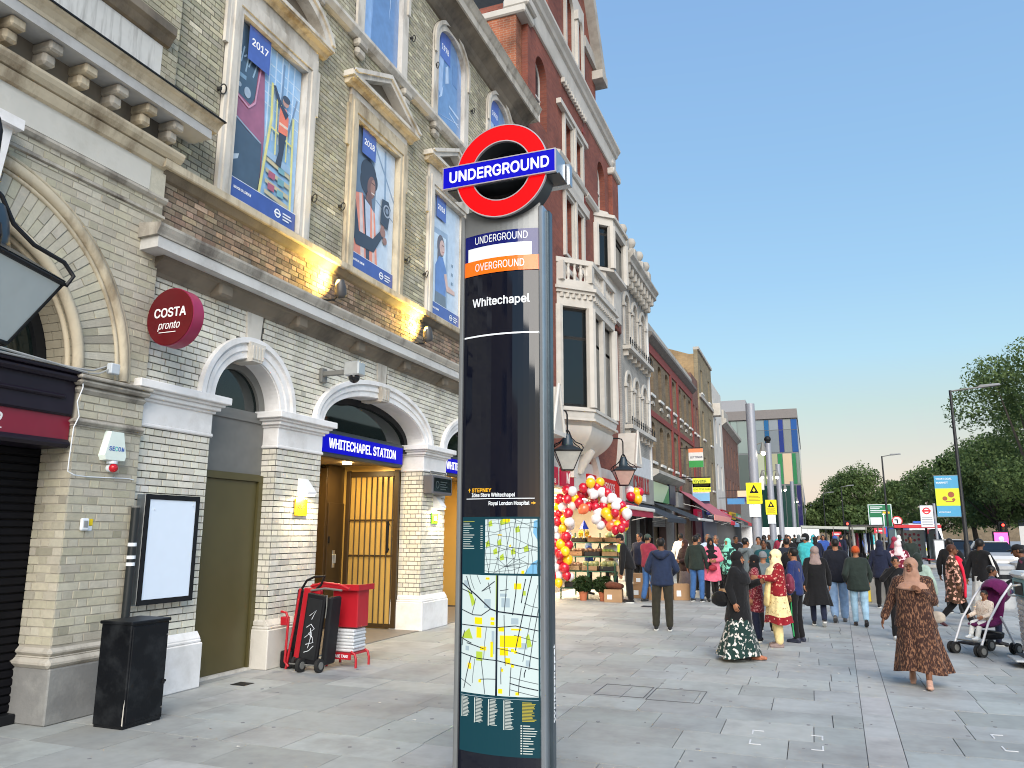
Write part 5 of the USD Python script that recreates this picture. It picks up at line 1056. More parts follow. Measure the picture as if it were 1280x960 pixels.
# gabled white hoods on the party piers
for y in (18.95, 29.05):
    V = [(XR, y - .45, 4.35), (XR, y + .45, 4.35), (XR, y, 5.55), (XR + .75, y - .45, 4.35), (XR + .75, y + .45, 4.35), (XR + .75, y, 5.55)]
    h = obj('gabled_hood', joined([(np.array(V), np.array([(0, 3, 5), (0, 5, 2), (1, 2, 5), (1, 5, 4), (3, 4, 5), (0, 1, 4), (0, 4, 3)]))]), stone_l, rb)
    obj('hood_edge', [tube([(XR + .76, y - .5, 4.30), (XR + .76, y, 5.62)], .05, 6), tube([(XR + .76, y + .5, 4.30), (XR + .76, y, 5.62)], .05, 6), box(XR, XR + .8, y - .5, y + .5, 4.24, 4.36)], render_w, h)
lantern(-6.02, 19.9, 3.42, 'grey lantern hanging before the pink shop sign, just right of the pylon', tint=mat('milk_glass_b', (.36, .36, .34), .3, emit=(.8, .8, .7), estr=.01), arm=(-1, .1))
lantern(-6.0, 26.6, 3.40, 'grey lantern with reddish glass hanging over the balloon garland', tint=mat('milk_glass_c', (.42, .30, .26), .3, emit=(.8, .5, .4), estr=.01), arm=(-1, .1))

# ---- the row behind the camera, unseen, added to be mirrored in the pylon
t = thing('corner_terrace', 'unseen brown brick terrace behind the camera, added for its reflection in the pylon', 'terrace', (0, 0, 0))
facade(t, facing_x(-6.7), rect(-70, 0, -2.2, 12.5), [vrect(-5 - 3.2 * k, 1.1, z, z + 1.9) for k in range(20) for z in (4.6, 8.2)] + [rect(-6.5 - 6.4 * k, .4, -3.0 - 6.4 * k, 2.9) for k in range(10)], brown_brick, cross=False)
# ---- white Italianate building
XI = -6.62; FI = facing_x(XI)
wb = thing('italianate_building', 'grey white Italianate building with round-headed windows and bracketed cornice topped by balls', 'building', (0, 0, 0))
wc = [30.6, 32.2, 33.9]
wn = [varch(c, .95, z0, z1) for c in wc for z0, z1 in ((9.35, 11.6), (6.1, 8.2))]
facade(wb, FI, rect(29.4, 3.9, 35.0, 12.4), wn, grey_brick, depth=.2, frame=sash_w)
obj('rear', box(-17, -7.0, 29.45, 35.0, 0, 12.6), grey_brick, wb)
for w in wn:
    a0, b0, a1, b1 = w.bounds; c = (a0 + a1) / 2
    o = obj('arch_surround', [ext(varch(c, 1.25, b0, b1 + .16).difference(varch(c, .96, b0 - .1, b1 + .01)), -.02, .07, FI), ext(rect(c - .72, b1 - .62, c - .45, b1 - .48), 0, .12, FI), ext(rect(c + .45, b1 - .62, c + .72, b1 - .48), 0, .12, FI)], stone_l, wb)
for z in (9.25, 6.0):
    obj('sill_shelf', [ext(rect(29.75, z - .16, 34.75, z), 0, .34, FI)] + [ext(rect(y - .06, z - .40, y + .06, z - .15), 0, .2, FI) for y in np.arange(29.95, 34.8, .78)], stone_l, wb)
    for y in np.arange(29.9, 34.8, .42): obj('iron_cresting', [tube([(XI + .30, y, z), (XI + .30, y, z + .34)], .022, 5), box(XI + .285, XI + .315, y - .10, y + .10, z + .18, z + .22)], black_metal, wb)
Im = lambda pts: moulding(pts, 29.35, 35.1, FI)
obj('cornice', [Im([(0, 12.25), (.1, 12.3), (.12, 12.45), (.5, 12.62), (.5, 12.78), (.62, 12.92), (.62, 13.0), (0, 13.1)])], stone_d, wb)
for y in np.arange(29.6, 35, .62): obj('cornice_bracket', [cham(XI, XI + .45, y - .10, y + .10, 12.2, 12.6, .04), cham(XI, XI + .3, y - .10, y + .10, 11.9, 12.22, .05)], stone_d, wb)
obj('parapet', [box(XI - .3, XI + .1, 29.4, 35.0, 13.05, 13.5)], stone_d, wb)
for y in (29.9, 31.6, 33.3, 34.8): obj('ball_finial', [cham(XI - .2, XI + .3, y - .25, y + .25, 13.4, 13.95, .04), lathe([(.14, 13.95), (.1, 14.02), (.2, 14.15), (.24, 14.28), (.18, 14.45), (0, 14.52)], (XI + .05, y, 0), 12)], stone_d, wb, smooth=40)
obj('corner_edge', [cham(XI - .1, XI + .08, 34.85, 35.06, 4, 12.4, .02)], sash_w, wb)
obj('shop_fascia', ext(rect(29.5, 3.0, 35.0, 4.1), -.1, .10, FI), mat('fascia_grey', (.26, .26, .25), .5, var=.2, scale=1), wb)
obj('sloped_fascia', ext(rect(29.5, 4.1, 35.0, 5.0), -.1, .03, FI), mat('fascia_white', (.56, .58, .60), .6, dirt=(.4, .4, .4), damt=.3), wb)
obj('lettering', text_at('CHILLI', .62, 30.6, 3.42, .10, FI, width=3.2, depth=.03), flat('chilli_red', (130, 12, 30), .4), wb)
obj('lettering', text_at('Chilli', .26, 31.4, 3.08, .10, FI, width=1.7, depth=.02), p_white, wb)
sh_dark = mat('shop_dark', (.015, .015, .018), .5)
obj('shopfront_back', box(-8.4, -8.3, 29.5, 35, 0, 3.0), sh_dark, wb); obj('shop_frame', [cham(XI - .2, XI + .02, y, y + .14, 0, 3.0, .01) for y in (29.5, 31.3, 33.1, 34.85)], sh_dark, wb)
obj('shop_pier', box(XI - 1.6, XI - .02, 29.5, 29.9, 0, 3.0), sh_dark, wb)
navy_aw = mat('awning_navy', (.018, .024, .035), .75, var=.15)
awning(wb, 30.2, 34.9, XI + .05, 2.95, XI + 1.5, 2.35, navy_aw, .18, name='awning')
# ---- brown brick terrace with red bands
XB = -6.70; FB = facing_x(XB)
bt = thing('brown_terrace', 'brown brick terrace with oxide red pilasters and narrow arched windows', 'terrace', (0, 0, 0))
wy = [36.3, 38.6, 40.7, 42.9, 45.2, 47.2, 49.2]
wn = [varch(c, .95, z0, z1, .25) for c in wy for z0, z1 in ((8.35, 10.15), (5.1, 7.0))]
facade(bt, FB, rect(35.05, 4.0, 50.4, 11.0), wn, brown_brick, depth=.22, frame=sash_w, sill=sash_w)
obj('rear', box(-16, -7.1, 35.1, 50.4, 0, 10.9), brown_brick, bt)
obj('gable_flank', box(-15, XB - .35, 35.06, 35.3, 10.5, 11.4), brown_brick, bt)
obj('parapet', box(XB - .3, XB + .05, 35.05, 50.4, 11.1, 11.75), stone_d, bt)
obj('cornice', [moulding([(0, 10.72), (.12, 10.78), (.34, 10.98), (.34, 11.12), (0, 11.2)], 35.0, 50.5, FB)], mat('cornice_grime', (.14, .13, .12), .8, var=.3), bt)
obj('red_band', [ext(rect(35.05, 10.3, 50.4, 10.74), 0, .06, FB)], red_paint, bt); obj('red_band', [ext(rect(35.05, 7.22, 50.4, 7.5), 0, .06, FB)], red_paint, bt)
for y in (35.1, 41.6, 43.9, 50.0): obj('red_pilaster', ext(rect(y, 4.0, y + .42, 10.35), 0, .08, FB), red_paint, bt)
obj('cornice', [moulding([(0, 4.2), (.2, 4.3), (.45, 4.45), (.45, 4.6), (0, 4.75)], 35.0, 43.0, FB)], stone_d, bt)
for c in wy: obj('apron_ornament', [ext(arch(c, 7.8, .36, .2, 7.8).difference(arch(c, 7.75, .22, .14, 7.75)), 0, .07, FB)], stone_d, bt)
shop_sign(bt, FB, 35.3, 3.2, 39.4, 4.1, (176, 196, 170), [], c=.12); obj('sign_corner', ext(Pg((37.6, 3.2), (39.4, 3.2), (39.4, 4.0)), .121, .13, FB), flat('sign_green', (70, 130, 84), .5), bt)
shop_sign(bt, FB, 39.6, 3.2, 41.4, 4.2, (24, 32, 60), [], c=.14); 
obj('shutter_box', cham(XB, XB + .25, 41.5, 46, 3.1, 3.9, .03), mat('shutter_grey', (.20, .20, .195), .6, var=.2), bt)
for k in range(12): obj('roller_slat', cham(XB - .02, XB + .03 + .01 * (k % 2), 35.6, 38.6, 2.05 + k * .085, 2.13 + k * .085, .01), _mats['shutter_grey'], bt)
obj('shop_window', box(XB - .6, XB - .55, 35.6, 38.6, 0.6, 2.05), mat('lit_shop', (.5, .45, .3), .5, emit=(1, .82, .5), estr=.35), bt)
obj('shop_door_frame', [cham(XB - .3, XB + .05, y, y + .16, 0, 3.1, .01) for y in (35.2, 38.6, 41.3, 44.6, 47.8)], mat('frame_maroon', (.08, .05, .05), .5), bt)
obj('shop_back', box(XB - 1.5, XB - 1.4, 35.1, 50.4, 0, 3.6), sh_dark, bt)
obj('shop_pier', [box(XB - .3, XB + .03, 38.9, 41.2, 0, 3.2)], mat('pier_grey', (.24, .22, .20), .8, var=.2), bt)
obj('shop_pier', [box(XB - .3, XB + .03, 45, 47.5, 0, 3.1)], brown_brick, bt)
awning(bt, 35.2, 40.5, XB + .05, 3.15, XB + 1.7, 2.45, navy_aw, .14)
obj('awning_bar', cham(XB + 1.65, XB + 1.8, 38, 43.5, 2.36, 2.48, .02), sash_w, bt)
aw_r = flat('awning_rose', (168, 92, 104), .8)
awning(bt, 43.2, 52.5, XB + .05, 4.1, XB + 1.9, 2.75, aw_r, .30, flat('awning_peach', (226, 150, 140), .8))
# ---- dull end of the terrace, yellow block, white block, dull red block
t = thing('narrow_brick_house', 'narrow dull brick house between the red-banded terrace and the taller yellow block', 'building', (0, 0, 0))
facade(t, FB, rect(50.4, 3.6, 53.6, 12.2), [varch(c, .7, z0, z1, .2) for c in (51.3, 52.8) for z0, z1 in ((8.3, 10.2), (5.0, 6.9))], dull_red, sill=sash_w); obj('rear', box(-16, -7.1, 50.45, 53.6, 0, 12.6), tan_brick, t); obj('chimney', cham(-9.6, -8.4, 50.5, 51.6, 12.2, 14.0, .03), dull_red, t); obj('shopfront', box(-7.4, XB - .1, 50.4, 53.6, 0, 3.6), mat('shop_wine', (.12, .02, .04), .6), t)
t = thing('yellow_brick_block', 'plain yellow brick block standing taller than its neighbours', 'building', (0, 0, 0))
FY = facing_x(-6.6)
facade(t, FY, rect(53.6, 3.6, 61.5, 14.5), [vrect(c, .9, z0, z1) for c in (55.3, 59.6) for z0, z1 in ((11.6, 13.3), (8.3, 10.3), (4.9, 7.0))], yellow_brick, sill=sash_w); facade(t, facing_ny(53.605), rect(-18, 3, -6.89, 14.2), [], tan_brick); obj('roof_pitch', joined([(np.array([(-6.9, 53.62, 14.1), (-17, 53.62, 14.1), (-12.2, 53.62, 16.0), (-6.9, 61, 14.1), (-17, 61, 14.1), (-12.2, 61, 16.0)]), np.array([(0, 2, 1), (0, 3, 5), (0, 5, 2), (1, 2, 5), (1, 5, 4), (3, 4, 5)]))]), tan_brick, t); obj('coping', box(-6.9, -6.5, 53.6, 61.5, 14.5, 14.7), stone_d, t); obj('sill_course', ext(rect(53.6, 11.1, 61.5, 11.35), 0, .12, FY), stone_d, t); obj('shopfront', box(-7.3, -6.7, 53.6, 61.5, 0, 3.6), mat('shop_blue', (.03, .05, .10), .5), t)
t = thing('white_block', 'plain white rendered block beyond the yellow brick one', 'building', (0, 0, 0))
facade(t, FY, rect(61.5, 3.6, 68.4, 13.6), [vrect(c, .8, z0, z1) for c in (63.5, 66.5) for z0, z1 in ((8.9, 10.9), (5.2, 7.2))], render_w); obj('rear', box(-16, -7, 61.55, 68.4, 0, 13.4), render_w, t); obj('wall_box', cham(-6.6, -6.0, 61.6, 62.5, 10.9, 11.9, .03), stone_l, t); obj('shopfront', box(-7.3, -6.7, 61.5, 68.4, 0, 3.6), sh_dark, t)
t = thing('dull_red_block', 'low dull red brick block ending the row before the glass building', 'building', (0, 0, 0))
facade(t, FY, rect(68.4, 3.6, 84, 11.3), [vrect(c, .9, z0, z1) for c in (70.5, 73.5, 76.5, 79.5, 82.4) for z0, z1 in ((7.9, 9.9), (4.8, 6.6))], dull_red); obj('rear', box(-16, -7, 68.45, 84, 0, 11), dull_red, t); obj('cornice', moulding([(0, 11.0), (.4, 11.3), (.4, 11.6), (0, 11.7)], 68.3, 84.2, FY), stone_d, t); obj('parapet', box(-7.0, -6.4, 68.4, 72, 11.6, 12.4), stone_d, t); obj('shopfront', box(-7.3, -6.7, 68.4, 84, 0, 3.6), sh_dark, t)
# shopfront clutter along the far row
for k, (y0, y1, rgb, x1, z0) in enumerate(((54.0, 57.5, (190, 60, 80), 1.3, 3.1), (58, 61.2, (206, 36, 60), 1.2, 2.7), (62, 66, (120, 150, 180), 1.1, 2.6), (69, 73, (60, 62, 66), 1.3, 2.8), (74, 80, (180, 40, 50), 1.2, 2.8))):
    t = thing('shop_awning', ['dusty rose shop awning beyond the long pink awning', 'bright red shop awning under the yellow block', 'pale blue shop awning under the white block', 'dark grey shop awning under the dull red block', 'red shop awning furthest along the row'][k], 'awning', (-6.5, y0, 0))
    awning(t, 0, y1 - y0, .05, z0 + .5, x1, z0 - .1, flat('aw_%d' % k, rgb, .8), .25)
# hanging signs
def hang_sign(x, y, z, w, h, label, bands, words, pole=True):
    t = thing('hanging_sign', label, 'sign', (x, y, z)); fr = Fr((0, -.04, 0), (1, 0, 0), (0, 0, 1))
    obj('board', box(-w / 2, w / 2, -.04, .04, 0, h), sash_w, t)
    for k, (b0, b1, rgb) in enumerate(bands): obj('band', ext(rect(-w / 2, b0 * h, w / 2, b1 * h), .001, .006, fr), flat('hs_%d_%d_%d' % rgb, rgb, .5), t)
    for s, hh, a, b, rgb in words: obj('lettering', text_at(s, hh, a, b, .007, fr), flat('hs_%d_%d_%d' % rgb, rgb, .5), t)
    obj('bracket', [tube([(-w / 2 - .9, 0, h + .05), (w / 2, 0, h + .05)], .025, 6)], black_metal, t)
    return t
hang_sign(-5.75, 44.0, 5.4, .80, 1.05, 'hanging sign banded orange, white and green over the terrace shops', [(0, .36, (46, 140, 66)), (.80, 1, (226, 130, 84))], [('LETTINGS', .10, -.33, .52, (60, 60, 90))])
hang_sign(-5.2, 41.6, 3.9, .92, .72, 'yellow hanging board lettered Krystal above the long rose awning', [(0, 1, (226, 232, 60)), (.34, .62, (230, 226, 190))], [('Krystal', .15, -.42, .49, (40, 70, 30)), ('OFFICE TO LET', .075, -.40, .30, (90, 90, 60)), ('020 7790 2035', .085, -.43, .09, (70, 80, 30))]); 
hang_sign(-6.0, 47.5, 3.5, 1.0, 1.3, 'dark framed hanging sign with white and blue panels beside the yellow Krystal board', [(.0, .12, (24, 28, 60)), (.12, .48, (120, 178, 214)), (.9, 1, (20, 22, 30))], [('CAFE', .18, -.4, .7, (30, 30, 36))])
hang_sign(-5.3, 63, 4.0, 1.3, .45, 'small blue hanging sign far along the row', [(0, 1, (70, 130, 180))], [])
hang_sign(-4.7, 66, 4.3, 1.4, .9, 'cream and navy hanging sign furthest along the row', [(0, .45, (40, 40, 110)), (.45, 1, (214, 190, 160))], [])

# ---- coloured glass building
gl = thing('glass_building', 'modern building clad in green, blue and clear glass strips at the end of the row', 'building', (0, 0, 0))
GYD = 92.0; FG = facing_ny(GYD)
GX1 = -.62
def X_at(u): return GX1 - (998.5 - u) * .0905
roofm = mat('zinc_fascia', (.17, .155, .15), .5, var=.08); 
obj('body', box(-16, GX1 - .05, GYD + .4, GYD + 36, 0, 15.4), mat('glass_core', (.05, .07, .07), .7), gl)
obj('roof_fascia', box(-12, GX1 + .1, GYD - .2, GYD + 36, 14.7, 15.75), roofm, gl)
obj('roof_block', box(-20, X_at(936), GYD + 3, GYD + 26, 14, 17.6), mat('zinc_grey', (.26, .27, .29), .5, var=.06, bump=.002, bscale=8), gl)
def gpanel(u0, u1, z0, z1, rgb, e=0.0, spec=.5):
    key = 'cg_%d_%d_%d' % rgb
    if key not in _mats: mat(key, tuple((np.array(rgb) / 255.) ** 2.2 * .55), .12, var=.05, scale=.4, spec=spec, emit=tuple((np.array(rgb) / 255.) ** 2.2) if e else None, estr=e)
    obj('glass_panel', box(X_at(u0) + .03, X_at(u1) - .03, GYD - .02, GYD + .3, z0 + .03, z1 - .03), _mats[key], gl)
obj('mullion_grid', box(X_at(900), GX1, GYD + .02, GYD + .35, 0, 14.8), mat('mullion_grey', (.14, .15, .155), .5), gl)
for us, z0, z1, cols in (((942, 948, 959, 965, 976, 982, 991, 998.5), 10.8, 14.6, [(52, 84, 94), (150, 164, 168), (40, 108, 164), (150, 160, 168), (38, 62, 148), (156, 162, 160), (40, 96, 170)]), ((941, 945, 957, 961, 973, 979, 990, 995, 998.5), 7.2, 10.7, [(30, 120, 84), (180, 186, 160), (150, 180, 70), (170, 170, 140), (60, 160, 100), (214, 190, 160), (50, 150, 96), (150, 170, 160)]), ((941, 950, 960, 970, 980, 990, 993, 998.5), 2.3, 7.1, [(22, 62, 62), (20, 70, 64), (18, 52, 54), (30, 80, 76), (34, 84, 78), (60, 100, 84), (30, 40, 110)])):
    for u0, u1, rgb in zip(us[:-1], us[1:], cols):
        if z0 > 8: 
            zm = z1 - (z1 - z0) * .32
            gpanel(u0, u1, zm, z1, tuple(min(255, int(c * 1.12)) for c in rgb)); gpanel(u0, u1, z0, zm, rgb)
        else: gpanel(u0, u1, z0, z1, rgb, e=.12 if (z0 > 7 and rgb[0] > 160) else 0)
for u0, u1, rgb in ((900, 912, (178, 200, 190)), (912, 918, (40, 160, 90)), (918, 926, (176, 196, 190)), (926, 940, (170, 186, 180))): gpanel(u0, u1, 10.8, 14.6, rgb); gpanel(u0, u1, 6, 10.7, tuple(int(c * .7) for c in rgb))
obj('lit_strip', box(X_at(906), X_at(920), GYD - .06, GYD - .03, 12.0, 12.25), mat('strip_light', (.8, .8, .4), .5, emit=(1, .9, .4), estr=1.0), gl)
# side facing the road
for k in range(12):
    for z0, z1, cs in ((10.8, 14.6, [(40, 96, 170), (150, 160, 168)]), (7.2, 10.7, [(50, 150, 96), (170, 170, 150)]), (2.3, 7.1, [(22, 62, 62), (40, 84, 90)])):
        c = cs[k % 2]; key = 'cg_%d_%d_%d' % c
        if key not in _mats: mat(key, tuple((np.array(c) / 255.) ** 2.2 * .55), .12, var=.05)
        obj('glass_panel', box(GX1 - .04, GX1 + .03, GYD + .3 + k * 2.9, GYD + 3.1 + k * 2.9, z0, z1), _mats[key], gl)
t = thing('hoarding', 'white site hoarding along the foot of the glass building', 'hoarding', (0, 0, 0))
for k in range(7): obj('board', cham(-6.2 + k * 1.0, -5.22 + k * 1.0, 78 + .01 * k, 78.06 + .01 * k, 0, 2.35, .01), mat('hoarding_white', (.78, .79, .80), .6), t)
# terrace far beyond on the same side
t = thing('distant_block', 'grey block far down the street past the glass building', 'building', (0, 0, 0)); facade(t, facing_x(-.6), rect(132, 0, 190, 9.5), [vrect(134 + 3 * k, 1.5, 2 + 3 * q, 4 + 3 * q) for k in range(9) for q in range(2)], mat('far_grey', (.25, .26, .28), .8)); facade(t, facing_ny(132.01), rect(-8, 0, -.89, 9.5), [], mat('far_grey2', (.25, .26, .28), .8))
# across the road: pale shops behind the trees
for k, (y0, y1, z, m_, lab) in enumerate(((36, 52, 9.5, render_w, 'white shop building across the road behind the nearest tree'), (52, 70, 11, brown_brick, 'brown brick building across the road, behind the trees'), (70, 100, 9, grey_brick, 'grey building across the road, furthest from the camera'))):
    t = thing('shop_building', lab, 'building', (0, 0, 0)); fr = facing_nx(21.5)
    facade(t, fr, rect(-y1, 3.4, -y0, z), [vrect(-y, 1.1, zz, zz + 1.7) for y in np.arange(y0 + 2, y1 - 1, 3.0) for zz in (4.4, 7.0) if zz + 1.8 < z], m_); obj('shopfront', box(21.5, 21.9, y0, y1, 0, 3.4), mat('far_shop_%d' % k, ((.4, .4, .42), (.3, .12, .12), (.2, .22, .25))[k], .5), t); obj('side', box(21.5, 30, y0, y0 + .3, 0, z), m_, t)
    for q in range(int((y1 - y0) / 5)): obj('shop_window', box(21.4, 21.48, y0 + .5 + q * 5, y0 + 4.5 + q * 5, .6, 2.6), mat('far_lit', (.6, .6, .6), .3, emit=(1, .95, .9), estr=.25), t)
# ================================================================== people
def sph(p, r, n=12): return m3.Manifold.sphere(float(r), n).translate([float(x) for x in p])
def elli(p, r, n=16): return m3.Manifold.sphere(1.0, n).scale([float(x) for x in r]).translate([float(x) for x in p])
def hull(*ms): return m3.Manifold.batch_hull(list(ms))
def chain(pts, rs, n=12):
    return [hull(sph(pts[i], rs[i], n), sph(pts[i + 1], rs[i + 1], n)) for i in range(len(pts) - 1)]
def solid(parts, ref=.035, it=6, fold=0.0, fs=9.0, seed=0, cut=None, flat_z=True):
    """parts merged into one smooth skin; fold: depth of cloth creases"""
    m = m3.Manifold.batch_boolean(parts, m3.OpType.Add) if len(parts) > 1 else parts[0]
    if cut is not None: m = m - cut
    t = man(m.refine_to_length(ref))
    t.merge_vertices()
    trimesh.smoothing.filter_taubin(t, lamb=.5, nu=.52, iterations=it)
    if fold:
        V = np.asarray(t.vertices); N = np.asarray(t.vertex_normals)
        d = (meshkit.fbm(V * np.array([fs, fs, fs * .55]) + seed * 7.3, 3, seed) - .5) * 2 * fold
        t.vertices = V + N * d[:, None]
    return t
def A(*p): return np.array(p, float)
def cloth(name, rgb, rough=.85, pattern=None, rgb2=None, scale=30, thr=(.5, .55), sheen=.1):
    """woven cloth; pattern mixes a second colour in printed patches"""
    if name in _mats: return _mats[name]
    f = lambda q: tuple(np.where((c := np.array(q, float) / 255) < .04045, c / 12.92, ((c + .055) / 1.055) ** 2.4))
    N = {'t': ('texture_coordinate', {}), 'n': ('noise_texture', {'scale': 14., 'detail': 5}), 'r': ('map_range', {'from_min': .3, 'from_max': .7, 'to_min': .82, 'to_max': 1.12}), 'cc': ('combine_color', {}), 'm': ('mix_color', {'blend_type': 'multiply', 'fac': 1.0, 'a': f(rgb), 'use_clamp': False}),
         'w': ('noise_texture', {'scale': 24., 'detail': 4}), 'b': ('bump', {'distance': .012, 'strength': .7}), 'p': ('principled_bsdf', {'roughness': rough, 'sheen_weight': sheen, 'specular_ior_level': .25})}
    L = [('t.object', 'n.vector'), ('n.fac', 'r.value'), ('r.result', 'cc.r'), ('r.result', 'cc.g'), ('r.result', 'cc.b'), ('cc.color', 'm.b'), ('t.object', 'w.vector'), ('w.fac', 'b.height'), ('b.normal', 'p.normal'), ('m.result', 'p.base_color')]
    if pattern:
        N['v'] = {'blobs': ('noise_texture', {'scale': scale, 'detail': 2}), 'streak': ('noise_texture', {'scale': scale, 'detail': 2}), 'cells': ('voronoi_texture', {'scale': scale})}[pattern]
        src = 't.object'
        if pattern == 'streak': N['mp'] = ('mapping', {'scale': (1, 1, .28)}); L += [('t.object', 'mp.vector')]; src = 'mp.vector'
        N['th'] = ('map_range', {'from_min': thr[0], 'from_max': thr[1], 'to_min': 0., 'to_max': 1., 'clamp': True}); N['x'] = ('mix_color', {'blend_type': 'mix', 'a': f(rgb), 'b': f(rgb2)})
        L += [(src, 'v.vector'), ('v.distance' if pattern == 'cells' else 'v.fac', 'th.value'), ('th.result', 'x.fac'), ('x.result', 'm.a')]
    _mats[name] = usdkit.material(stage, '/World/Looks/' + name, N, L, surface='p.BSDF')
    return _mats[name]
def skin(k):
    c = [(190, 140, 112), (150, 104, 78), (112, 76, 56), (84, 56, 42)][k]
    return cloth('skin_%d' % k, c, .55, sheen=0.0)
hair_m = cloth('hair_black', (22, 19, 18), .5); hair_g = cloth('hair_grey', (90, 86, 82), .6)
shoe_w = cloth('shoe_white', (210, 214, 216), .5); shoe_b = cloth('shoe_black', (20, 20, 22), .5); shoe_n = cloth('shoe_nude', (190, 150, 130), .5)
sole_m = mat('shoe_sole', (.6, .6, .58), .7)
# joints of a 1.75 m figure facing -y; +x is its left
STAND = dict(hl=(.10, 0, .92), kl=(.115, -.02, .50), al=(.12, .02, .085), hr=(-.10, 0, .92), kr=(-.115, -.02, .50), ar=(-.12, .02, .085),
             el=(.27, .02, 1.13), wl=(.28, -.06, .88), er=(-.27, .02, 1.13), wr=(-.28, -.06, .88), lean=0.0, turn=0.0, look=0.0, tilt=0.0, pl=0.0, pr=0.0)
def walk(s=1, k=1.0):
    """mid-stride; s = +1 left leg forward"""
    f, b = dict(k=(0, -.13 * k, .51), a=(0, -.26 * k, .10)), dict(k=(0, .03 * k, .49), a=(0, .33 * k, .15))
    L_, R_ = (f, b) if s > 0 else (b, f)
    d = dict(STAND); d.update(kl=(.105, L_['k'][1], L_['k'][2]), al=(.10, L_['a'][1], L_['a'][2]), kr=(-.105, R_['k'][1], R_['k'][2]), ar=(-.10, R_['a'][1], R_['a'][2]), pl=0.0 if s > 0 else .55, pr=.55 if s > 0 else 0.0,
             el=(.26, .10 * s, 1.13), wl=(.27, .02 + .12 * s, .90), er=(-.26, -.10 * s, 1.13), wr=(-.27, .02 - .12 * s, .90), lean=.04)
    return d
def rotp(p, c, ax, a):
    p = A(*p) - c; co, si = math.cos(a), math.sin(a)
    if ax == 'x': p = A(p[0], p[1] * co - p[2] * si, p[1] * si + p[2] * co)
    else: p = A(p[0] * co - p[1] * si, p[0] * si + p[1] * co, p[2])
    return p + c
def hand(wrist, elbow, side, curl=.5, palm=None):
    """palm, four bent fingers of different lengths and a thumb from the side of the palm"""
    d = A(*wrist) - A(*elbow); d /= np.linalg.norm(d)
    up = A(side, 0, 0) - d * d[0] * side; up /= np.linalg.norm(up) + 1e-9   # back of the hand outwards
    ac = np.cross(d, up)                                                     # across the palm
    if ac[1] > 0: ac = -ac
    w = A(*wrist); out = [hull(sph(w, .024, 8), sph(w + d * .085 + ac * .028, .014, 8), sph(w + d * .085 - ac * .028, .014, 8), sph(w + d * .03 + ac * .025, .016, 8))]
    for i, (o, ln) in enumerate(((.030, .070), (.010, .080), (-.010, .074), (-.029, .058))):
        b = w + d * .085 + ac * o; m = b + d * ln * .5 - up * ln * .22 * curl * 2; e = m + (d * math.cos(curl * 2) - up * math.sin(curl * 2)) * ln * .45
        out += chain([b - d * .01, m, e], [.0095, .009, .0075], 6)
    b = w + d * .025 + ac * .024; out += chain([b, b + d * .03 + ac * .028 - up * .01, b + d * .062 + ac * .030 - up * .022], [.013, .0105, .0085], 6)
    return out
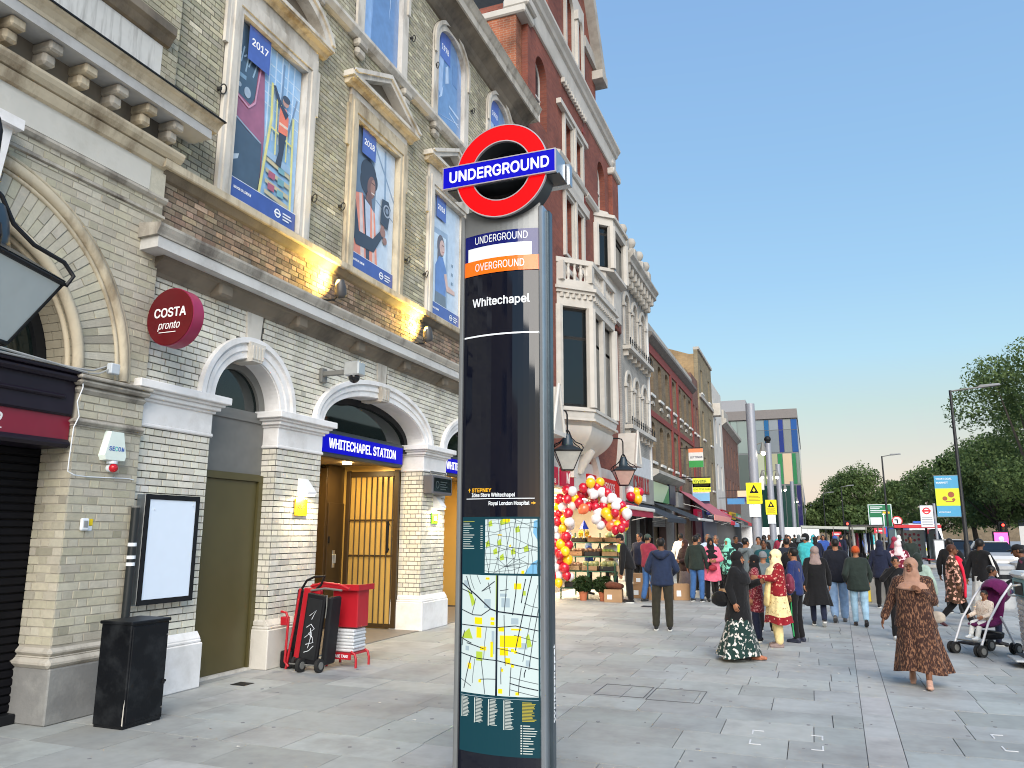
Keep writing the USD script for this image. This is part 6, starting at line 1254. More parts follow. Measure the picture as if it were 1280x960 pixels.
def person(label, x, y, face, h, pose, sk=1, top=None, legs=None, hair=('short', None), shoes=None, dress=None, group=None, fine=False, extras=None, build=1.0, z=0.0, sleeve=1.0, seed=0, coat=None):
    t = thing('person', label, 'person', (x, y, z), face, group)
    hair = tuple(hair) + (None,) * (2 - len(hair)); S = h / 1.75; J = dict(STAND); J.update(pose); piv = A(0, 0, .95)
    ref = .030 if fine else .055
    up = lambda p: rotp(rotp(p, piv, 'z', J['turn']), piv, 'x', J['lean'])
    P = lambda k: A(*J[k])
    B = build
    neck, chest, waist, pel = up((0, .015, 1.475)), up((0, 0, 1.30)), up((0, .0, 1.10)), A(0, .01, .95)
    shl, shr = up((.165 * B, .015, 1.415)), up((-.165 * B, .015, 1.415))
    el, wl, er, wr = up(J['el']), up(J['wl']), up(J['er']), up(J['wr'])
    hc = up((0, -.005, 1.625)); 
    def hd(p): return rotp(rotp(A(*p) + hc, hc, 'x', J['tilt']), hc, 'z', J['look'])
    scale = lambda m: (m.apply_scale(S), m)[1]
    # --- skin: one continuous body from head to feet
    head = [elli(hd((0, .012, .02)), (.076, .094, .098)), hull(elli(hd((0, -.012, -.03)), (.062, .072, .07)), sph(hd((0, -.055, -.082)), .028, 10)), hull(sph(hd((0, -.088, .0)), .009, 8), sph(hd((0, -.106, -.028)), .013, 8), sph(hd((.011, -.092, -.032)), .009, 8), sph(hd((-.011, -.092, -.032)), .009, 8))]
    for s in (-1, 1): head.append(hull(elli(hd((s * .078, .015, -.008)), (.010, .02, .032), 10)))
    head.append(hull(sph(hd((.02, -.083, -.058)), .008, 6), sph(hd((-.02, -.083, -.058)), .008, 6)))
    body = head + chain([hd((0, .02, -.06)), neck], [.055, .058]) + [hull(sph(neck, .06), sph(shl, .05), sph(shr, .05), sph(chest, .11)), hull(sph(chest, .115), sph(waist, .105)), hull(sph(waist, .105), sph(pel + A(.06, 0, -.03), .09), sph(pel - A(.06, 0, .03), .09))]
    for s, e, w, k in ((shl, el, wl, 1), (shr, er, wr, -1)): body += chain([s, e, w], [.046, .037, .026]) + hand(w, e, k, .45)
    for k in 'lr': body += chain([P('h' + k), P('k' + k), P('a' + k)], [.085, .052, .038])
    obj('body', scale(solid(body, ref, 3 if fine else 2)), skin(sk), t, smooth=True)
    # --- face details
    if fine or abs(((face + J['look'] + PI) % (2 * PI)) - PI) < 1.9:
        ey, br = [], []
        for s in (-1, 1):
            ey.append(scale(man(elli(hd((s * .031, -.077, .008)), (.013, .007, .007), 10)))); br.append(scale(man(hull(sph(hd((s * .018, -.083, .028)), .004, 6), sph(hd((s * .045, -.072, .028)), .003, 6)))))
        obj('eyes', ey, mat('eye_dark', (.03, .022, .02), .2), t, kind=None); obj('brows', br, hair_m, t)
        obj('mouth', scale(man(hull(elli(hd((0, -.088, -.058)), (.022, .006, .006), 10)))), cloth('lips', (150, 84, 76), .5), t)
    # --- shoes
    sm = shoes or shoe_b
    for k in 'lr':
        a = P('a' + k); pt = J['p' + k]; c, s_ = math.cos(pt), math.sin(pt)
        def ft(yy, zz, xx=0): return a + A(xx, yy * c - zz * s_, yy * s_ + zz * c)
        up_ = [hull(sph(ft(.045, -.045), .036, 10), sph(ft(-.06, -.05), .040, 10), sph(ft(-.0, .0), .040, 10)), hull(sph(ft(-.06, -.05), .040, 10), sph(ft(-.165, -.058, .008), .026, 10), sph(ft(-.165, -.058, -.012), .026, 10))]
        sh_ = m3.Manifold.batch_boolean(up_, m3.OpType.Add)
        so = obj('shoe', scale(man(sh_)), sm, t, smooth=50)
        obj('sole', scale(man(hull(sph(ft(.05, -.072), .022, 8), sph(ft(.05, -.072, .02), .022, 8), sph(ft(.05, -.072, -.02), .022, 8), sph(ft(-.08, -.074, .03), .018, 8), sph(ft(-.08, -.074, -.03), .018, 8), sph(ft(-.17, -.074, .01), .015, 8)))), sole_m if sm is shoe_w or sm is shoe_b else sm, so)
    # --- trousers
    if legs:
        col, w = legs[0], legs[1] if len(legs) > 1 else 1.0
        tr = [hull(sph(pel + A(.075, 0, .02), .105 * B), sph(pel + A(-.075, 0, .02), .105 * B), sph(waist - A(0, 0, .06), .12 * B))]
        for k in 'lr':
            a = P('a' + k); kk = P('k' + k); tr += chain([P('h' + k), kk, kk * .45 + a * .55, a + (kk - a) * .06], [.105 * B, .073 * w, .066 * w, .060 * w])
        obj('trousers', scale(solid(tr, ref, 3, .009, 12, seed)), col, t, smooth=True)
    # --- top
    if top:
        col, hem, loose = top[0], (top[1] if len(top) > 1 else .92), (top[2] if len(top) > 2 else 1.0)
        dz = A(0, 0, hem) if J['lean'] < .3 else pel + A(0, 0, hem - .95)
        tp_ = [hull(sph(neck - A(0, 0, .02), .07), sph(shl, .068 * loose), sph(shr, .068 * loose), sph(chest + A(.07, -.01, -.02), .125 * B * loose), sph(chest + A(-.07, -.01, -.02), .125 * B * loose)),
               hull(sph(chest + A(.07, -.01, -.02), .125 * B * loose), sph(chest + A(-.07, -.01, -.02), .125 * B * loose), sph(waist + A(.06, 0, 0), .125 * B * loose), sph(waist + A(-.06, 0, 0), .125 * B * loose)),
               hull(sph(waist + A(.06, 0, 0), .125 * B * loose), sph(waist + A(-.06, 0, 0), .125 * B * loose), elli(A(0, .005, max(hem, .5)) if J['lean'] < .3 else dz, (.205 * B * loose, .14 * B * loose, .05)))]
        for s, e, w in ((shl, el, wl), (shr, er, wr)):
            w2 = e + (w - e) * (.93 * sleeve if sleeve > .5 else .02); tp_ += chain([s, e, w2], [.070 * loose, .060 * loose, .046 * loose])
        obj('top', scale(solid(tp_, ref, 3, .011, 11, seed + 3)), col, t, smooth=True)
    # --- skirt, robe or long coat: folded loft from the waist or chest to the hem
    if dress:
        col, z0, z1, r0, r1 = dress[:5]; swing = dress[5] if len(dress) > 5 else (0, 0)
        nf = 48; nz = 26; th = np.arange(nf) * 2 * PI / nf; r_ = np.random.default_rng(seed + 11); ph = r_.uniform(0, 6, 4); V = []
        for i in range(nz):
            f = i / (nz - 1); zz = z0 + (z1 - z0) * f; rr = r0 + (r1 - r0) * f ** 1.25
            fo = 1 + (.03 + .15 * f) * (.5 * np.sin(9 * th + ph[0] + f * 1.2) + .35 * np.sin(14 * th + ph[1] - f) + .3 * np.sin(5 * th + ph[2])) * .6
            cx, cy = swing[0] * f ** 1.6, swing[1] * f ** 1.6
            V.append(np.stack([cx + rr * fo * np.cos(th), cy + rr * .74 * fo * np.sin(th), np.full(nf, zz + .012 * math.sin(3 * ph[3]) * f) + .02 * f * np.sin(3 * th + ph[3])], -1))
        inner = [v * A(.95, .95, 1) for v in V[::-1]]
        V = np.vstack(V + inner); Fs = []
        for i in range(2 * nz - 1):
            for k in range(nf): q = (k + 1) % nf; Fs.append((i * nf + k, i * nf + q, (i + 1) * nf + q, (i + 1) * nf + k))
        m = trimesh.Trimesh(V, np.vstack([np.array(Fs)[:, [0, 2, 1]], np.array(Fs)[:, [0, 3, 2]]]), process=False)
        obj('skirt', scale(m), col, t, smooth=60)
        if len(dress) > 6:   # printed border at the hem
            b = V[(nz - 6) * nf:nz * nf].reshape(6, nf, 3) * 1.0; b[..., :2] *= 1.015; bf = [(i * nf + k, (i + 1) * nf + k, (i + 1) * nf + (k + 1) % nf, i * nf + (k + 1) % nf) for i in range(5) for k in range(nf)]
            obj('hem_border', scale(joined([(b.reshape(-1, 3), np.array(bf))])), dress[6], t, smooth=60)
    # --- hair, scarf, hat
    kind, hm = hair[0], hair[1] or hair_m
    face_cut = hull(elli(hd((0, -.11, -.02)), (.066, .06, .075)), elli(hd((0, -.2, -.03)), (.09, .06, .10)))
    if kind in ('short', 'balding', 'long'):
        cap = elli(hd((0, .022, .028)), (.084, .100, .098)); cut = hull(sph(hd((0, -.10, -.04)), .085), sph(hd((0, -.2, .0)), .10), sph(hd((0, -.07, -.16)), .09), sph(hd((0, .03, -.16)), .085))
        m = [cap]
        if kind == 'long': m.append(hull(elli(hd((0, .06, .0)), (.08, .06, .08)), elli(hd((0, .075, -.20)), (.075, .035, .06)))); cut = hull(sph(hd((0, -.11, -.04)), .085), sph(hd((0, -.22, .02)), .11), sph(hd((0, -.1, -.2)), .10))
        if kind == 'balding': cut = cut + elli(hd((0, -.0, .12)), (.06, .085, .05))
        obj('hair', scale(solid(m, .03, 2, .004, 40, seed, cut)), hm, t, smooth=40)
    elif kind == 'beanie':
        obj('beanie', scale(solid([elli(hd((0, .018, .045)), (.092, .108, .098)), hull(elli(hd((0, .012, .03)), (.094, .110, .03)), elli(hd((0, .012, .01)), (.094, .110, .02)))], .03, 2, .003, 30, seed, elli(hd((0, -.02, -.12)), (.2, .2, .12)))), hm, t, smooth=60)
    elif kind == 'cap':
        obj('cap', scale(solid([elli(hd((0, .012, .04)), (.086, .102, .082)), hull(elli(hd((0, -.09, .035)), (.06, .03, .008)), elli(hd((0, -.15, .022)), (.045, .03, .006)))], .03, 1, 0, 1, 0, elli(hd((0, .01, -.08)), (.2, .2, .10)))), hm, t, smooth=50)
        if len(hair) > 2: obj('hair', scale(solid([elli(hd((0, .03, .0)), (.081, .092, .07))], .03, 1, 0, 1, 0, hull(sph(hd((0, -.10, -.04)), .085), sph(hd((0, -.2, .0)), .1), sph(hd((0, -.07, -.16)), .09)))), hair_m, t, smooth=50)
    elif kind == 'helmet':
        obj('helmet', scale(solid([elli(hd((0, .01, .03)), (.115, .135, .125))], .03, 1, 0, 1, 0, hull(elli(hd((0, -.13, -.0)), (.08, .06, .045)), elli(hd((0, -.2, -.02)), (.1, .05, .06))))), hm, t, smooth=50)
        obj('visor', scale(man(hull(elli(hd((0, -.105, .0)), (.075, .02, .04), 12)))), mat('visor', (.25, .28, .32), .1), t, smooth=50)
    elif kind == 'hijab':
        m = [elli(hd((0, .018, .022)), (.096, .116, .114)), hull(elli(hd((0, .0, -.05)), (.095, .105, .08)), elli(neck + A(0, 0, .0), (.12, .11, .05))), hull(elli(neck + A(0, .0, .0), (.12, .11, .05)), elli(up((0, 0, 1.36)), (.20 * B, .145, .05)))]
        if len(hair) > 2: m.append(hull(elli(up((0, -.02, 1.38)), (.19 * B, .15, .06)), elli(up((0, -.04, hair[2])), (.20 * B, .17, .05))))
        obj('headscarf', scale(solid(m, .03, 3, .008, 16, seed, face_cut)), hm, t, smooth=True)
    if extras: extras(t, S, up, J, scale, hd)
    return t
def bag_on(loc, size, m, strap=None, name='bag'):
    def f(t, S, up, J, scale, hd):
        c = A(*loc); q = [elli(c, size), hull(elli(c + A(0, 0, -size[2] * .3), (size[0] * 1.02, size[1], size[2] * .6)), elli(c + A(0, 0, size[2] * .5), (size[0] * .8, size[1] * .7, size[2] * .3)))]
        b = obj(name, scale(solid(q, .03, 2, .006, 20, 3)), m, t, smooth=True)
        if strap: obj('strap', scale(tube([A(*p) for p in strap], .012, 6)), m, b, smooth=50)
    return f
def multi(*fs):
    def f(*a):
        for g in fs: g(*a)
    return f
def slab_ex(name, pts_r, m, seed=1, fold=.005):
    """a soft strip or fold of cloth: hull chain through (point, radii) pairs"""
    def f(t, S, up, J, scale, hd):
        es = [elli(p, r) for p, r in pts_r]; obj(name, scale(solid([hull(es[i], es[i + 1]) for i in range(len(es) - 1)], .03, 3, fold, 16, seed)), m, t, smooth=True)
    return f
c_black = cloth('cloth_black', (17, 17, 20)); c_navy = cloth('cloth_navy', (26, 32, 54)); c_char = cloth('cloth_charcoal', (44, 46, 48)); c_dgreen = cloth('cloth_dark_green', (36, 46, 42)); c_olive = cloth('cloth_olive_trouser', (46, 44, 36))
c_jean = cloth('denim_blue', (60, 98, 150), .9); c_ljean = cloth('denim_light', (128, 156, 190), .9); c_pjean = cloth('denim_pale', (156, 190, 212), .9); c_maroon = cloth('knit_maroon', (138, 44, 66)); c_white = cloth('cloth_white', (214, 214, 210)); c_cream = cloth('cloth_cream', (226, 206, 150)); c_grey = cloth('cloth_grey', (96, 106, 110)); c_pink = cloth('coat_pink', (222, 104, 128)); c_turq = cloth('jacket_turquoise', (60, 170, 180)); c_taupe = cloth('scarf_taupe', (140, 122, 118)); c_mauve = cloth('scarf_mauve_brown', (158, 122, 104)); c_red = cloth('scarf_red', (206, 26, 56)); c_blue = cloth('cloth_blue', (50, 80, 150)); c_sky = cloth('shirt_pale_blue', (170, 190, 220))
W1, W2 = walk(1), walk(-1)
def pz(base=STAND, **k): d = dict(base); d.update(k); return d
# the woman in the brown printed dress, walking towards the camera
brown_print = cloth('print_brown_streak', (52, 32, 27), .85, 'streak', (128, 92, 70), 85, (.50, .62))
person('woman in brown streaked long dress, mauve headscarf and cream bag, nearest the camera', 1.10, 10.55, -.10, 1.47, pz(walk(1, .8), er=(-.30, .06, 1.13), wr=(-.40, .0, .90), el=(.24, .0, 1.16), wl=(.10, -.17, 1.30), look=-.35), 2, (brown_print, .80, 1.22), None, ('hijab', c_mauve, 1.33), shoe_n, (brown_print, 1.12, .20, .205, .37, (.04, .05)), fine=True, build=1.12, seed=1,
       extras=bag_on((.27, -.02, .94), (.11, .035, .085), cloth('bag_cream', (160, 150, 138), .5), [(.20, -.05, 1.08), (.17, -.10, 1.25), (.16, -.05, 1.45), (.18, .06, 1.40), (.30, .04, 1.08)]))
# the woman in black over a green floral skirt
floral = cloth('print_green_floral', (20, 48, 44), .8, 'blobs', (200, 196, 190), 21, (.55, .59))
person('woman in black top and headscarf over a dark green floral skirt, striding right', -1.03, 11.75, PI / 2 - .25, 1.50, pz(walk(1, .8), el=(.20, -.10, 1.18), wl=(.10, -.33, 1.27), er=(-.22, .08, 1.15), wr=(-.26, -.02, .92), look=-.1), 1, (c_black, .62, 1.2), None, ('hijab', c_black, 1.24), cloth('sandal_tan', (170, 110, 84), .5), (floral, .86, .09, .20, .47, (.0, .03)), fine=True, build=1.05, seed=2,
       extras=multi(slab_ex('tunic_skirt', [((0, .0, .95), (.22, .17, .1)), ((0, .02, .62), (.24, .22, .05)), ((0, -.04, .38), (.14, .18, .04))], c_black, 3), bag_on((-.10, .26, .96), (.06, .17, .13), cloth('bag_black', (14, 15, 19), .5), [(-.1, .16, 1.1), (-.14, .08, 1.42), (-.12, .3, 1.13)])))
# the woman in cream with red-printed sleeves and a backpack
redp = cloth('print_red', (134, 24, 34), .85, 'cells', (214, 160, 140), 22, (.30, .22)); creamp = cloth('print_cream', (222, 204, 152), .85, 'blobs', (150, 128, 92), 34, (.62, .66))
person('woman in cream tunic with red printed sleeves and pale yellow headscarf, maroon backpack on', -.56, 13.3, -PI / 2 + .35, 1.50, pz(STAND, el=(.20, -.12, 1.22), wl=(.12, -.36, 1.24), er=(-.22, -.10, 1.18), wr=(-.12, -.34, 1.20), kl=(.10, -.05, .5), al=(.11, -.04, .085)), 1, (redp, .92, 1.12), (c_cream, 1.25), ('hijab', cloth('scarf_pale_yellow', (232, 218, 170)), 1.22), cloth('shoe_taupe', (130, 112, 108), .5), (creamp, 1.08, .42, .20, .31, (0, 0), redp), fine=True, build=1.05, seed=3,
       extras=multi(bag_on((.0, .24, 1.12), (.15, .09, .19), cloth('bag_maroon', (110, 40, 62), .6, 'cells', (190, 130, 150), 16, (.28, .2)), [(-.12, .16, 1.28), (-.14, .0, 1.43), (-.15, -.12, 1.25), (-.1, .1, 1.0)], 'backpack'), slab_ex('scarf_end', [((.05, -.15, 1.25), (.09, .04, .08)), ((.06, -.20, .95), (.10, .05, .1)), ((.04, -.22, .76), (.12, .04, .05))], cloth('scarf_end_yellow', (224, 200, 140)), 4)))
person('boy in navy jacket and track trousers with green side stripe', -.30, 13.95, -PI * .62, 1.53, pz(STAND, wl=(.27, .0, .88), look=-.2), 1, (cloth('jacket_navy_blue', (30, 44, 92)), .88, 1.0), (c_black, 1.0), ('short',), cloth('trainer_navy', (40, 44, 60), .5), fine=True, seed=4,
       extras=lambda t, S, up, J, scale, hd: obj('green_stripe', scale(tube([A(.185, 0, .88), A(.192, -.02, .5), A(.185, .0, .12)], .014, 6)), cloth('stripe_green', (50, 150, 90)), t))
person('girl in maroon patterned tunic and dark trousers, half hidden between two women', -.92, 13.75, -PI / 2, 1.40, STAND, 1, (cloth('print_maroon', (120, 36, 50), .85, 'blobs', (190, 130, 130), 40, (.55, .6)), .62, 1.1), (c_navy, 1.1), ('hijab', c_black), seed=5)
# the three walking away
person('woman in long black coat and taupe headscarf walking away', .05, 16.4, PI + .05, 1.51, pz(walk(1, .5), look=.1), 1, (c_black, .62, 1.15), (c_navy, .95), ('hijab', c_taupe), None, (c_black, .95, .46, .20, .32), fine=True, build=1.02, seed=6)
person('man in dark navy jacket and light jeans walking away', .45, 17.3, PI, 1.66, pz(walk(-1, .6), wl=(.20, -.16, 1.0), el=(.27, .05, 1.13), look=.35), 1, (cloth('jacket_ink', (20, 23, 34)), .86, 1.12), (c_ljean, 1.3), ('short',), cloth('trainer_grey', (90, 90, 92), .5), fine=True, seed=7)
person('person in burnt orange beanie, dark green jacket and pale jeans walking away', .80, 16.7, PI, 1.51, pz(walk(1, .55), wl=(.24, -.1, .98), wr=(-.24, -.1, .98)), 1, (c_dgreen, .80, 1.2), (c_pjean, 1.05), ('beanie', cloth('beanie_orange', (176, 74, 32))), cloth('trainer_black_white', (40, 38, 40), .5), fine=True, seed=8)
person('boy in black tracksuit and white trainers raising a hand to his face', 1.32, 14.85, .15, 1.38, pz(STAND, er=(-.30, -.06, 1.26), wr=(-.07, -.14, 1.52), el=(.26, .02, 1.14)), 1, (c_black, .86, 1.05), (c_black, 1.0), ('short',), shoe_w, fine=True, seed=9,
       extras=lambda t, S, up, J, scale, hd: obj('zip', scale(tube([A(.0, -.155, 1.36), A(0, -.17, 1.1), A(0, -.16, .88)], .008, 5)), c_white, t))
# right-hand group
flor2 = cloth('print_autumn_floral', (70, 50, 36), .85, 'blobs', (226, 170, 150), 16, (.53, .58))
person('woman in autumn floral tunic with long red scarf striding right', 2.55, 17.4, PI / 2 - .25, 1.56, pz(walk(1, 1.0), el=(.22, .05, 1.15), wl=(.24, .06, .92)), 2, (flor2, .60, 1.18), (c_black, 1.0), ('short', cloth('hair_brown', (70, 40, 26), .6)), cloth('trainer_red_black', (60, 26, 34), .5), (flor2, 1.0, .50, .20, .27), fine=True, build=1.08, seed=10,
       extras=multi(slab_ex('scarf', [((-.06, -.11, 1.44), (.10, .06, .06)), ((-.12, -.20, 1.2), (.07, .03, .08)), ((-.14, -.22, .9), (.075, .03, .1)), ((-.15, -.20, .66), (.08, .03, .05))], c_red, 5), slab_ex('scarf', [((.06, -.06, 1.45), (.08, .08, .05)), ((-.05, -.16, 1.40), (.08, .05, .05))], c_red, 6)))
person('man in black jacket with white stripe over a long white robe', 3.25, 18.6, PI * .72, 1.66, pz(walk(1, .6), look=.5), 2, (c_black, .84, 1.15), None, ('short',), cloth('trainer_dark', (34, 36, 40), .5), (c_white, .95, .20, .21, .30), fine=True, seed=11,
       extras=lambda t, S, up, J, scale, hd: [obj('sleeve_stripe', scale(tube([A(s * .24, .02, 1.40), A(s * .325, .02, 1.15), A(s * .33, -.05, .95)], .022, 6)), c_white, t) for s in (-1, 1)])
person('man in dark top standing behind the woman with the red scarf', 2.95, 20.2, PI * .9, 1.66, STAND, 2, (c_black, .9, 1.1), (c_char, 1.1), ('short',), seed=12)
person('child in navy jacket holding the pushchair handle', 2.72, 14.75, PI / 2 - .2, 1.25, pz(STAND, el=(.22, -.12, 1.20), wl=(.12, -.34, 1.18), er=(-.22, -.12, 1.20), wr=(-.12, -.34, 1.18)), 2, (cloth('coat_navy_child', (30, 38, 66)), .78, 1.15), (c_navy, 1.0), ('short',), fine=True, seed=13)
person('man in black cap and dark jacket leaning over beside the litter bin', 3.42, 15.3, -PI / 2 - .3, 1.62, pz(STAND, lean=.30, er=(-.24, -.18, 1.16), wr=(-.16, -.42, 1.10), el=(.24, -.18, 1.16), wl=(.16, -.42, 1.10), tilt=.2), 2, (cloth('jacket_pattern', (20, 20, 26), .8, 'blobs', (90, 40, 60), 9, (.6, .63)), .9, 1.1), (c_black, 1.1), ('cap', c_black, 1), fine=True, seed=14)
# near the shop
person('man in navy hooded top and dark olive trousers standing with his back turned', -2.63, 14.65, PI + .12, 1.68, pz(STAND, el=(.28, -.02, 1.14), wl=(.17, -.22, 1.02), er=(-.28, -.02, 1.14), wr=(-.17, -.22, 1.02), look=-.15, al=(.14, .0, .085), kl=(.125, -.02, .5)), 2, (cloth('hoodie_navy', (32, 44, 70)), .86, 1.10), (c_olive, 1.15), ('balding',), shoe_b, fine=True, seed=15,
       extras=slab_ex('hood', [((.10, .10, 1.45), (.07, .06, .05)), ((.0, .15, 1.40), (.10, .06, .07)), ((-.10, .10, 1.45), (.07, .06, .05))], cloth('hoodie_navy', (32, 44, 70)), 7))
person('man in maroon sweater and blue jeans by the cardboard boxes', -4.02, 20.5, PI - .5, 1.74, pz(STAND, er=(-.25, -.1, 1.2), wr=(-.2, -.34, 1.2), el=(.25, -.1, 1.18), wl=(.16, -.3, 1.12), al=(.17, .05, .085), ar=(-.13, -.06, .085)), 1, (c_maroon, .90, 1.08), (c_jean, 1.15), ('cap', cloth('cap_green', (60, 74, 66)), 1), cloth('trainer_dark', (34, 36, 40), .5), seed=16)
person('man in black with yellow and green reflective collar bending over a box', -4.42, 20.0, -PI / 2 + .25, 1.78, pz(STAND, lean=.35, el=(.26, -.15, 1.05), wl=(.20, -.28, .80), er=(-.26, -.15, 1.10), wr=(-.2, -.25, .85)), 1, (c_black, .86, 1.18), (c_black, 1.25), ('cap', c_black, 1), shoe_b, seed=17,
       extras=lambda t, S, up, J, scale, hd: [obj('reflective_collar', scale(man(hull(elli(up((s * .09, -.03, 1.46)), (.06, .09, .03)), elli(up((s * .13, -.13, 1.34)), (.05, .04, .04))))), cloth('hivis_yellow', (200, 230, 50)) if s > 0 else cloth('hivis_green', (20, 130, 80)), t, smooth=50) for s in (-1, 1)])
person('white-bearded vendor in white shirt behind the fruit stall', -5.35, 21.9, .2, 1.66, pz(STAND, el=(.24, -.08, 1.16), wl=(.06, -.26, 1.10), er=(-.24, -.08, 1.16), wr=(-.06, -.26, 1.10)), 0, (c_white, .9, 1.1), (c_char, 1.0), ('short', cloth('hair_white', (200, 190, 170))), seed=18)
person('man in dark green sweater and blue jeans, back turned, right of the navy hood', -2.85, 21.0, PI - .2, 1.70, pz(STAND, al=(.15, 0, .085)), 1, (c_dgreen, .86, 1.1), (c_jean, 1.1), ('short',), shoe_b, seed=19)
person('woman in pink coat with black headscarf carrying a red handbag', -2.50, 21.2, .35, 1.64, pz(STAND, er=(-.28, -.05, 1.16), wr=(-.12, -.26, 1.12), el=(.28, -.05, 1.16), wl=(.08, -.26, 1.12)), 1, (c_pink, .60, 1.25), (c_black, 1.0), ('hijab', c_black, 1.2), shoe_b, (c_pink, .92, .56, .22, .27), build=1.1, seed=20, extras=multi(bag_on((-.02, -.27, .92), (.12, .05, .09), cloth('bag_red', (140, 30, 44), .5)), slab_ex('scarf_end', [((-.05, -.17, 1.3), (.05, .03, .06)), ((-.09, -.22, .98), (.05, .03, .06))], c_black, 8)))
person('bald man in pale blue shirt behind the pink coat', -2.75, 22.8, -.1, 1.74, STAND, 1, (c_sky, .88, 1.05), (c_char, 1.05), ('balding', hair_g), seed=21)
person('woman in dark brown headscarf and grey skirt looking down beside the pink coat', -3.3, 22.1, -.7, 1.58, pz(STAND, el=(.22, -.08, 1.15), wl=(.05, -.26, 1.1), er=(-.22, -.08, 1.15), wr=(-.05, -.26, 1.1)), 1, (cloth('coat_dark_brown', (50, 34, 34)), .8, 1.15), None, ('hijab', cloth('scarf_dark_brown', (52, 32, 30))), None, (cloth('skirt_grey', (110, 102, 104)), .95, .15, .19, .30), seed=22)
person('man in white shirt facing the shop doorway, dark hair', -4.0, 26.0, PI, 1.76, STAND, 2, (c_white, .88, 1.05), (c_black, 1.0), ('short',), seed=23)
person('man in dark waistcoat and white sleeves near the shop pier', -3.25, 24.6, PI * .8, 1.74, STAND, 1, (cloth('waistcoat', (40, 42, 46)), .88, 1.05), (c_black, 1.0), ('short',), seed=24)
person('man in dark blue jacket behind the maroon sweater', -4.6, 22.2, -.4, 1.76, STAND, 1, (c_navy, .88, 1.08), (c_black, 1.0), ('short',), seed=25)
person('shopper in blue headscarf at the left end of the fruit stall', -6.1, 22.2, PI * .6, 1.62, STAND, 1, (c_blue, .8, 1.1), (c_black, 1.0), ('hijab', cloth('scarf_steel_blue', (110, 130, 160))), seed=26)
# middle crowd
person('person in grey hooded top, back half turned, behind the woman in black', -1.43, 19.0, PI * .75, 1.66, STAND, 1, (c_grey, .88, 1.12), (c_black, 1.05), ('short',), seed=27, extras=slab_ex('hood', [((.10, .10, 1.45), (.06, .05, .05)), ((0, .15, 1.42), (.09, .06, .06)), ((-.10, .10, 1.45), (.06, .05, .05))], c_grey, 7))
person('woman in mint and dark floral top left of the grey hooded person', -2.19, 22.6, -.5, 1.62, STAND, 1, (cloth('print_mint', (30, 60, 58), .85, 'blobs', (130, 210, 190), 12, (.5, .56)), .7, 1.12), (c_black, 1.05), ('hijab', cloth('scarf_mint', (120, 200, 180))), seed=28)
person('man in checked grey shirt among the shoppers', -2.62, 23.6, .1, 1.70, STAND, 1, (cloth('check_grey', (110, 116, 110), .85, 'cells', (40, 44, 46), 40, (.3, .36)), .86, 1.06), (c_black, 1.05), ('balding', hair_g), seed=29)
person('man in dark teal shirt facing the camera behind the cream tunic', -1.03, 19.0, .1, 1.62, STAND, 2, (cloth('shirt_dark_teal', (24, 70, 76)), .86, 1.08), (c_black, 1.0), ('short',), seed=30)
person('man in dark backpack and jacket walking away, left of the turquoise rider', -.55, 19.8, PI, 1.66, walk(1, .6), 1, (cloth('jacket_slate', (34, 40, 52)), .86, 1.15), (c_char, 1.0), ('balding',), seed=31, extras=bag_on((0, .22, 1.2), (.15, .09, .2), c_black, None, 'backpack'))
person('rider in turquoise jacket and black helmet', -.15, 24.5, -.5, 1.74, STAND, 1, (c_turq, .86, 1.15), (c_black, 1.1), ('helmet', c_black), seed=32)
person('person in grey knitted hat between the two headscarves', -.85, 15.2, PI, 1.42, STAND, 1, (c_grey, .8, 1.1), (c_black, 1.0), ('beanie', cloth('hat_grey', (120, 122, 126))), seed=33)
person('woman in dark green shawl behind the brown streaked dress', 1.75, 15.6, PI - .4, 1.42, STAND, 2, (cloth('shawl_sage', (150, 170, 160)), .8, 1.2), (c_char, 1.0), ('hijab', c_dgreen), seed=34)
person('woman in dark red floral wrap near the bus stop', 2.05, 22.0, PI, 1.58, STAND, 2, (cloth('print_wine_floral', (110, 30, 50), .85, 'blobs', (230, 190, 196), 14, (.54, .58)), .6, 1.2), (c_black, 1.0), ('hijab', cloth('scarf_pale_pink', (220, 200, 204))), seed=35)
person('woman in dark navy with white badge on sleeve by the bus stop', 1.55, 21.0, PI - .3, 1.60, STAND, 2, (c_navy, .8, 1.15), (c_black, 1.0), ('hijab', c_navy), seed=36)
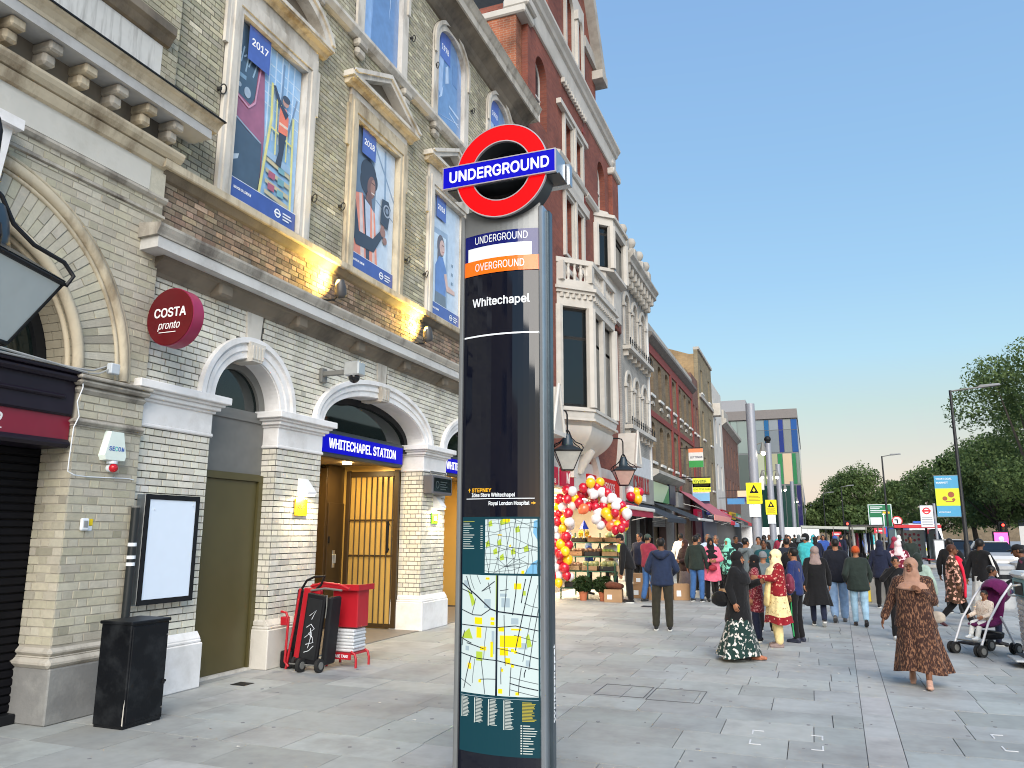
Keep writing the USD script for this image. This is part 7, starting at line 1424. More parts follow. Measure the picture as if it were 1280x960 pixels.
# distant walkers: each different
r = np.random.default_rng(77)
cols = [c_black, c_navy, c_char, c_grey, c_maroon, c_white, c_dgreen, c_blue, c_turq, c_sky]
cn = ['black', 'navy', 'charcoal', 'grey', 'maroon', 'white', 'dark green', 'blue', 'turquoise', 'pale blue']
far = [(-1.6, 30, 1.70, 0, 2), (-.9, 33, 1.72, 5, 0), (.15, 31, 1.66, 1, 2), (.9, 34, 1.68, 4, 1), (1.6, 32, 1.6, 0, 0), (2.35, 35, 1.72, 5, 1), (-1.9, 40, 1.7, 3, 0), (-.6, 44, 1.7, 0, 1), (.4, 46, 1.65, 9, 2), (1.4, 42, 1.72, 1, 0), (2.4, 48, 1.7, 2, 0), (-1.0, 55, 1.7, 6, 0), (.2, 58, 1.7, 0, 1), (1.6, 60, 1.65, 4, 2), (2.9, 56, 1.7, 7, 0), (-.4, 70, 1.7, 1, 0), (1.0, 74, 1.7, 0, 1), (3.0, 38, 1.62, 0, 0), (3.5, 37, 1.7, 2, 1), (-2.3, 26.5, 1.68, 0, 0), (-2.0, 34, 1.7, 7, 2), (.7, 27.5, 1.6, 0, 0), (-1.5, 25, 1.66, 3, 0), (-.7, 28, 1.7, 0, 2), (.5, 37, 1.7, 7, 0), (1.1, 39, 1.66, 0, 1), (-1.3, 37, 1.7, 4, 2), (2.9, 43, 1.7, 0, 0), (.1, 41, 1.68, 5, 1), (-.3, 49, 1.7, 2, 0), (1.9, 52, 1.7, 0, 2), (2.6, 29, 1.66, 1, 1), (3.3, 31, 1.68, 6, 0), (-1.7, 47, 1.7, 8, 0)]
where = ['nearest the first grey pole', 'behind the first grey pole', 'behind the turquoise rider', 'left of the market frame', 'under the market frame', 'beside the market frame', 'by the second grey pole', 'before the white hoarding', 'in the middle of the far pavement', 'beyond the market frame', 'near the glass shelter', 'close to the hoarding', 'far down the pavement', 'far down beside the kerb', 'past the shelter', 'at the end of the hoarding', 'furthest along the pavement', 'in front of the bus shelter', 'at the bus shelter', 'by the awning poles', 'under the far awnings', 'just behind the couple walking away', 'left of the turquoise rider', 'close behind the turquoise rider', 'behind the market frame', 'right of the market frame', 'before the second pole', 'inside the bus shelter', 'halfway to the hoarding', 'in front of the long pale canopy', 'at the right end of the pale canopy', 'before the bench', 'by the kerb near the bus stop', 'beneath the hanging yellow board']
for i, (x, y, h, c, k) in enumerate(far):
    wk = walk(r.choice([-1, 1]), .7)
    person(f'distant walker in {cn[c]} {where[i]}', x, y, r.choice([0, PI, .4, PI - .5]), h, wk, int(r.integers(0, 3)), (cols[c], [.86, .6, .86][k], 1.12), (cols[int(r.integers(0, 3))], 1.0), [('short',), ('hijab', cols[(c + 3) % 10]), ('long',)][k], seed=40 + i)
# the child in the pushchair
sit = pz(STAND, hl=(.08, 0, .92), kl=(.10, -.30, .93), al=(.09, -.42, .62), hr=(-.08, 0, .92), kr=(-.10, -.30, .93), ar=(-.07, -.45, .66), el=(.22, -.06, 1.15), wl=(.18, -.28, 1.06), er=(-.22, -.06, 1.15), wr=(-.20, -.30, 1.06), lean=-.12, look=.5)
person('toddler in cream top and white leggings sitting in the pushchair', 2.36, 13.70, -.85, 1.02, sit, 1, (cloth('top_cream_spot', (222, 206, 188), .85, 'blobs', (180, 140, 120), 60, (.6, .64)), .9, 1.05), (c_white, 1.0), ('long',), shoe_w, fine=True, seed=90, z=-.10)
# ================================================================== balloons, fruit stall, boxes
GARLAND = 'Y,-5.47,20.19,3.09 Y,-5.26,20.40,3.11 R,-5.34,20.38,2.99 R,-5.68,20.23,2.96 W,-5.49,20.30,2.88 W,-5.40,20.28,2.78 W,-5.20,20.35,2.84 R,-5.06,20.39,2.82 R,-6.15,20.18,2.91 W,-5.97,20.16,2.87 R,-5.80,20.40,2.79 Y,-5.95,20.28,2.67 R,-6.39,20.38,2.68 R,-6.12,20.15,2.66 R,-5.83,20.28,2.56 W,-6.30,20.37,2.45 P,-6.01,20.22,2.47 Y,-6.49,20.43,2.45 R,-6.47,20.42,2.27 R,-6.10,20.16,2.28 O,-5.66,20.16,2.39 R,-5.56,20.31,2.46 R,-5.44,20.43,2.61 R,-5.36,20.26,2.44 Y,-6.21,20.21,2.12 R,-6.47,20.28,2.05 W,-6.07,20.16,2.04 Y,-6.28,20.22,1.87 W,-6.54,20.28,1.86 W,-6.48,20.30,1.66 R,-6.19,20.22,1.65 R,-6.52,20.22,1.50 Y,-6.34,20.22,1.45 R,-6.15,20.29,1.43 R,-6.49,20.24,1.30 Y,-6.20,20.16,1.27 W,-5.14,20.40,2.62 W,-4.91,20.32,2.68 W,-4.76,20.34,2.57 W,-4.79,20.21,2.46 Y,-4.99,20.45,2.46 R,-5.17,20.41,2.46 R,-4.81,20.19,2.29 Y,-5.07,20.25,2.28 Y,-4.61,20.37,2.36 R,-4.66,20.36,2.47 O,-4.81,20.43,2.16 W,-5.30,20.28,2.30 R,-5.24,20.40,2.14 R,-5.06,20.35,2.07 Y,-4.99,20.24,2.18 W,-4.52,20.33,2.26 R,-4.62,20.41,2.12 P,-4.89,20.40,2.04 O,-4.95,20.30,1.94 Y,-4.79,20.33,1.96 R,-4.65,20.16,1.88 R,-4.81,20.22,1.84 R,-4.62,20.39,2.00 W,-5.23,20.27,1.96 W,-5.33,20.20,2.12 R,-6.51,20.31,1.25 Y,-6.19,20.36,1.05 R,-6.41,20.35,1.04 W,-6.56,20.26,1.05 R,-6.26,20.28,0.83 W,-6.52,20.30,0.85 W,-6.45,20.38,0.63 R,-6.21,20.31,0.63 Y,-6.43,20.27,0.44 R,-6.59,20.30,0.63 R,-6.33,20.16,1.19'
CLUSTER = 'R,-5.82,26.86,3.02 Y,-5.67,27.06,3.17 R,-5.57,27.14,3.18 Y,-5.61,27.03,2.94 W,-5.87,26.97,3.23'
bal = {k: mat('balloon_' + k, c, .16, var=.02, spec=.6, coat=.3) for k, c in (('R', (.50, .008, .03)), ('Y', (.85, .50, .01)), ('W', (.72, .70, .74)), ('O', (.80, .16, .06)), ('P', (.80, .55, .50)))}
def balloon(t, k, x, y, z, r):
    m = lathe([(0, 1.0), (.38, .93), (.70, .72), (.92, .40), (1.0, .02), (.93, -.38), (.70, -.78), (.40, -1.04), (.14, -1.18), (.05, -1.22), (.09, -1.30), (0, -1.30)], (0, 0, 0), 16); m.apply_scale(r)
    R = trimesh.transformations.random_rotation_matrix(rng.random(3)); R2 = trimesh.transformations.rotation_matrix(rng.uniform(0, 1.1), (math.cos(q := rng.uniform(0, 6.28)), math.sin(q), 0)); m.apply_transform(R2); m.apply_translation((x, y, z)); obj('balloon', m, bal[k], t, smooth=60)
t = thing('balloon_garland', 'red, yellow and white balloon garland arching over the fruit stall', 'balloon garland', (0, 0, 0))
gl_ = [s.split(',') for s in GARLAND.split()]
for k, x, y, z in gl_: balloon(t, k, float(x), float(y), float(z), rng.uniform(.115, .15))
for k, x, y, z in gl_[::2]: balloon(t, 'RYW'[int(rng.integers(3))], float(x) + rng.uniform(-.1, .1), float(y) + .25, float(z) + rng.uniform(-.1, .1), rng.uniform(.11, .14))
t = thing('balloon_cluster', 'small cluster of red and yellow balloons by the navy awning', 'balloons', (0, 0, 0))
for s in CLUSTER.split(): k, x, y, z = s.split(','); balloon(t, k, float(x), float(y), float(z), .17)
stall = thing('fruit_stall', 'green tubular tiered stand stacked with fruit below the balloons', 'market stall', (0, 0, 0))
gm = mat('stall_green', (.02, .09, .055), .4, var=.1)
SX0, SX1 = -6.45, -4.95
for x in (SX0, -5.7, SX1):
    obj('post', tube([(x, 20.55, 0), (x, 20.62, .95)], .022, 6), gm, stall); obj('post', tube([(x, 22.0, 0), (x, 22.0, 1.75)], .022, 6), gm, stall); obj('brace', tube([(x, 20.6, .5), (x, 22.0, 1.5)], .018, 6), gm, stall)
TI = [(20.55, 20.95, .28), (20.75, 21.2, .72), (21.05, 21.5, 1.10), (21.4, 21.9, 1.48)]
for y0, y1, z in TI:
    for yy in (y0, y1): obj('rail', tube([(SX0, yy, z), (SX1, yy, z)], .018, 6), gm, stall)
    obj('shelf', cham(SX0, SX1, y0, y1, z - .01, z + .015, .004), mat('shelf_ply', (.10, .08, .05), .8), stall)
crate_w = mat('crate_wood', (.34, .22, .11), .8, var=.2, scale=10); crate_c = mat('carton_brown', (.33, .20, .105), .85, var=.1, scale=4); crate_g = mat('crate_green', (.03, .12, .05), .5); crate_k = mat('crate_black', (.015, .015, .016), .5)
kinds = [('melons', (.24, .25, .10), .085), ('brown yams', (.16, .085, .045), .06), ('oranges', (.72, .24, .02), .045), ('green mangoes', (.20, .28, .05), .055), ('red apples', (.45, .04, .03), .042), ('yellow bananas', (.75, .55, .05), .05), ('pale cabbages', (.42, .48, .22), .09)]
def crate(x, y, z, w, d, h, m, fruit, label):
    t = thing('crate', label, 'crate', (x, y, z)); th = .014
    for nm, b in (('side', (0, th, 0, d, 0, h)), ('side', (w - th, w, 0, d, 0, h)), ('end', (0, w, 0, th, 0, h)), ('end', (0, w, d - th, d, 0, h)), ('base', (0, w, 0, d, 0, th))): obj(nm, box(*b), m, t)
    nm, col, r0 = kinds[fruit]; r_ = np.random.default_rng(int((x * 100 + z * 1000) % 9999) + fruit)
    n = 0
    for layer in range(2):
        for i in range(int((w - r0) / (r0 * 2)) + 1):
            for j in range(int((d - r0) / (r0 * 2)) + 1):
                if n < 26:
                    n += 1; s = trimesh.creation.icosphere(1, r0 * r_.uniform(.85, 1.1)); s.apply_scale((1, r_.uniform(.8, 1.15), r_.uniform(.8, 1.05))); s.apply_translation((min(max(r0 * 1.1 + i * r0 * 2.05 + r_.uniform(-.01, .01), r0), w - r0), min(max(r0 * 1.1 + j * r0 * 2.05, r0), d - r0), h * .62 + layer * r0 * 1.2 + r_.uniform(-.01, .015))); obj('fruit', s, mat('fruit_%d' % fruit, col, .45, var=.25, scale=20), t, smooth=True)
rows = ['lowest', 'second', 'third', 'top']; k = 0
for ti, (y0, y1, z) in enumerate(TI[1:]):
    for c in range(3):
        f = [[1, 0, 0], [1, 1, 3], [5, 2, 6]][ti][c]; x = SX0 + .02 + c * .50
        crate(x, y0 + .02, z + .015, .46, (y1 - y0) - .05, .13, [crate_w, crate_c, crate_k][(c + ti) % 3], f, f"crate of {kinds[f][0]} on the {rows[ti + 1]} shelf of the green stand, {['against the shop pier', 'in the middle', 'at the open end'][c]}")
for c in range(2): crate(SX0 + .1 + c * .55, 20.58, .295, .48, .34, .15, crate_k, [3, 4][c], f"crate of {kinds[[3, 4][c]][0]} low on the green stand behind the potted bushes, {['left' , 'right'][c]} one")
def bush(t, c, R, n, m, seed, leaf=.05):
    r_ = np.random.default_rng(seed); V = []; Fc = []
    for i in range(n):
        d = r_.normal(size=3); d /= np.linalg.norm(d); p = A(*c) + d * A(*R) * r_.uniform(.55, 1.0) ** .5; a = r_.normal(size=3); a /= np.linalg.norm(a); b = np.cross(a, r_.normal(size=3)); b /= np.linalg.norm(b); l = leaf * r_.uniform(.6, 1.2); k = len(V)
        V += [p - a * l, p + b * l * .5, p + a * l, p - b * l * .5]; Fc += [(k, k + 1, k + 2), (k, k + 2, k + 3)]
    return obj('leaves', trimesh.Trimesh(np.array(V), np.array(Fc), process=False), m, t, kind='stuff')
leaf_m = usdkit.material(stage, '/World/Looks/leaf_green', {'g': ('geometry', {}), 'r': ('rgb_ramp', {'ramp': [(0, (.022, .045, .012)), (.5, (.05, .085, .022)), (1, (.095, .125, .035))]}), 'p': ('principled_bsdf', {'roughness': .6, 'specular_ior_level': .3}), 't': ('translucent_bsdf', {}), 'm': ('mix_closure', {'fac': .3})}, [('g.random_per_island', 'r.fac'), ('r.color', 'p.base_color'), ('r.color', 't.color'), ('p.BSDF', 'm.closure1'), ('t.BSDF', 'm.closure2')], surface='m.closure')
terra = mat('terracotta', (.42, .13, .06), .8, var=.1)
for x, lab in ((-5.72, 'bushy green plant in terracotta pot, left one before the fruit stand'), (-5.18, 'round green plant in terracotta pot, right one beside the cardboard box')):
    t = thing('potted_plant', lab, 'potted plant', (x, 20.2, 0)); obj('pot', lathe([(0, 0), (.085, 0), (.115, .20), (.125, .20), (.125, .24), (.10, .24), (.0, .22)], (0, 0, 0), 18), terra, t, smooth=30); bush(t, (0, 0, .42), (.26, .24, .22), 900, leaf_m, int(-x * 100))
def carton(x, y, z, w, d, h, rz, label, m=crate_c):
    t = thing('cardboard_box', label, 'cardboard box', (x, y, z), rz); obj('box', cham(-w / 2, w / 2, -d / 2, d / 2, 0, h, .006), m, t); obj('tape', box(-.02, .02, -d / 2 - .002, d / 2 + .002, h - .001, h + .002), mat('parcel_tape', (.42, .30, .16), .3), t); obj('shipping_label', box(-w * .32, -w * .05, -d / 2 - .004, -d / 2, h * .25, h * .6), p_white, t)
carton(-4.86, 20.05, 0, .46, .34, .32, .1, 'brown cardboard box with white label beside the potted plants')
carton(-4.45, 21.6, 0, .5, .4, .36, -.1, 'brown carton behind the man in black, lower of the left pair'); carton(-4.45, 21.6, .36, .44, .36, .30, .2, 'brown carton on top of the left pair behind the man in black')
carton(-3.9, 21.2, 0, .5, .42, .34, .1, 'brown carton beside the legs of the maroon sweater man'); carton(-3.85, 21.3, .34, .46, .4, .32, -.1, 'brown carton stacked second by the maroon sweater man'); carton(-3.35, 21.4, 0, .42, .36, .42, .3, 'brown carton between the two men in jeans'); carton(-2.2, 22.2, 0, .4, .36, .26, .4, 'low brown carton near the pink coat')
carton(-5.0, 21.05, .62, .42, .34, .26, .2, 'open brown carton at the end of the fruit stand, upper', mat('carton_pale', (.46, .33, .2), .8))
t = thing('sack', 'dark brown sack lying on the box the man in black bends over', 'sack', (-4.86, 20.1, .32)); obj('sack', solid([hull(elli((-.1, 0, .1), (.16, .15, .10)), elli((.14, 0, .08), (.12, .14, .08)))], .04, 4, .02, 12, 3), cloth('sacking', (96, 54, 38)), t, smooth=True)
t = thing('display_cone', 'blue pointed paper display above the bananas', 'display', (-5.95, 21.2, 1.86)); obj('cone', lathe([(.14, 0), (.0, .26)], (0, 0, 0), 8), flat('cone_blue', (24, 60, 190), .5), t); obj('stem', tube([(0, 0, -.25), (0, 0, 0)], .02, 6), sash_w, t)
t = thing('hanging_bananas', 'bunch of yellow bananas heaped on the top shelf of the stand', 'bananas', (-6.05, 21.45, 1.62))
for k in range(14): a = k * .45; obj('banana', tube([(.3 * (k % 7) / 7 - .1, -.08, .02), (.3 * (k % 7) / 7 - .08, -.12 - .02 * (k // 7), .08 + .05 * (k // 7)), (.3 * (k % 7) / 7 - .06, -.08, .15 + .05 * (k // 7))], [.012, .024, .010], 6), mat('banana', (.75, .52, .04), .5), t, smooth=50)

# ================================================================== newspaper trolleys by the entrance
red_m = mat('trolley_red', (.42, .012, .022), .35, var=.05); blk = mat('trolley_black', (.009, .009, .011), .55, var=.2, spec=.25)
def wheel(t, x, y, z, r, w=.045):
    h = obj('wheel', disc(r, w, 'x', (x, y, z), 24), mat('tyre_black', (.012, .012, .012), .7), t, smooth=40); obj('hub', disc(r * .55, w + .012, 'x', (x, y, z), 16), grey_metal, h, smooth=40)
t = thing('newspaper_stand', 'red metal newspaper stand with a stack of papers on its low shelf', 'newspaper stand', (-5.92, 9.30, 0))
obj('box', cham(-.20, .20, -.14, .14, .50, 1.00, .01), red_m, t); obj('top_tray', [box(-.5, .24, -.2, .2, 1.0, 1.035), box(-.5, .24, -.205, -.185, .985, 1.06), box(.225, .245, -.2, .2, .985, 1.06)], red_m, t)
for k in range(7): obj('newspaper', cham(-.17 + .01 * (k % 3), .17 + .012 * (k % 2), -.17, .14, .19 + k * .042, .229 + k * .042, .012), mat('newsprint', (.58, .60, .62), .8, var=.1, scale=30), t)
obj('shelf', [box(-.2, .2, -.19, .15, .165, .185)], red_m, t); lab_ = obj('shelf_label', box(-.2, .16, -.20, -.19, .10, .185), red_m, t); obj('lettering', text_at('PLEASE TAKE', .035, -.16, .125, 0, Fr((0, -.201, 0), (1, 0, 0), (0, 0, 1)), width=.28), p_white, lab_)
for x, y in ((.21, -.18), (.21, .14), (-.2, -.18), (-.2, .14)): obj('leg', tube([(x - .06 * (1 if x > 0 else -1), y, .20), (x, y, .17), (x + .02 * (1 if x > 0 else -1), y, .1), (x + .02 * (1 if x > 0 else -1), y, 0)], .017, 8), red_m, t, smooth=50)
t = thing('folding_trolley', 'black and red folded newspaper trolleys leaning together, scrawled white graffiti on the black panel', 'trolley', (-6.28, 8.86, 0))
def lean(m, a=.10): m = m.copy(); m.apply_transform(trimesh.transformations.rotation_matrix(a, (0, 1, 0))); return m
obj('black_panel', lean(cham(-.03, .25, -.17, -.11, .10, .98, .012), .12), blk, t)
obj('panel_inset', lean(cham(.0, .22, -.178, -.168, .16, .92, .004), .12), mat('panel_dark', (.018, .019, .021), .5, spec=.25), t)
gr_ = [[(.06, .70), (.15, .78), (.10, .66)], [(.04, .55), (.10, .60), (.16, .55), (.08, .48), (.15, .44)], [(.03, .42), (.12, .50), (.17, .38), (.06, .34)], [(.05, .24), (.12, .27), (.18, .34)], [(.10, .55), (.12, .42), (.10, .30)]]
obj('graffiti', [lean(tube([(x, -.18, z) for x, z in g], .004, 5), .12) for g in gr_], p_white, t, kind='stuff')
obj('red_back', lean(cham(-.16, .10, -.10, -.02, .08, 1.02, .012), .13), red_m, t); obj('black_back', lean(cham(-.30, -.06, .0, .10, .05, .98, .015), .10), blk, t); obj('black_bag', lean(cham(.28, .36, -.12, .12, .1, .95, .02), .08), blk, t)
for y in (-.13, .02): obj('red_rail', tube([(-.22, y, .0), (-.20, y, .12), (-.12, y, .6), (-.06, y, 1.02)], .017, 8), red_m, t, smooth=50)
obj('red_rail', tube([(-.32, -.16, .72), (-.24, -.16, .71), (-.20, -.16, .62), (-.22, -.16, .1), (-.16, -.16, .04)], .017, 8), red_m, t, smooth=50); obj('red_bin', lean(cham(-.30, -.20, -.2, -.12, .55, .66, .01), .0), red_m, t)
obj('handle', tube([(-.10, -.05, 1.0), (-.02, -.05, 1.12), (.10, -.05, 1.17), (.26, -.05, 1.18), (.20, -.05, 1.06), (.14, -.05, 1.02)], .016, 8), blk, t, smooth=50); obj('handle', tube([(.0, .02, 1.04), (.2, .02, 1.09), (.45, .02, 1.07), (.6, .02, 1.02)], .018, 8), red_m, t, smooth=50); obj('bracket', [tube([(.1, -.12, 1.0), (.3, -.1, 1.03), (.55, -.08, 1.01)], .014, 6)], grey_metal, t); obj('chain', tube([(.36, -.13, .95), (.37, -.14, .8), (.35, -.13, .66)], .008, 5), grey_metal, t)
for x, y in ((.10, -.26), (.34, -.20), (-.12, -.05)): wheel(t, x, y, .085, .085)
obj('foot', [cham(-.34, -.16, -.12, .05, 0, .22, .02), cham(-.02, .06, -.22, -.1, 0, .16, .01)], blk, t); obj('axle', tube([(-.12, -.2, .085), (.36, -.22, .085)], .01, 6), grey_metal, t)

# ================================================================== right-hand foreground: pushchair and recycling bin
t = thing('pushchair', 'pushchair with white frame, purple hood and double black wheels', 'pushchair', (2.36, 13.70, 0), -.85)
purple = cloth('pushchair_purple', (92, 18, 74), .8); wf = mat('frame_white', (.62, .62, .64), .35, var=.03)
for s in (-1, 1):
    obj('frame_tube', tube([(s * .22, -.42, .10), (s * .22, -.20, .48), (s * .22, .10, .80), (s * .22, .36, 1.02)], .016, 8), wf, t, smooth=50); obj('frame_tube', tube([(s * .23, .30, .10), (s * .23, .05, .55)], .016, 8), wf, t, smooth=50); obj('grip', tube([(s * .22, .36, 1.02), (s * .22, .46, 1.05)], .022, 8), blk, t)
    for y in (-.42, .30):
        for dx in (-.035, .035): wheel(t, s * .22 + dx, y, .085, .085, .03)
obj('seat', solid([hull(elli((0, -.08, .42), (.19, .17, .05)), elli((0, .12, .46), (.19, .08, .08))), hull(elli((0, .12, .46), (.19, .05, .08)), elli((0, .26, .86), (.19, .05, .08)))], .04, 3, .008, 12, 1), purple, t, smooth=True)
obj('hood', solid([elli((0, .30, .90), (.21, .20, .19))], .04, 2, .006, 12, 2, hull(elli((0, .16, .78), (.18, .2, .18)), elli((0, -.2, .6), (.3, .2, .4)))), purple, t, smooth=True)
obj('cross_bar', [tube([(-.23, .02, .32), (.23, .02, .32)], .012, 6), tube([(-.22, -.36, .2), (.22, -.36, .2)], .012, 6)], grey_metal, t); obj('basket', solid([hull(elli((0, .05, .24), (.19, .2, .04)), elli((0, .05, .30), (.2, .22, .03)))], .05, 2), blk, t, smooth=True); obj('foot_rest', cham(-.14, .14, -.44, -.3, .15, .18, .01), blk, t)
t = thing('recycling_bin', 'silver and teal recycling bin with slatted sides, cut by the right edge', 'litter bin', (2.98, 12.62, 0))
sil = mat('bin_silver', (.46, .48, .49), .4, metal=.4, var=.06); teal = mat('bin_teal', (.10, .27, .30), .4)
obj('base', cham(-.42, .60, -.36, .40, 0, .12, .02), mat('bin_base', (.05, .05, .05), .6), t); obj('body', cham(-.32, .55, -.30, .35, .12, .90, .02), sil, t)
for k in range(9): obj('slat', cham(-.335, -.31, -.27, .32, .17 + k * .08, .235 + k * .08, .006), sil, t); obj('slat', cham(-.29, .53, -.315, -.29, .17 + k * .08, .235 + k * .08, .006), sil, t)
obj('hood', cham(-.35, .57, -.33, .38, .90, 1.16, .03), teal, t); obj('lid', cham(-.38, .60, -.36, .41, 1.15, 1.25, .05), mat('bin_lid', (.58, .60, .60), .4, var=.05), t); obj('opening', [box(-.356, -.345, -.2, .25, .93, 1.10), box(-.2, .42, -.336, -.325, .93, 1.10)], black_metal, t); obj('side_panel', cham(.0, .5, -.34, -.31, .2, .88, .01), mat('bin_dark', (.03, .035, .04), .3), t); obj('handle', tube([(-.37, -.2, 1.08), (-.46, -.15, 1.06), (-.48, .0, .98), (-.46, .12, .92), (-.36, .15, .90)], .014, 8), sash_w, t, smooth=50); obj('foot_plate', cham(-.55, -.36, -.3, .2, .08, .11, .01), sil, t)
# ================================================================== street furniture further off
def post(t, x0, h, r0=.06, r1=None, m=None, name='pole'): obj(name, lathe([(r0 * 1.4, 0), (r0 * 1.4, .5), (r0, .55), (r1 or r0, h), (0, h)], (x0, 0, 0), 14), m or black_metal, t, smooth=30)
polem = mat('pole_lilac_grey', (.30, .32, .37), .4, metal=.2, var=.04)
def tri_sign(t, x, y, z, w, h):
    fr = Fr((x - w / 2, y, z), (1, 0, 0), (0, 0, 1)); b = obj('warning_board', cham(x - w / 2, x + w / 2, y, y + .02, z, z + h, .004), flat('warn_yellow', (245, 228, 20), .4), t)
    tr = sg.Polygon([(w * .2, h * .5), (w * .8, h * .5), (w * .5, h * .92)]); obj('triangle', ext(tr.difference(tr.buffer(-.05 * w / .5)), .001, .004, fr), black_metal, b); obj('symbol', ext(unary_union([sg.Point(w * .42, h * .58).buffer(w * .05), sg.Point(w * .58, h * .58).buffer(w * .05)]), .001, .004, fr), black_metal, b); obj('print', ext(unary_union([rect(w * .12, h * (.40 - .065 * k), w * (.88 - .1 * (k % 2)), h * (.43 - .065 * k)) for k in range(5)]), .001, .003, fr), flat('warn_print', (120, 112, 30), .5), b, kind='stuff')
    obj('notice', cham(x - w * .36, x + w * .36, y, y + .02, z - h * .62, z - .02, .004), p_white, t)
warm_b = mat('lamp_bulb', (.9, .85, .7), .4, emit=(1, .86, .62), estr=7.0)
P_ = [(-2.04, 33.5, 7.15), (-2.05, 48.5, 7.1), (-2.02, 63, 7.05), (-1.5, 92 - 5, 7.2), (-1.15, 122, 7.2), (.55, 150, 7.2), (1.2, 165, 7.2)]
nm = ['nearest, tallest grey market pole with yellow warning board and white notice', 'second grey market pole with yellow board, black camera on top', 'third grey market pole standing before the glass building', 'fourth grey market pole at the corner of the glass building', 'fifth grey market pole, past the glass building', 'distant grey pole left of the round tree', 'furthest grey pole left of the round tree']
for i, ((x, y, h), lab) in enumerate(zip(P_, nm)):
    t = thing('market_pole', lab, 'pole', (x, y, 0)); obj('shaft', lathe([(.20, 0), (.185, h), (0, h)], (0, 0, 0), 18), polem, t, smooth=40)
    if i < 2: tri_sign(t, -.02, -.23, 2.95 if i == 0 else 2.85, .62, .86)
    if i == 1: s_ = trimesh.creation.icosphere(2, .2); s_.apply_translation((0, 0, h + .25)); obj('camera', [s_, cham(-.12, .12, -.12, .12, h, h + .15, .02)], black_metal, t)
    if i < 4:
        for dx in ((1,) if i != 1 else (1, -1)): obj('lamp_arm', [tube([(0, 0, 5.35), (dx * .42, 0, 5.5)], .025, 6), lathe([(.03, 5.5), (.11, 5.25), (.15, 5.1), (0, 5.08)], (dx * .42, 0, 0), 10)], grey_metal, t); b_ = trimesh.creation.icosphere(1, .09); b_.apply_translation((dx * .42, 0, 5.03)); obj('bulb', b_, warm_b, t)
    if i == 1: obj('loudspeaker_box', cham(-.75, -.35, -.2, .1, 4.3, 5.0, .02), sash_w, t)
def street_lamp(x, y, h, label, arm=1.4, banner=False, d=1):
    t = thing('street_lamp', label, 'street lamp', (x, y, 0)); obj('post', lathe([(.13, 0), (.13, 1.3), (.085, 1.4), (.055, h), (0, h)], (0, 0, 0), 14), mat('lamp_post_dark', (.02, .022, .026), .4), t, smooth=30)
    obj('arm', tube([(0, 0, h - .05), (d * arm * .5, 0, h + .02), (d * arm, 0, h + .06)], .035, 8), grey_metal, t, smooth=50); q = m3.Manifold.hull_points(np.array([(d * arm * .85, -.1, h + .02), (d * arm * .85, .1, h + .02), (d * (arm + .75), -.15, h + .10), (d * (arm + .75), .15, h + .10), (d * arm, -.12, h + .15), (d * arm, .12, h + .15), (d * (arm + .7), -.1, h + .18), (d * (arm + .7), .1, h + .18)])); obj('lamp_head', man(q), mat('lamp_head_grey', (.22, .23, .24), .4), t)
    if banner:
        b = obj('banner', box(-.95, -.06, -.015, .015, 2.45, 4.15), flat('banner_blue', (70, 150, 190), .6), t); bf = Fr((0, -.017, 0), (1, 0, 0), (0, 0, 1)); obj('yellow_panel', ext(rect(-.95, 2.90, -.06, 3.62), 0, .004, bf), flat('banner_lime', (200, 216, 40), .6), b); obj('picture', ext(unary_union([sg.Point(-.62, 3.2).buffer(.09), sg.Point(-.38, 3.36).buffer(.12), sg.Point(-.3, 3.15).buffer(.06), rect(-.6, 3.05, -.3, 3.09)]), .003, .007, bf), flat('banner_rust', (150, 80, 50), .6), b); obj('lettering', [text_at('YOUR LOCAL', .07, -.9, 3.98, 0, bf, width=.6), text_at('MARKET', .07, -.9, 3.82, 0, bf, width=.45), text_at('whitechapel', .05, -.9, 2.62, 0, bf, width=.45)], p_white, b); obj('banner_arm', [tube([(0, 0, z), (-.98, 0, z)], .02, 6) for z in (2.45, 4.15)], grey_metal, b)
street_lamp(5.95, 36.5, 7.75, 'tall dark street lamp with blue and yellow banner at the kerb', 1.1, True)
street_lamp(5.6, 66, 7.7, 'distant thin street lamp above the green road sign', .6)
street_lamp(3.6, 95, 7.0, 'far faint street lamp before the round tree', .6); street_lamp(1.9, 110, 7.0, 'furthest faint street lamp left of the round tree', .6)
t = thing('bus_stop', 'bus stop flag with red ring on a grey pole near the kerb', 'bus stop', (4.5, 33.5, 0)); post(t, 0, 2.9, .045, m=polem); fb = obj('flag', cham(-.5, -.06, -.03, .03, 2.0, 2.82, .01), p_white, t); ff = Fr((0, -.033, 0), (1, 0, 0), (0, 0, 1)); obj('flag_ring', ext(sg.Point(-.28, 2.62).buffer(.13).difference(sg.Point(-.28, 2.62).buffer(.085)), 0, .004, ff), flat('bus_red', (200, 20, 40), .5), fb); obj('flag_bar', ext(rect(-.43, 2.59, -.13, 2.65), .001, .006, ff), flat('bus_red', (200, 20, 40), .5), fb); obj('flag_text', ext(unary_union([rect(-.46, 2.36 - .09 * k, -.1, 2.40 - .09 * k) for k in range(4)]), 0, .003, ff), flat('flag_grey', (150, 155, 165), .5), fb, kind='stuff'); obj('timetable_case', cham(-.16, .22, -.09, -.05, .75, 1.55, .01), mat('case_grey', (.10, .11, .12), .5), t); obj('timetable', box(-.12, .18, -.096, -.09, .8, 1.5), p_white, t)
t = thing('bus_shelter', 'dark framed bus shelter with red roof edge and posters', 'bus shelter', (4.35, 44, 0))
for x in (0, 1.55):
    for y in (0, 3.6): obj('post', cham(x - .05, x + .05, y - .05, y + .05, 0, 2.05, .01), black_metal, t)
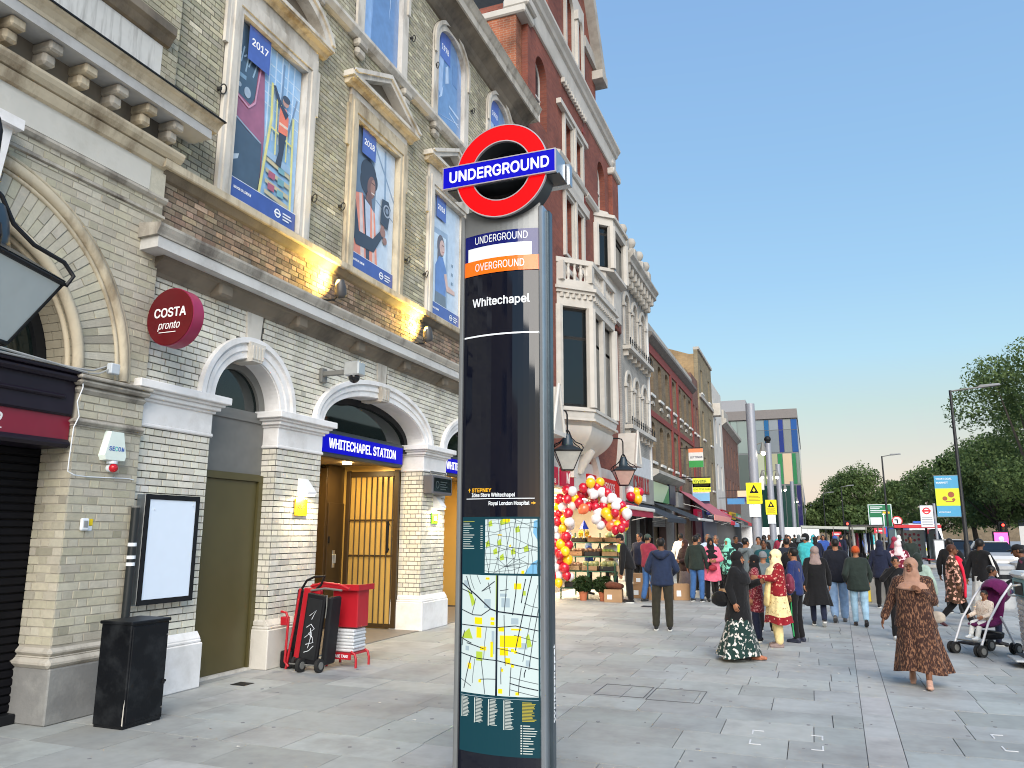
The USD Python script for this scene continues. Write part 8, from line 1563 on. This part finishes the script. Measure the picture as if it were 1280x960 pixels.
obj('roof', cham(-.35, 1.75, -.15, 3.8, 2.05, 2.14, .02), grey_metal, t); obj('roof_edge', cham(-.36, 1.76, -.2, -.14, 2.04, 2.2, .01), flat('shelter_red', (190, 40, 50), .5), t); obj('glass_panel', box(1.55, 1.57, .1, 3.5, .3, 2.0), pane('shelter_glass', (.3, .32, .33), .8), t); po = obj('poster_panel', cham(.1, 1.45, 3.55, 3.62, .35, 1.95, .01), p_white, t); obj('poster_print', ext(unary_union([sg.Point(.3 + .21 * (k % 5), .6 + .27 * (k // 5) + .05 * (k % 2)).buffer(.07) for k in range(25)]), 0, .004, Fr((0, 3.545, 0), (1, 0, 0), (0, 0, 1))), flat('poster_pink', (220, 110, 130), .5), po, kind='stuff'); obj('end_panel', cham(-.32, -.26, .0, 3.5, .1, 2.0, .01), flat('shelter_mint', (170, 205, 200), .5), t); obj('bench', cham(1.1, 1.4, .4, 3.2, .45, .5, .01), flat('shelter_red', (190, 40, 50), .5), t)
# road signs
t = thing('road_sign', 'large green direction sign with white panel above the crossing', 'road sign', (5.35, 69, 0)); 
for x in (-.4, .45): post(t, x, 3.9, .05, m=grey_metal)
b = obj('board', cham(-.88, .88, -.1, -.06, 2.25, 4.1, .02), flat('sign_green_d', (10, 110, 70), .5), t); sf2 = Fr((0, -.103, 0), (1, 0, 0), (0, 0, 1)); obj('border', ext(rect(-.86, 2.27, .86, 4.08).difference(rect(-.81, 2.32, .81, 4.03)), 0, .004, sf2), p_white, b); obj('white_panel', ext(rect(-.75, 2.36, .1, 3.05), 0, .004, sf2), p_white, b); obj('arrow', ext(unary_union([rect(.2, 2.36, .28, 3.3), sg.Polygon([(.12, 3.25), (.36, 3.25), (.24, 3.45)])]), 0, .004, sf2), p_white, b); obj('sign_text', ext(unary_union([rect(-.7, 3.85 - .14 * k, -.7 + (.9, .7, 1.2, .8)[k], 3.91 - .14 * k) for k in range(4)]), 0, .004, sf2), p_white, b, kind='stuff'); obj('number_patch', ext(rect(.2, 3.35, .7, 3.5), 0, .005, sf2), flat('patch_yellow', (240, 190, 30), .5), b)
def disc_sign(x, y, h, r, label, col, kind='round', w=.6, hh=.6, ban=False):
    t = thing('traffic_sign', label, 'road sign', (x, y, 0)); post(t, 0, h + hh / 2, .04, m=grey_metal); fr = Fr((0, -.06, h), (1, 0, 0), (0, 0, 1))
    if kind == 'round': g = sg.Point(0, 0).buffer(r); o = obj('plate', ext(g, -.01, .01, fr), p_white, t); obj('rim', ext(g.difference(g.buffer(-r * .2)), .01, .014, fr), flat('ban_red', (200, 20, 30), .5), o); obj('symbol', ext(unary_union([rect(-r * .1, -r * .5, r * .15, r * .3), rect(-r * .5, r * .1, r * .1, r * .35)]), .01, .013, fr), black_metal, o)
    else: o = obj('plate', ext(rect(-w / 2, -hh / 2, w / 2, hh / 2), -.01, .01, fr), flat('plate_%d_%d_%d' % col, col, .5), t); obj('print', ext(unary_union([rect(-w * .3, -hh * .1, w * .3, hh * .15)]), .01, .014, fr), p_white, o)
disc_sign(6.45, 68, 2.75, .38, 'round no left turn sign right of the green direction sign', None)
disc_sign(5.85, 67, 1.9, 0, 'square blue parking sign under the green direction sign', (40, 90, 190), 'sq', .75, .8)
disc_sign(4.55, 60, 1.95, 0, 'small red street plate left of the blue sign', (210, 50, 70), 'sq', .75, .4)
disc_sign(2.1, 72, 1.7, 0, 'red ring stop sign board far down the pavement', (200, 60, 70), 'sq', .7, .4)
def signal(x, y, h, label, red=True):
    t = thing('traffic_light', label, 'traffic light', (x, y, 0)); post(t, 0, h, .05); obj('housing', cham(-.14, .14, -.12, .1, h - .2, h + .65, .02), black_metal, t); obj('backing_board', box(-.24, .24, .1, .12, h - .3, h + .75), black_metal, t)
    for k, (c, on) in enumerate((((1, .03, .02), red), ((1, .5, .05), False), ((.05, 1, .45), not red))): obj('lens', disc(.09, .03, 'y', (0, -.13, h + .5 - k * .24), 14), glow('signal_%d' % k, c, 3.5) if on else mat('lens_off_%d' % k, tuple(.05 * np.array(c)), .2), t)
signal(2.75, 66, 2.0, 'traffic light showing red above the heads, left of the orange beanie'); signal(5.95, 62, 1.7, 'traffic light showing green beside the bus shelter', False); signal(13.2, 66, 1.9, 'traffic light showing red across the road under the trees')
t = thing('lit_shop_panel', 'glowing pink advertising panel across the road', 'advert panel', (12.4, 63, 0)); obj('frame', cham(-.5, .5, -.1, .1, .2, 1.95, .02), black_metal, t); obj('panel', box(-.42, .42, -.12, -.1, .5, 1.85), mat('panel_pink', (.8, .1, .4), .4, emit=(1, .12, .45), estr=.45), t); obj('figure', ext(unary_union([sg.Point(0, 1.45).buffer(.16), rect(-.12, .75, .12, 1.4)]), 0, .004, Fr((0, -.122, 0), (1, 0, 0), (0, 0, 1))), p_white, t)
# market frame with hanging clothes, planter bin
t = thing('clothes_stall', 'steel market gazebo frame hung with clothes beyond the orange beanie', 'market stall', (1.35, 29, 0))
for x in (0, .95):
    for y in (0, 2.2): obj('post', tube([(x, y, 0), (x, y, 2.0)], .03, 6), grey_metal, t)
obj('top_rail', [tube([(0, 0, 2.0), (.95, 0, 2.0), (.95, 2.2, 2.0), (0, 2.2, 2.0), (0, 0, 2.0)], .03, 6)], grey_metal, t); obj('top_sheet', box(-.05, 1.0, -.05, 2.3, 2.02, 2.05), mat('sheet_dark', (.06, .06, .065), .8), t); obj('table', cham(-.1, 1.0, .2, 2.0, .72, .78, .01), crate_w, t); obj('sign_box', cham(.35, .95, -.1, .1, .35, .75, .01), flat('stall_maroon', (96, 24, 28), .6), t)
for k in range(8): obj('garment', solid([hull(elli((.06 + k * .12, .9 + .2 * (k % 3), 1.75), (.05, .14, .03)), elli((.06 + k * .12, .9 + .2 * (k % 3), 1.1), (.045, .17, .03)))], .08, 2, .01, 9, k), [c_white, c_maroon, c_black, c_sky, c_navy, c_grey, c_white, c_dgreen][k], t, smooth=True)
t = thing('market_awning', 'long low pale canopy of a stall far down the pavement', 'market stall', (-.6, 58, 0)); obj('canopy', joined([(np.array([(0, 0, 2.3), (4.2, 0, 2.2), (4.2, 3, 2.0), (0, 3, 2.1)]), np.array([[0, 1, 2, 3]])), (np.array([(0, 0, 2.12), (4.2, 0, 2.02), (4.2, 0, 2.2), (0, 0, 2.3)]), np.array([[0, 1, 2, 3]]))]), mat('canopy_pale', (.42, .44, .40), .7), t)
for x in (.05, 2.1, 4.15): obj('post', tube([(x, 0, 0), (x, 0, 2.2)], .03, 6), grey_metal, t)
t = thing('planter_bin', 'tapered concrete planter with yellow tag beside the boy in black', 'planter', (1.72, 22.9, 0)); obj('body', man(m3.Manifold.hull_points(np.array([(sx * .34, sy * .34, 0) for sx in (-1, 1) for sy in (-1, 1)] + [(sx * .42, sy * .42, .82) for sx in (-1, 1) for sy in (-1, 1)]))), mat('concrete', (.33, .32, .30), .85, var=.12, bump=.003), t); obj('rim', cham(-.46, .46, -.46, .46, .8, .9, .02), mat('concrete', (.3, .3, .3)), t); bush(t, (0, 0, 1.05), (.4, .4, .2), 500, leaf_m, 4, .07); obj('tag', cham(-.52, -.36, -.44, -.40, .02, .42, .01), flat('tag_yellow', (226, 196, 60), .5), t)
for i, (x, y) in enumerate(((4.2, 22), (5.3, 24.5))):
    t = thing('street_bin', ['round grey street bin behind the white robe', 'second round grey street bin closer to the kerb'][i], 'litter bin', (x, y, 0)); obj('body', lathe([(.26, 0), (.28, .05), (.30, .9), (.34, .92), (.34, 1.0), (.2, 1.05), (0, 1.05)], (0, 0, 0), 20), mat('bin_grey', (.36, .37, .38), .5), t, smooth=30); obj('band', lathe([(.305, .7), (.31, .7), (.312, .8), (.305, .8)], (0, 0, 0), 20), black_metal, t)
t = thing('bench_wall', 'low concrete bench by the shelter where people gather', 'bench', (2.55, 36, 0)); obj('seat', cham(0, 2.2, 0, .6, .38, .52, .02), mat('concrete', (.3, .3, .3)), t); obj('support', [cham(.2, .5, .1, .5, 0, .4, .02)], mat('concrete', (.3, .3, .3)), t); obj('support', [cham(1.7, 2.0, .1, .5, 0, .4, .02)], mat('concrete', (.3, .3, .3)), t)
for k, (y, z, L_, h_, rgb, e_) in enumerate(((47.8, 2.6, 2.4, .6, (206, 44, 84), .12), (54.2, 3.0, 3.0, .55, (30, 40, 110), 0), (58.4, 2.9, 2.6, .6, (226, 226, 220), .15), (62.6, 3.0, 4.0, .6, (180, 30, 50), .12), (70, 3.0, 4.5, .6, (230, 190, 60), .1), (76, 3.0, 4.0, .6, (60, 120, 90), 0))):
    t = thing('shop_sign', 'shop name board in ' + ['pink beneath the rose awning', 'navy under the tall yellow block', 'white under the tall yellow block', 'crimson under the white block', 'yellow along the dull red block', 'green along the dull red block'][k], 'sign', (-6.45, y, z), group='name boards along the row')
    obj('board', cham(-.1, .12, 0, L_, 0, h_, .02), lit('board_%d' % k, rgb, 1, e_) if e_ else flat('board_%d' % k, rgb, .5), t); obj('lettering', text_at(['FABRICS', 'MOBILE', 'PHARMACY', 'BAKERY', 'SWEETS', 'GROCER'][k], h_ * .5, .3, h_ * .25, .121, facing_x(0), width=L_ - .6), p_white if k not in (2, 4) else black_metal, t)
    for q in range(4): obj('goods', cham(.2, .6, q * L_ / 4 + .05, (q + 1) * L_ / 4 - .05, -z, -z + .7 + .25 * (q % 2), .03), [crate_c, c_maroon, crate_g, c_sky][(q + k) % 4], t)
# ================================================================== vehicles
car_glass = pane('car_glass', (.012, .015, .018), .1); tyre = mat('tyre_black', (.012, .012, .012), .7)
def vehicle(name, label, cat, x, y, rz, L, W, prof, glassp, col, wr=.32, ax=(.8, .78), kind=None):
    t = thing(name, label, cat, (x, y, -.12), rz); paintm = mat('carpaint_%d_%d_%d' % tuple(int(c * 255) for c in col), col, .25, metal=.2, var=.03, coat=.5)
    def sd(p, w0, w1): 
        m = trimesh.creation.extrude_polygon(sg.Polygon(p), 1.0, engine='earcut'); V = np.asarray(m.vertices); z = V[:, 1]; zn = (z - z.min()) / (np.ptp(z) + 1e-9); w = w0 + (w1 - w0) * zn; return trimesh.Trimesh(np.stack([(V[:, 2] - .5) * w, V[:, 0], V[:, 1]], -1), np.asarray(m.faces), process=False)
    obj('body', sd(prof, W, W * .94), paintm, t, smooth=25); obj('glasshouse', sd(glassp, W * .93, W * .76), car_glass, t, smooth=25)
    zt = max(p[1] for p in glassp); ys = [p[0] for p in glassp if p[1] > zt - .08]; obj('roof', cham(-W * .385, W * .385, min(ys) - .02, max(ys) + .02, zt - .02, zt + .035, .03), paintm, t)
    for yy in (ax[0], L - ax[1]):
        for s in (-1, 1): w = obj('wheel', disc(wr, .2, 'x', (s * (W / 2 - .09), yy, wr), 24), tyre, t, smooth=40); obj('rim', disc(wr * .6, .21, 'x', (s * (W / 2 - .088), yy, wr), 16), alu, w, smooth=40)
    for s in (-1, 1): obj('headlight', cham(s * W * .38 - .16, s * W * .38 + .16, -.015, .10, .60, .76, .03), mat('headlamp', (.8, .8, .78), .15, emit=(1, .97, .9), estr=.5), t); obj('tail_light', cham(s * W * .40 - .12, s * W * .40 + .12, L - .08, L + .012, .70, .88, .02), mat('tail_lamp', (.4, .01, .01), .2, emit=(1, .03, .02), estr=.3), t); obj('mirror', cham(s * (W / 2 + .02) - .06, s * (W / 2 + .02) + .08, L * .30, L * .30 + .12, .95, 1.07, .03), paintm, t)
    obj('number_plate', box(-.26, .26, -.03, -.012, .42, .53), flat('plate_white', (230, 230, 225), .4), t); obj('grille', cham(-W * .3, W * .3, -.02, .05, .32, .42, .01), black_metal, t); return t
CP = [(0, .28), (0, .62), (.12, .78), (1.05, .95), (1.5, 1.0), (3.6, 1.02), (4.15, .98), (4.25, .8), (4.25, .28), (3.8, .2), (.4, .2)]; CG = [(1.0, .94), (1.75, 1.44), (3.1, 1.46), (3.95, 1.0)]
for (x, y, col, lab, rz) in ((9.0, 46, (.55, .56, .57), 'silver car approaching, nearest in the road', 0), (8.6, 53, (.03, .03, .035), 'black car behind the nearest silver car', 0), (9.1, 60, (.62, .63, .64), 'white car further down the road behind the red scarf', 0), (11.6, 50, (.30, .36, .40), 'blue grey car at the right edge across the road', PI), (8.6, 70, (.25, .25, .27), 'grey car queueing far along the road', 0), (8.4, 80, (.6, .6, .6), 'pale car far off beside the trees', 0), (14.4, 56, (.45, .45, .46), 'grey car parked by the far kerb under the trees', PI)):
    vehicle('car', lab, 'car', x, y, rz, 4.25, 1.76, CP, CG, col)
t = vehicle('ambulance', 'white ambulance with yellow and green chequers beyond the bus stop', 'ambulance', 7.55, 60, 0, 6.2, 2.1, [(0, .35), (0, .95), (.25, 1.2), (.9, 1.35), (1.4, 2.25), (1.7, 2.6), (6.2, 2.6), (6.2, .35), (5.6, .25), (.5, .25)], [(.75, 1.3), (1.32, 2.12), (1.9, 2.15), (1.9, 1.3)], (.70, .70, .68), .36, (1.0, 1.2))
for k in range(12): obj('chequer', box(-1.07, -1.055, .6 + k * .45, 1.05 + k * .45, .8 + .25 * (k % 2), 1.05 + .25 * (k % 2)), flat('chequer_yellow', (220, 220, 30), .4) if k % 2 else flat('chequer_green', (30, 140, 70), .4), t)
obj('front_stripe', box(-.9, .9, -.03, -.005, .75, .92), flat('chequer_yellow', (220, 220, 30), .4), t); obj('roof_light', cham(-.7, .7, 1.6, 1.85, 2.6, 2.75, .03), mat('blue_lamp', (.05, .15, .6), .2), t)
# ================================================================== trees
bark = mat('bark', (.07, .058, .045), .9, var=.3, scale=6, bump=.01, bscale=12)
def tree(x, y, h, R, label, n=5200, seed=0, leaf=.30, trunk=None, squash=1.0, dark=1.0):
    r_ = np.random.default_rng(seed); t = thing('tree', label, 'tree', (x, y, 0), group=None); th = trunk or h * .28
    obj('trunk', tube([(0, 0, -.1), (.05, .03, th * .5), (-.05, .0, th), (.08, .05, h * .6), (0, 0, h * .8)], [R * .075, R * .06, R * .05, R * .03, .03], 10), bark, t, smooth=50)
    lobes = []
    for k in range(26):
        f = r_.uniform(0, 1); a = r_.uniform(0, 2 * PI); zc = th + (h - th) * (.12 + .80 * f); wid = R * squash * math.sqrt(max(.05, 1 - ((f - .38) / .66) ** 2)); rad = wid * r_.uniform(.35, .8); lobes.append((A(rad * math.cos(a), rad * math.sin(a), zc), R * r_.uniform(.26, .42)))
    for k, (c, q) in enumerate(lobes[:12]): obj('limb', tube([(0, 0, th * .85 + .05 * k), tuple(A(0, 0, th) * .4 + c * .45 + A(0, 0, .1)), tuple(c)], [R * .032, R * .02, .02], 6), bark, t, smooth=50)
    V = np.zeros((n, 4, 3)); w = np.array([q ** 2 for _, q in lobes]); w /= w.sum(); idx = r_.choice(len(lobes), n, p=w)
    d = r_.normal(size=(n, 3)); d /= np.linalg.norm(d, axis=1)[:, None]; rad = r_.uniform(.55, 1.06, n); C = np.array([c for c, _ in lobes])[idx]; Q = np.array([q for _, q in lobes])[idx]
    p = C + d * (Q * rad)[:, None] * A(1, 1, .82); p += (meshkit.fbm(p * 1.3 + seed, 2)[:, None] - .5) * R * .12
    nrm = d * .8 + r_.normal(size=(n, 3)) * .55; nrm /= np.linalg.norm(nrm, axis=1)[:, None]; a = np.cross(nrm, r_.normal(size=(n, 3))); a /= np.linalg.norm(a, axis=1)[:, None]; b = np.cross(nrm, a); l = leaf * r_.uniform(.45, 1.15, n)[:, None]
    V[:, 0], V[:, 1], V[:, 2], V[:, 3] = p - a * l, p + b * l * .55, p + a * l, p - b * l * .55
    i = np.arange(n) * 4; Fc = np.vstack([np.stack([i, i + 1, i + 2], 1), np.stack([i, i + 2, i + 3], 1)])
    obj('crown', trimesh.Trimesh(V.reshape(-1, 3), Fc, process=False), leaf_tree, t, kind='stuff')
leaf_tree = usdkit.material(stage, '/World/Looks/leaf_tree', {'g': ('geometry', {}), 'n': ('noise_texture', {'scale': .55, 'detail': 3}), 'mx': ('math', {'math_type': 'multiply_add', 'value2': .55}), 'r': ('rgb_ramp', {'ramp': [(.25, (.055, .095, .030)), (.55, (.11, .165, .055)), (.8, (.17, .22, .075)), (1, (.20, .21, .08))]}), 'p': ('principled_bsdf', {'roughness': .6, 'specular_ior_level': .25}), 't': ('translucent_bsdf', {}), 'm': ('mix_closure', {'fac': .28})}, [('g.random_per_island', 'mx.value1'), ('g.position', 'n.vector'), ('n.fac', 'mx.value3'), ('mx.value', 'r.fac'), ('r.color', 'p.base_color'), ('r.color', 't.color'), ('p.BSDF', 'm.closure1'), ('t.BSDF', 'm.closure2')], surface='m.closure')
tree(16.9, 69, 16.6, 6.2, 'tallest dense green tree at the right edge', 30000, 1, .15, 3.0)
tree(16.6, 84, 11.0, 4.4, 'dense green tree left of the tallest one, behind the lamp', 16000, 2, .17, 2.6)
tree(20.0, 84, 14.5, 5.2, 'green tree between the tallest tree and the shops', 12000, 3, .18, 2.8)
tree(16.9, 98, 10.8, 4.6, 'green tree right of the banner, second row', 14000, 4, .19, 2.4)
tree(15.2, 112, 10.6, 5.2, 'rounded green tree right of the gap in the sky', 13000, 5, .21, 2.2)
tree(12.6, 128, 9.2, 4.6, 'low rounded green tree beside the gap in the sky', 9000, 6, .24, 2.0)
tree(7.6, 138, 11.3, 7.2, 'large round green tree in the middle distance', 22000, 7, .24, 2.2)
tree(3.2, 140, 7.4, 4.4, 'smaller paler green tree left of the large round one', 6000, 8, .34, 1.8)
tree(5.6, 122, 5.6, 3.2, 'low bushy tree in front of the large round one', 5000, 9, .28, 1.4)
tree(24, 100, 12, 5.5, 'far green tree behind the shops across the road', 6000, 10, .32, 2.6); tree(26, 130, 13, 7, 'furthest green tree beyond the road', 6000, 11, .36, 2.6)
bk = thing('distant_terrace', 'dim brick terrace closing the far end of the road', 'building', (0, 0, 0)); facade(bk, facing_ny(230), rect(-20, 0, 70, 8), [vrect(-18 + 4 * k, 1.6, 3.5, 5.5) for k in range(21)], brown_brick)
# repeats of one kind share a group phrase
GROUPS = {'poster': 'posters in the station windows', 'station_sign': 'lit station name signs', 'wall_lamp': 'wedge lamps on the station piers', 'flood_light': 'floodlights over the string cornice', 'notice_plate': 'plates under the wedge lamps', 'street_lantern': 'four-sided street lanterns', 'person': 'people on the pavement', 'crate': 'crates on the fruit stand', 'cardboard_box': 'cardboard boxes by the shop', 'potted_plant': 'potted plants by the fruit stand', 'market_pole': 'grey market poles along the pavement', 'street_lamp': 'street lamps along the kerb', 'car': 'cars on the road', 'tree': 'trees along the road', 'traffic_light': 'traffic lights', 'traffic_sign': 'traffic signs', 'hanging_sign': 'hanging signs along the row', 'shop_awning': 'shop awnings along the row', 'shop_building': 'shops across the road', 'street_bin': 'round street bins'}
for pr in stage.GetPrimAtPath('/World').GetChildren():
    nm_ = pr.GetName(); nm_ = nm_[:-4] if nm_[-3:].isdigit() else nm_
    if nm_ in GROUPS and pr.GetCustomDataByKey('label'): pr.SetCustomDataByKey('group', GROUPS[nm_])
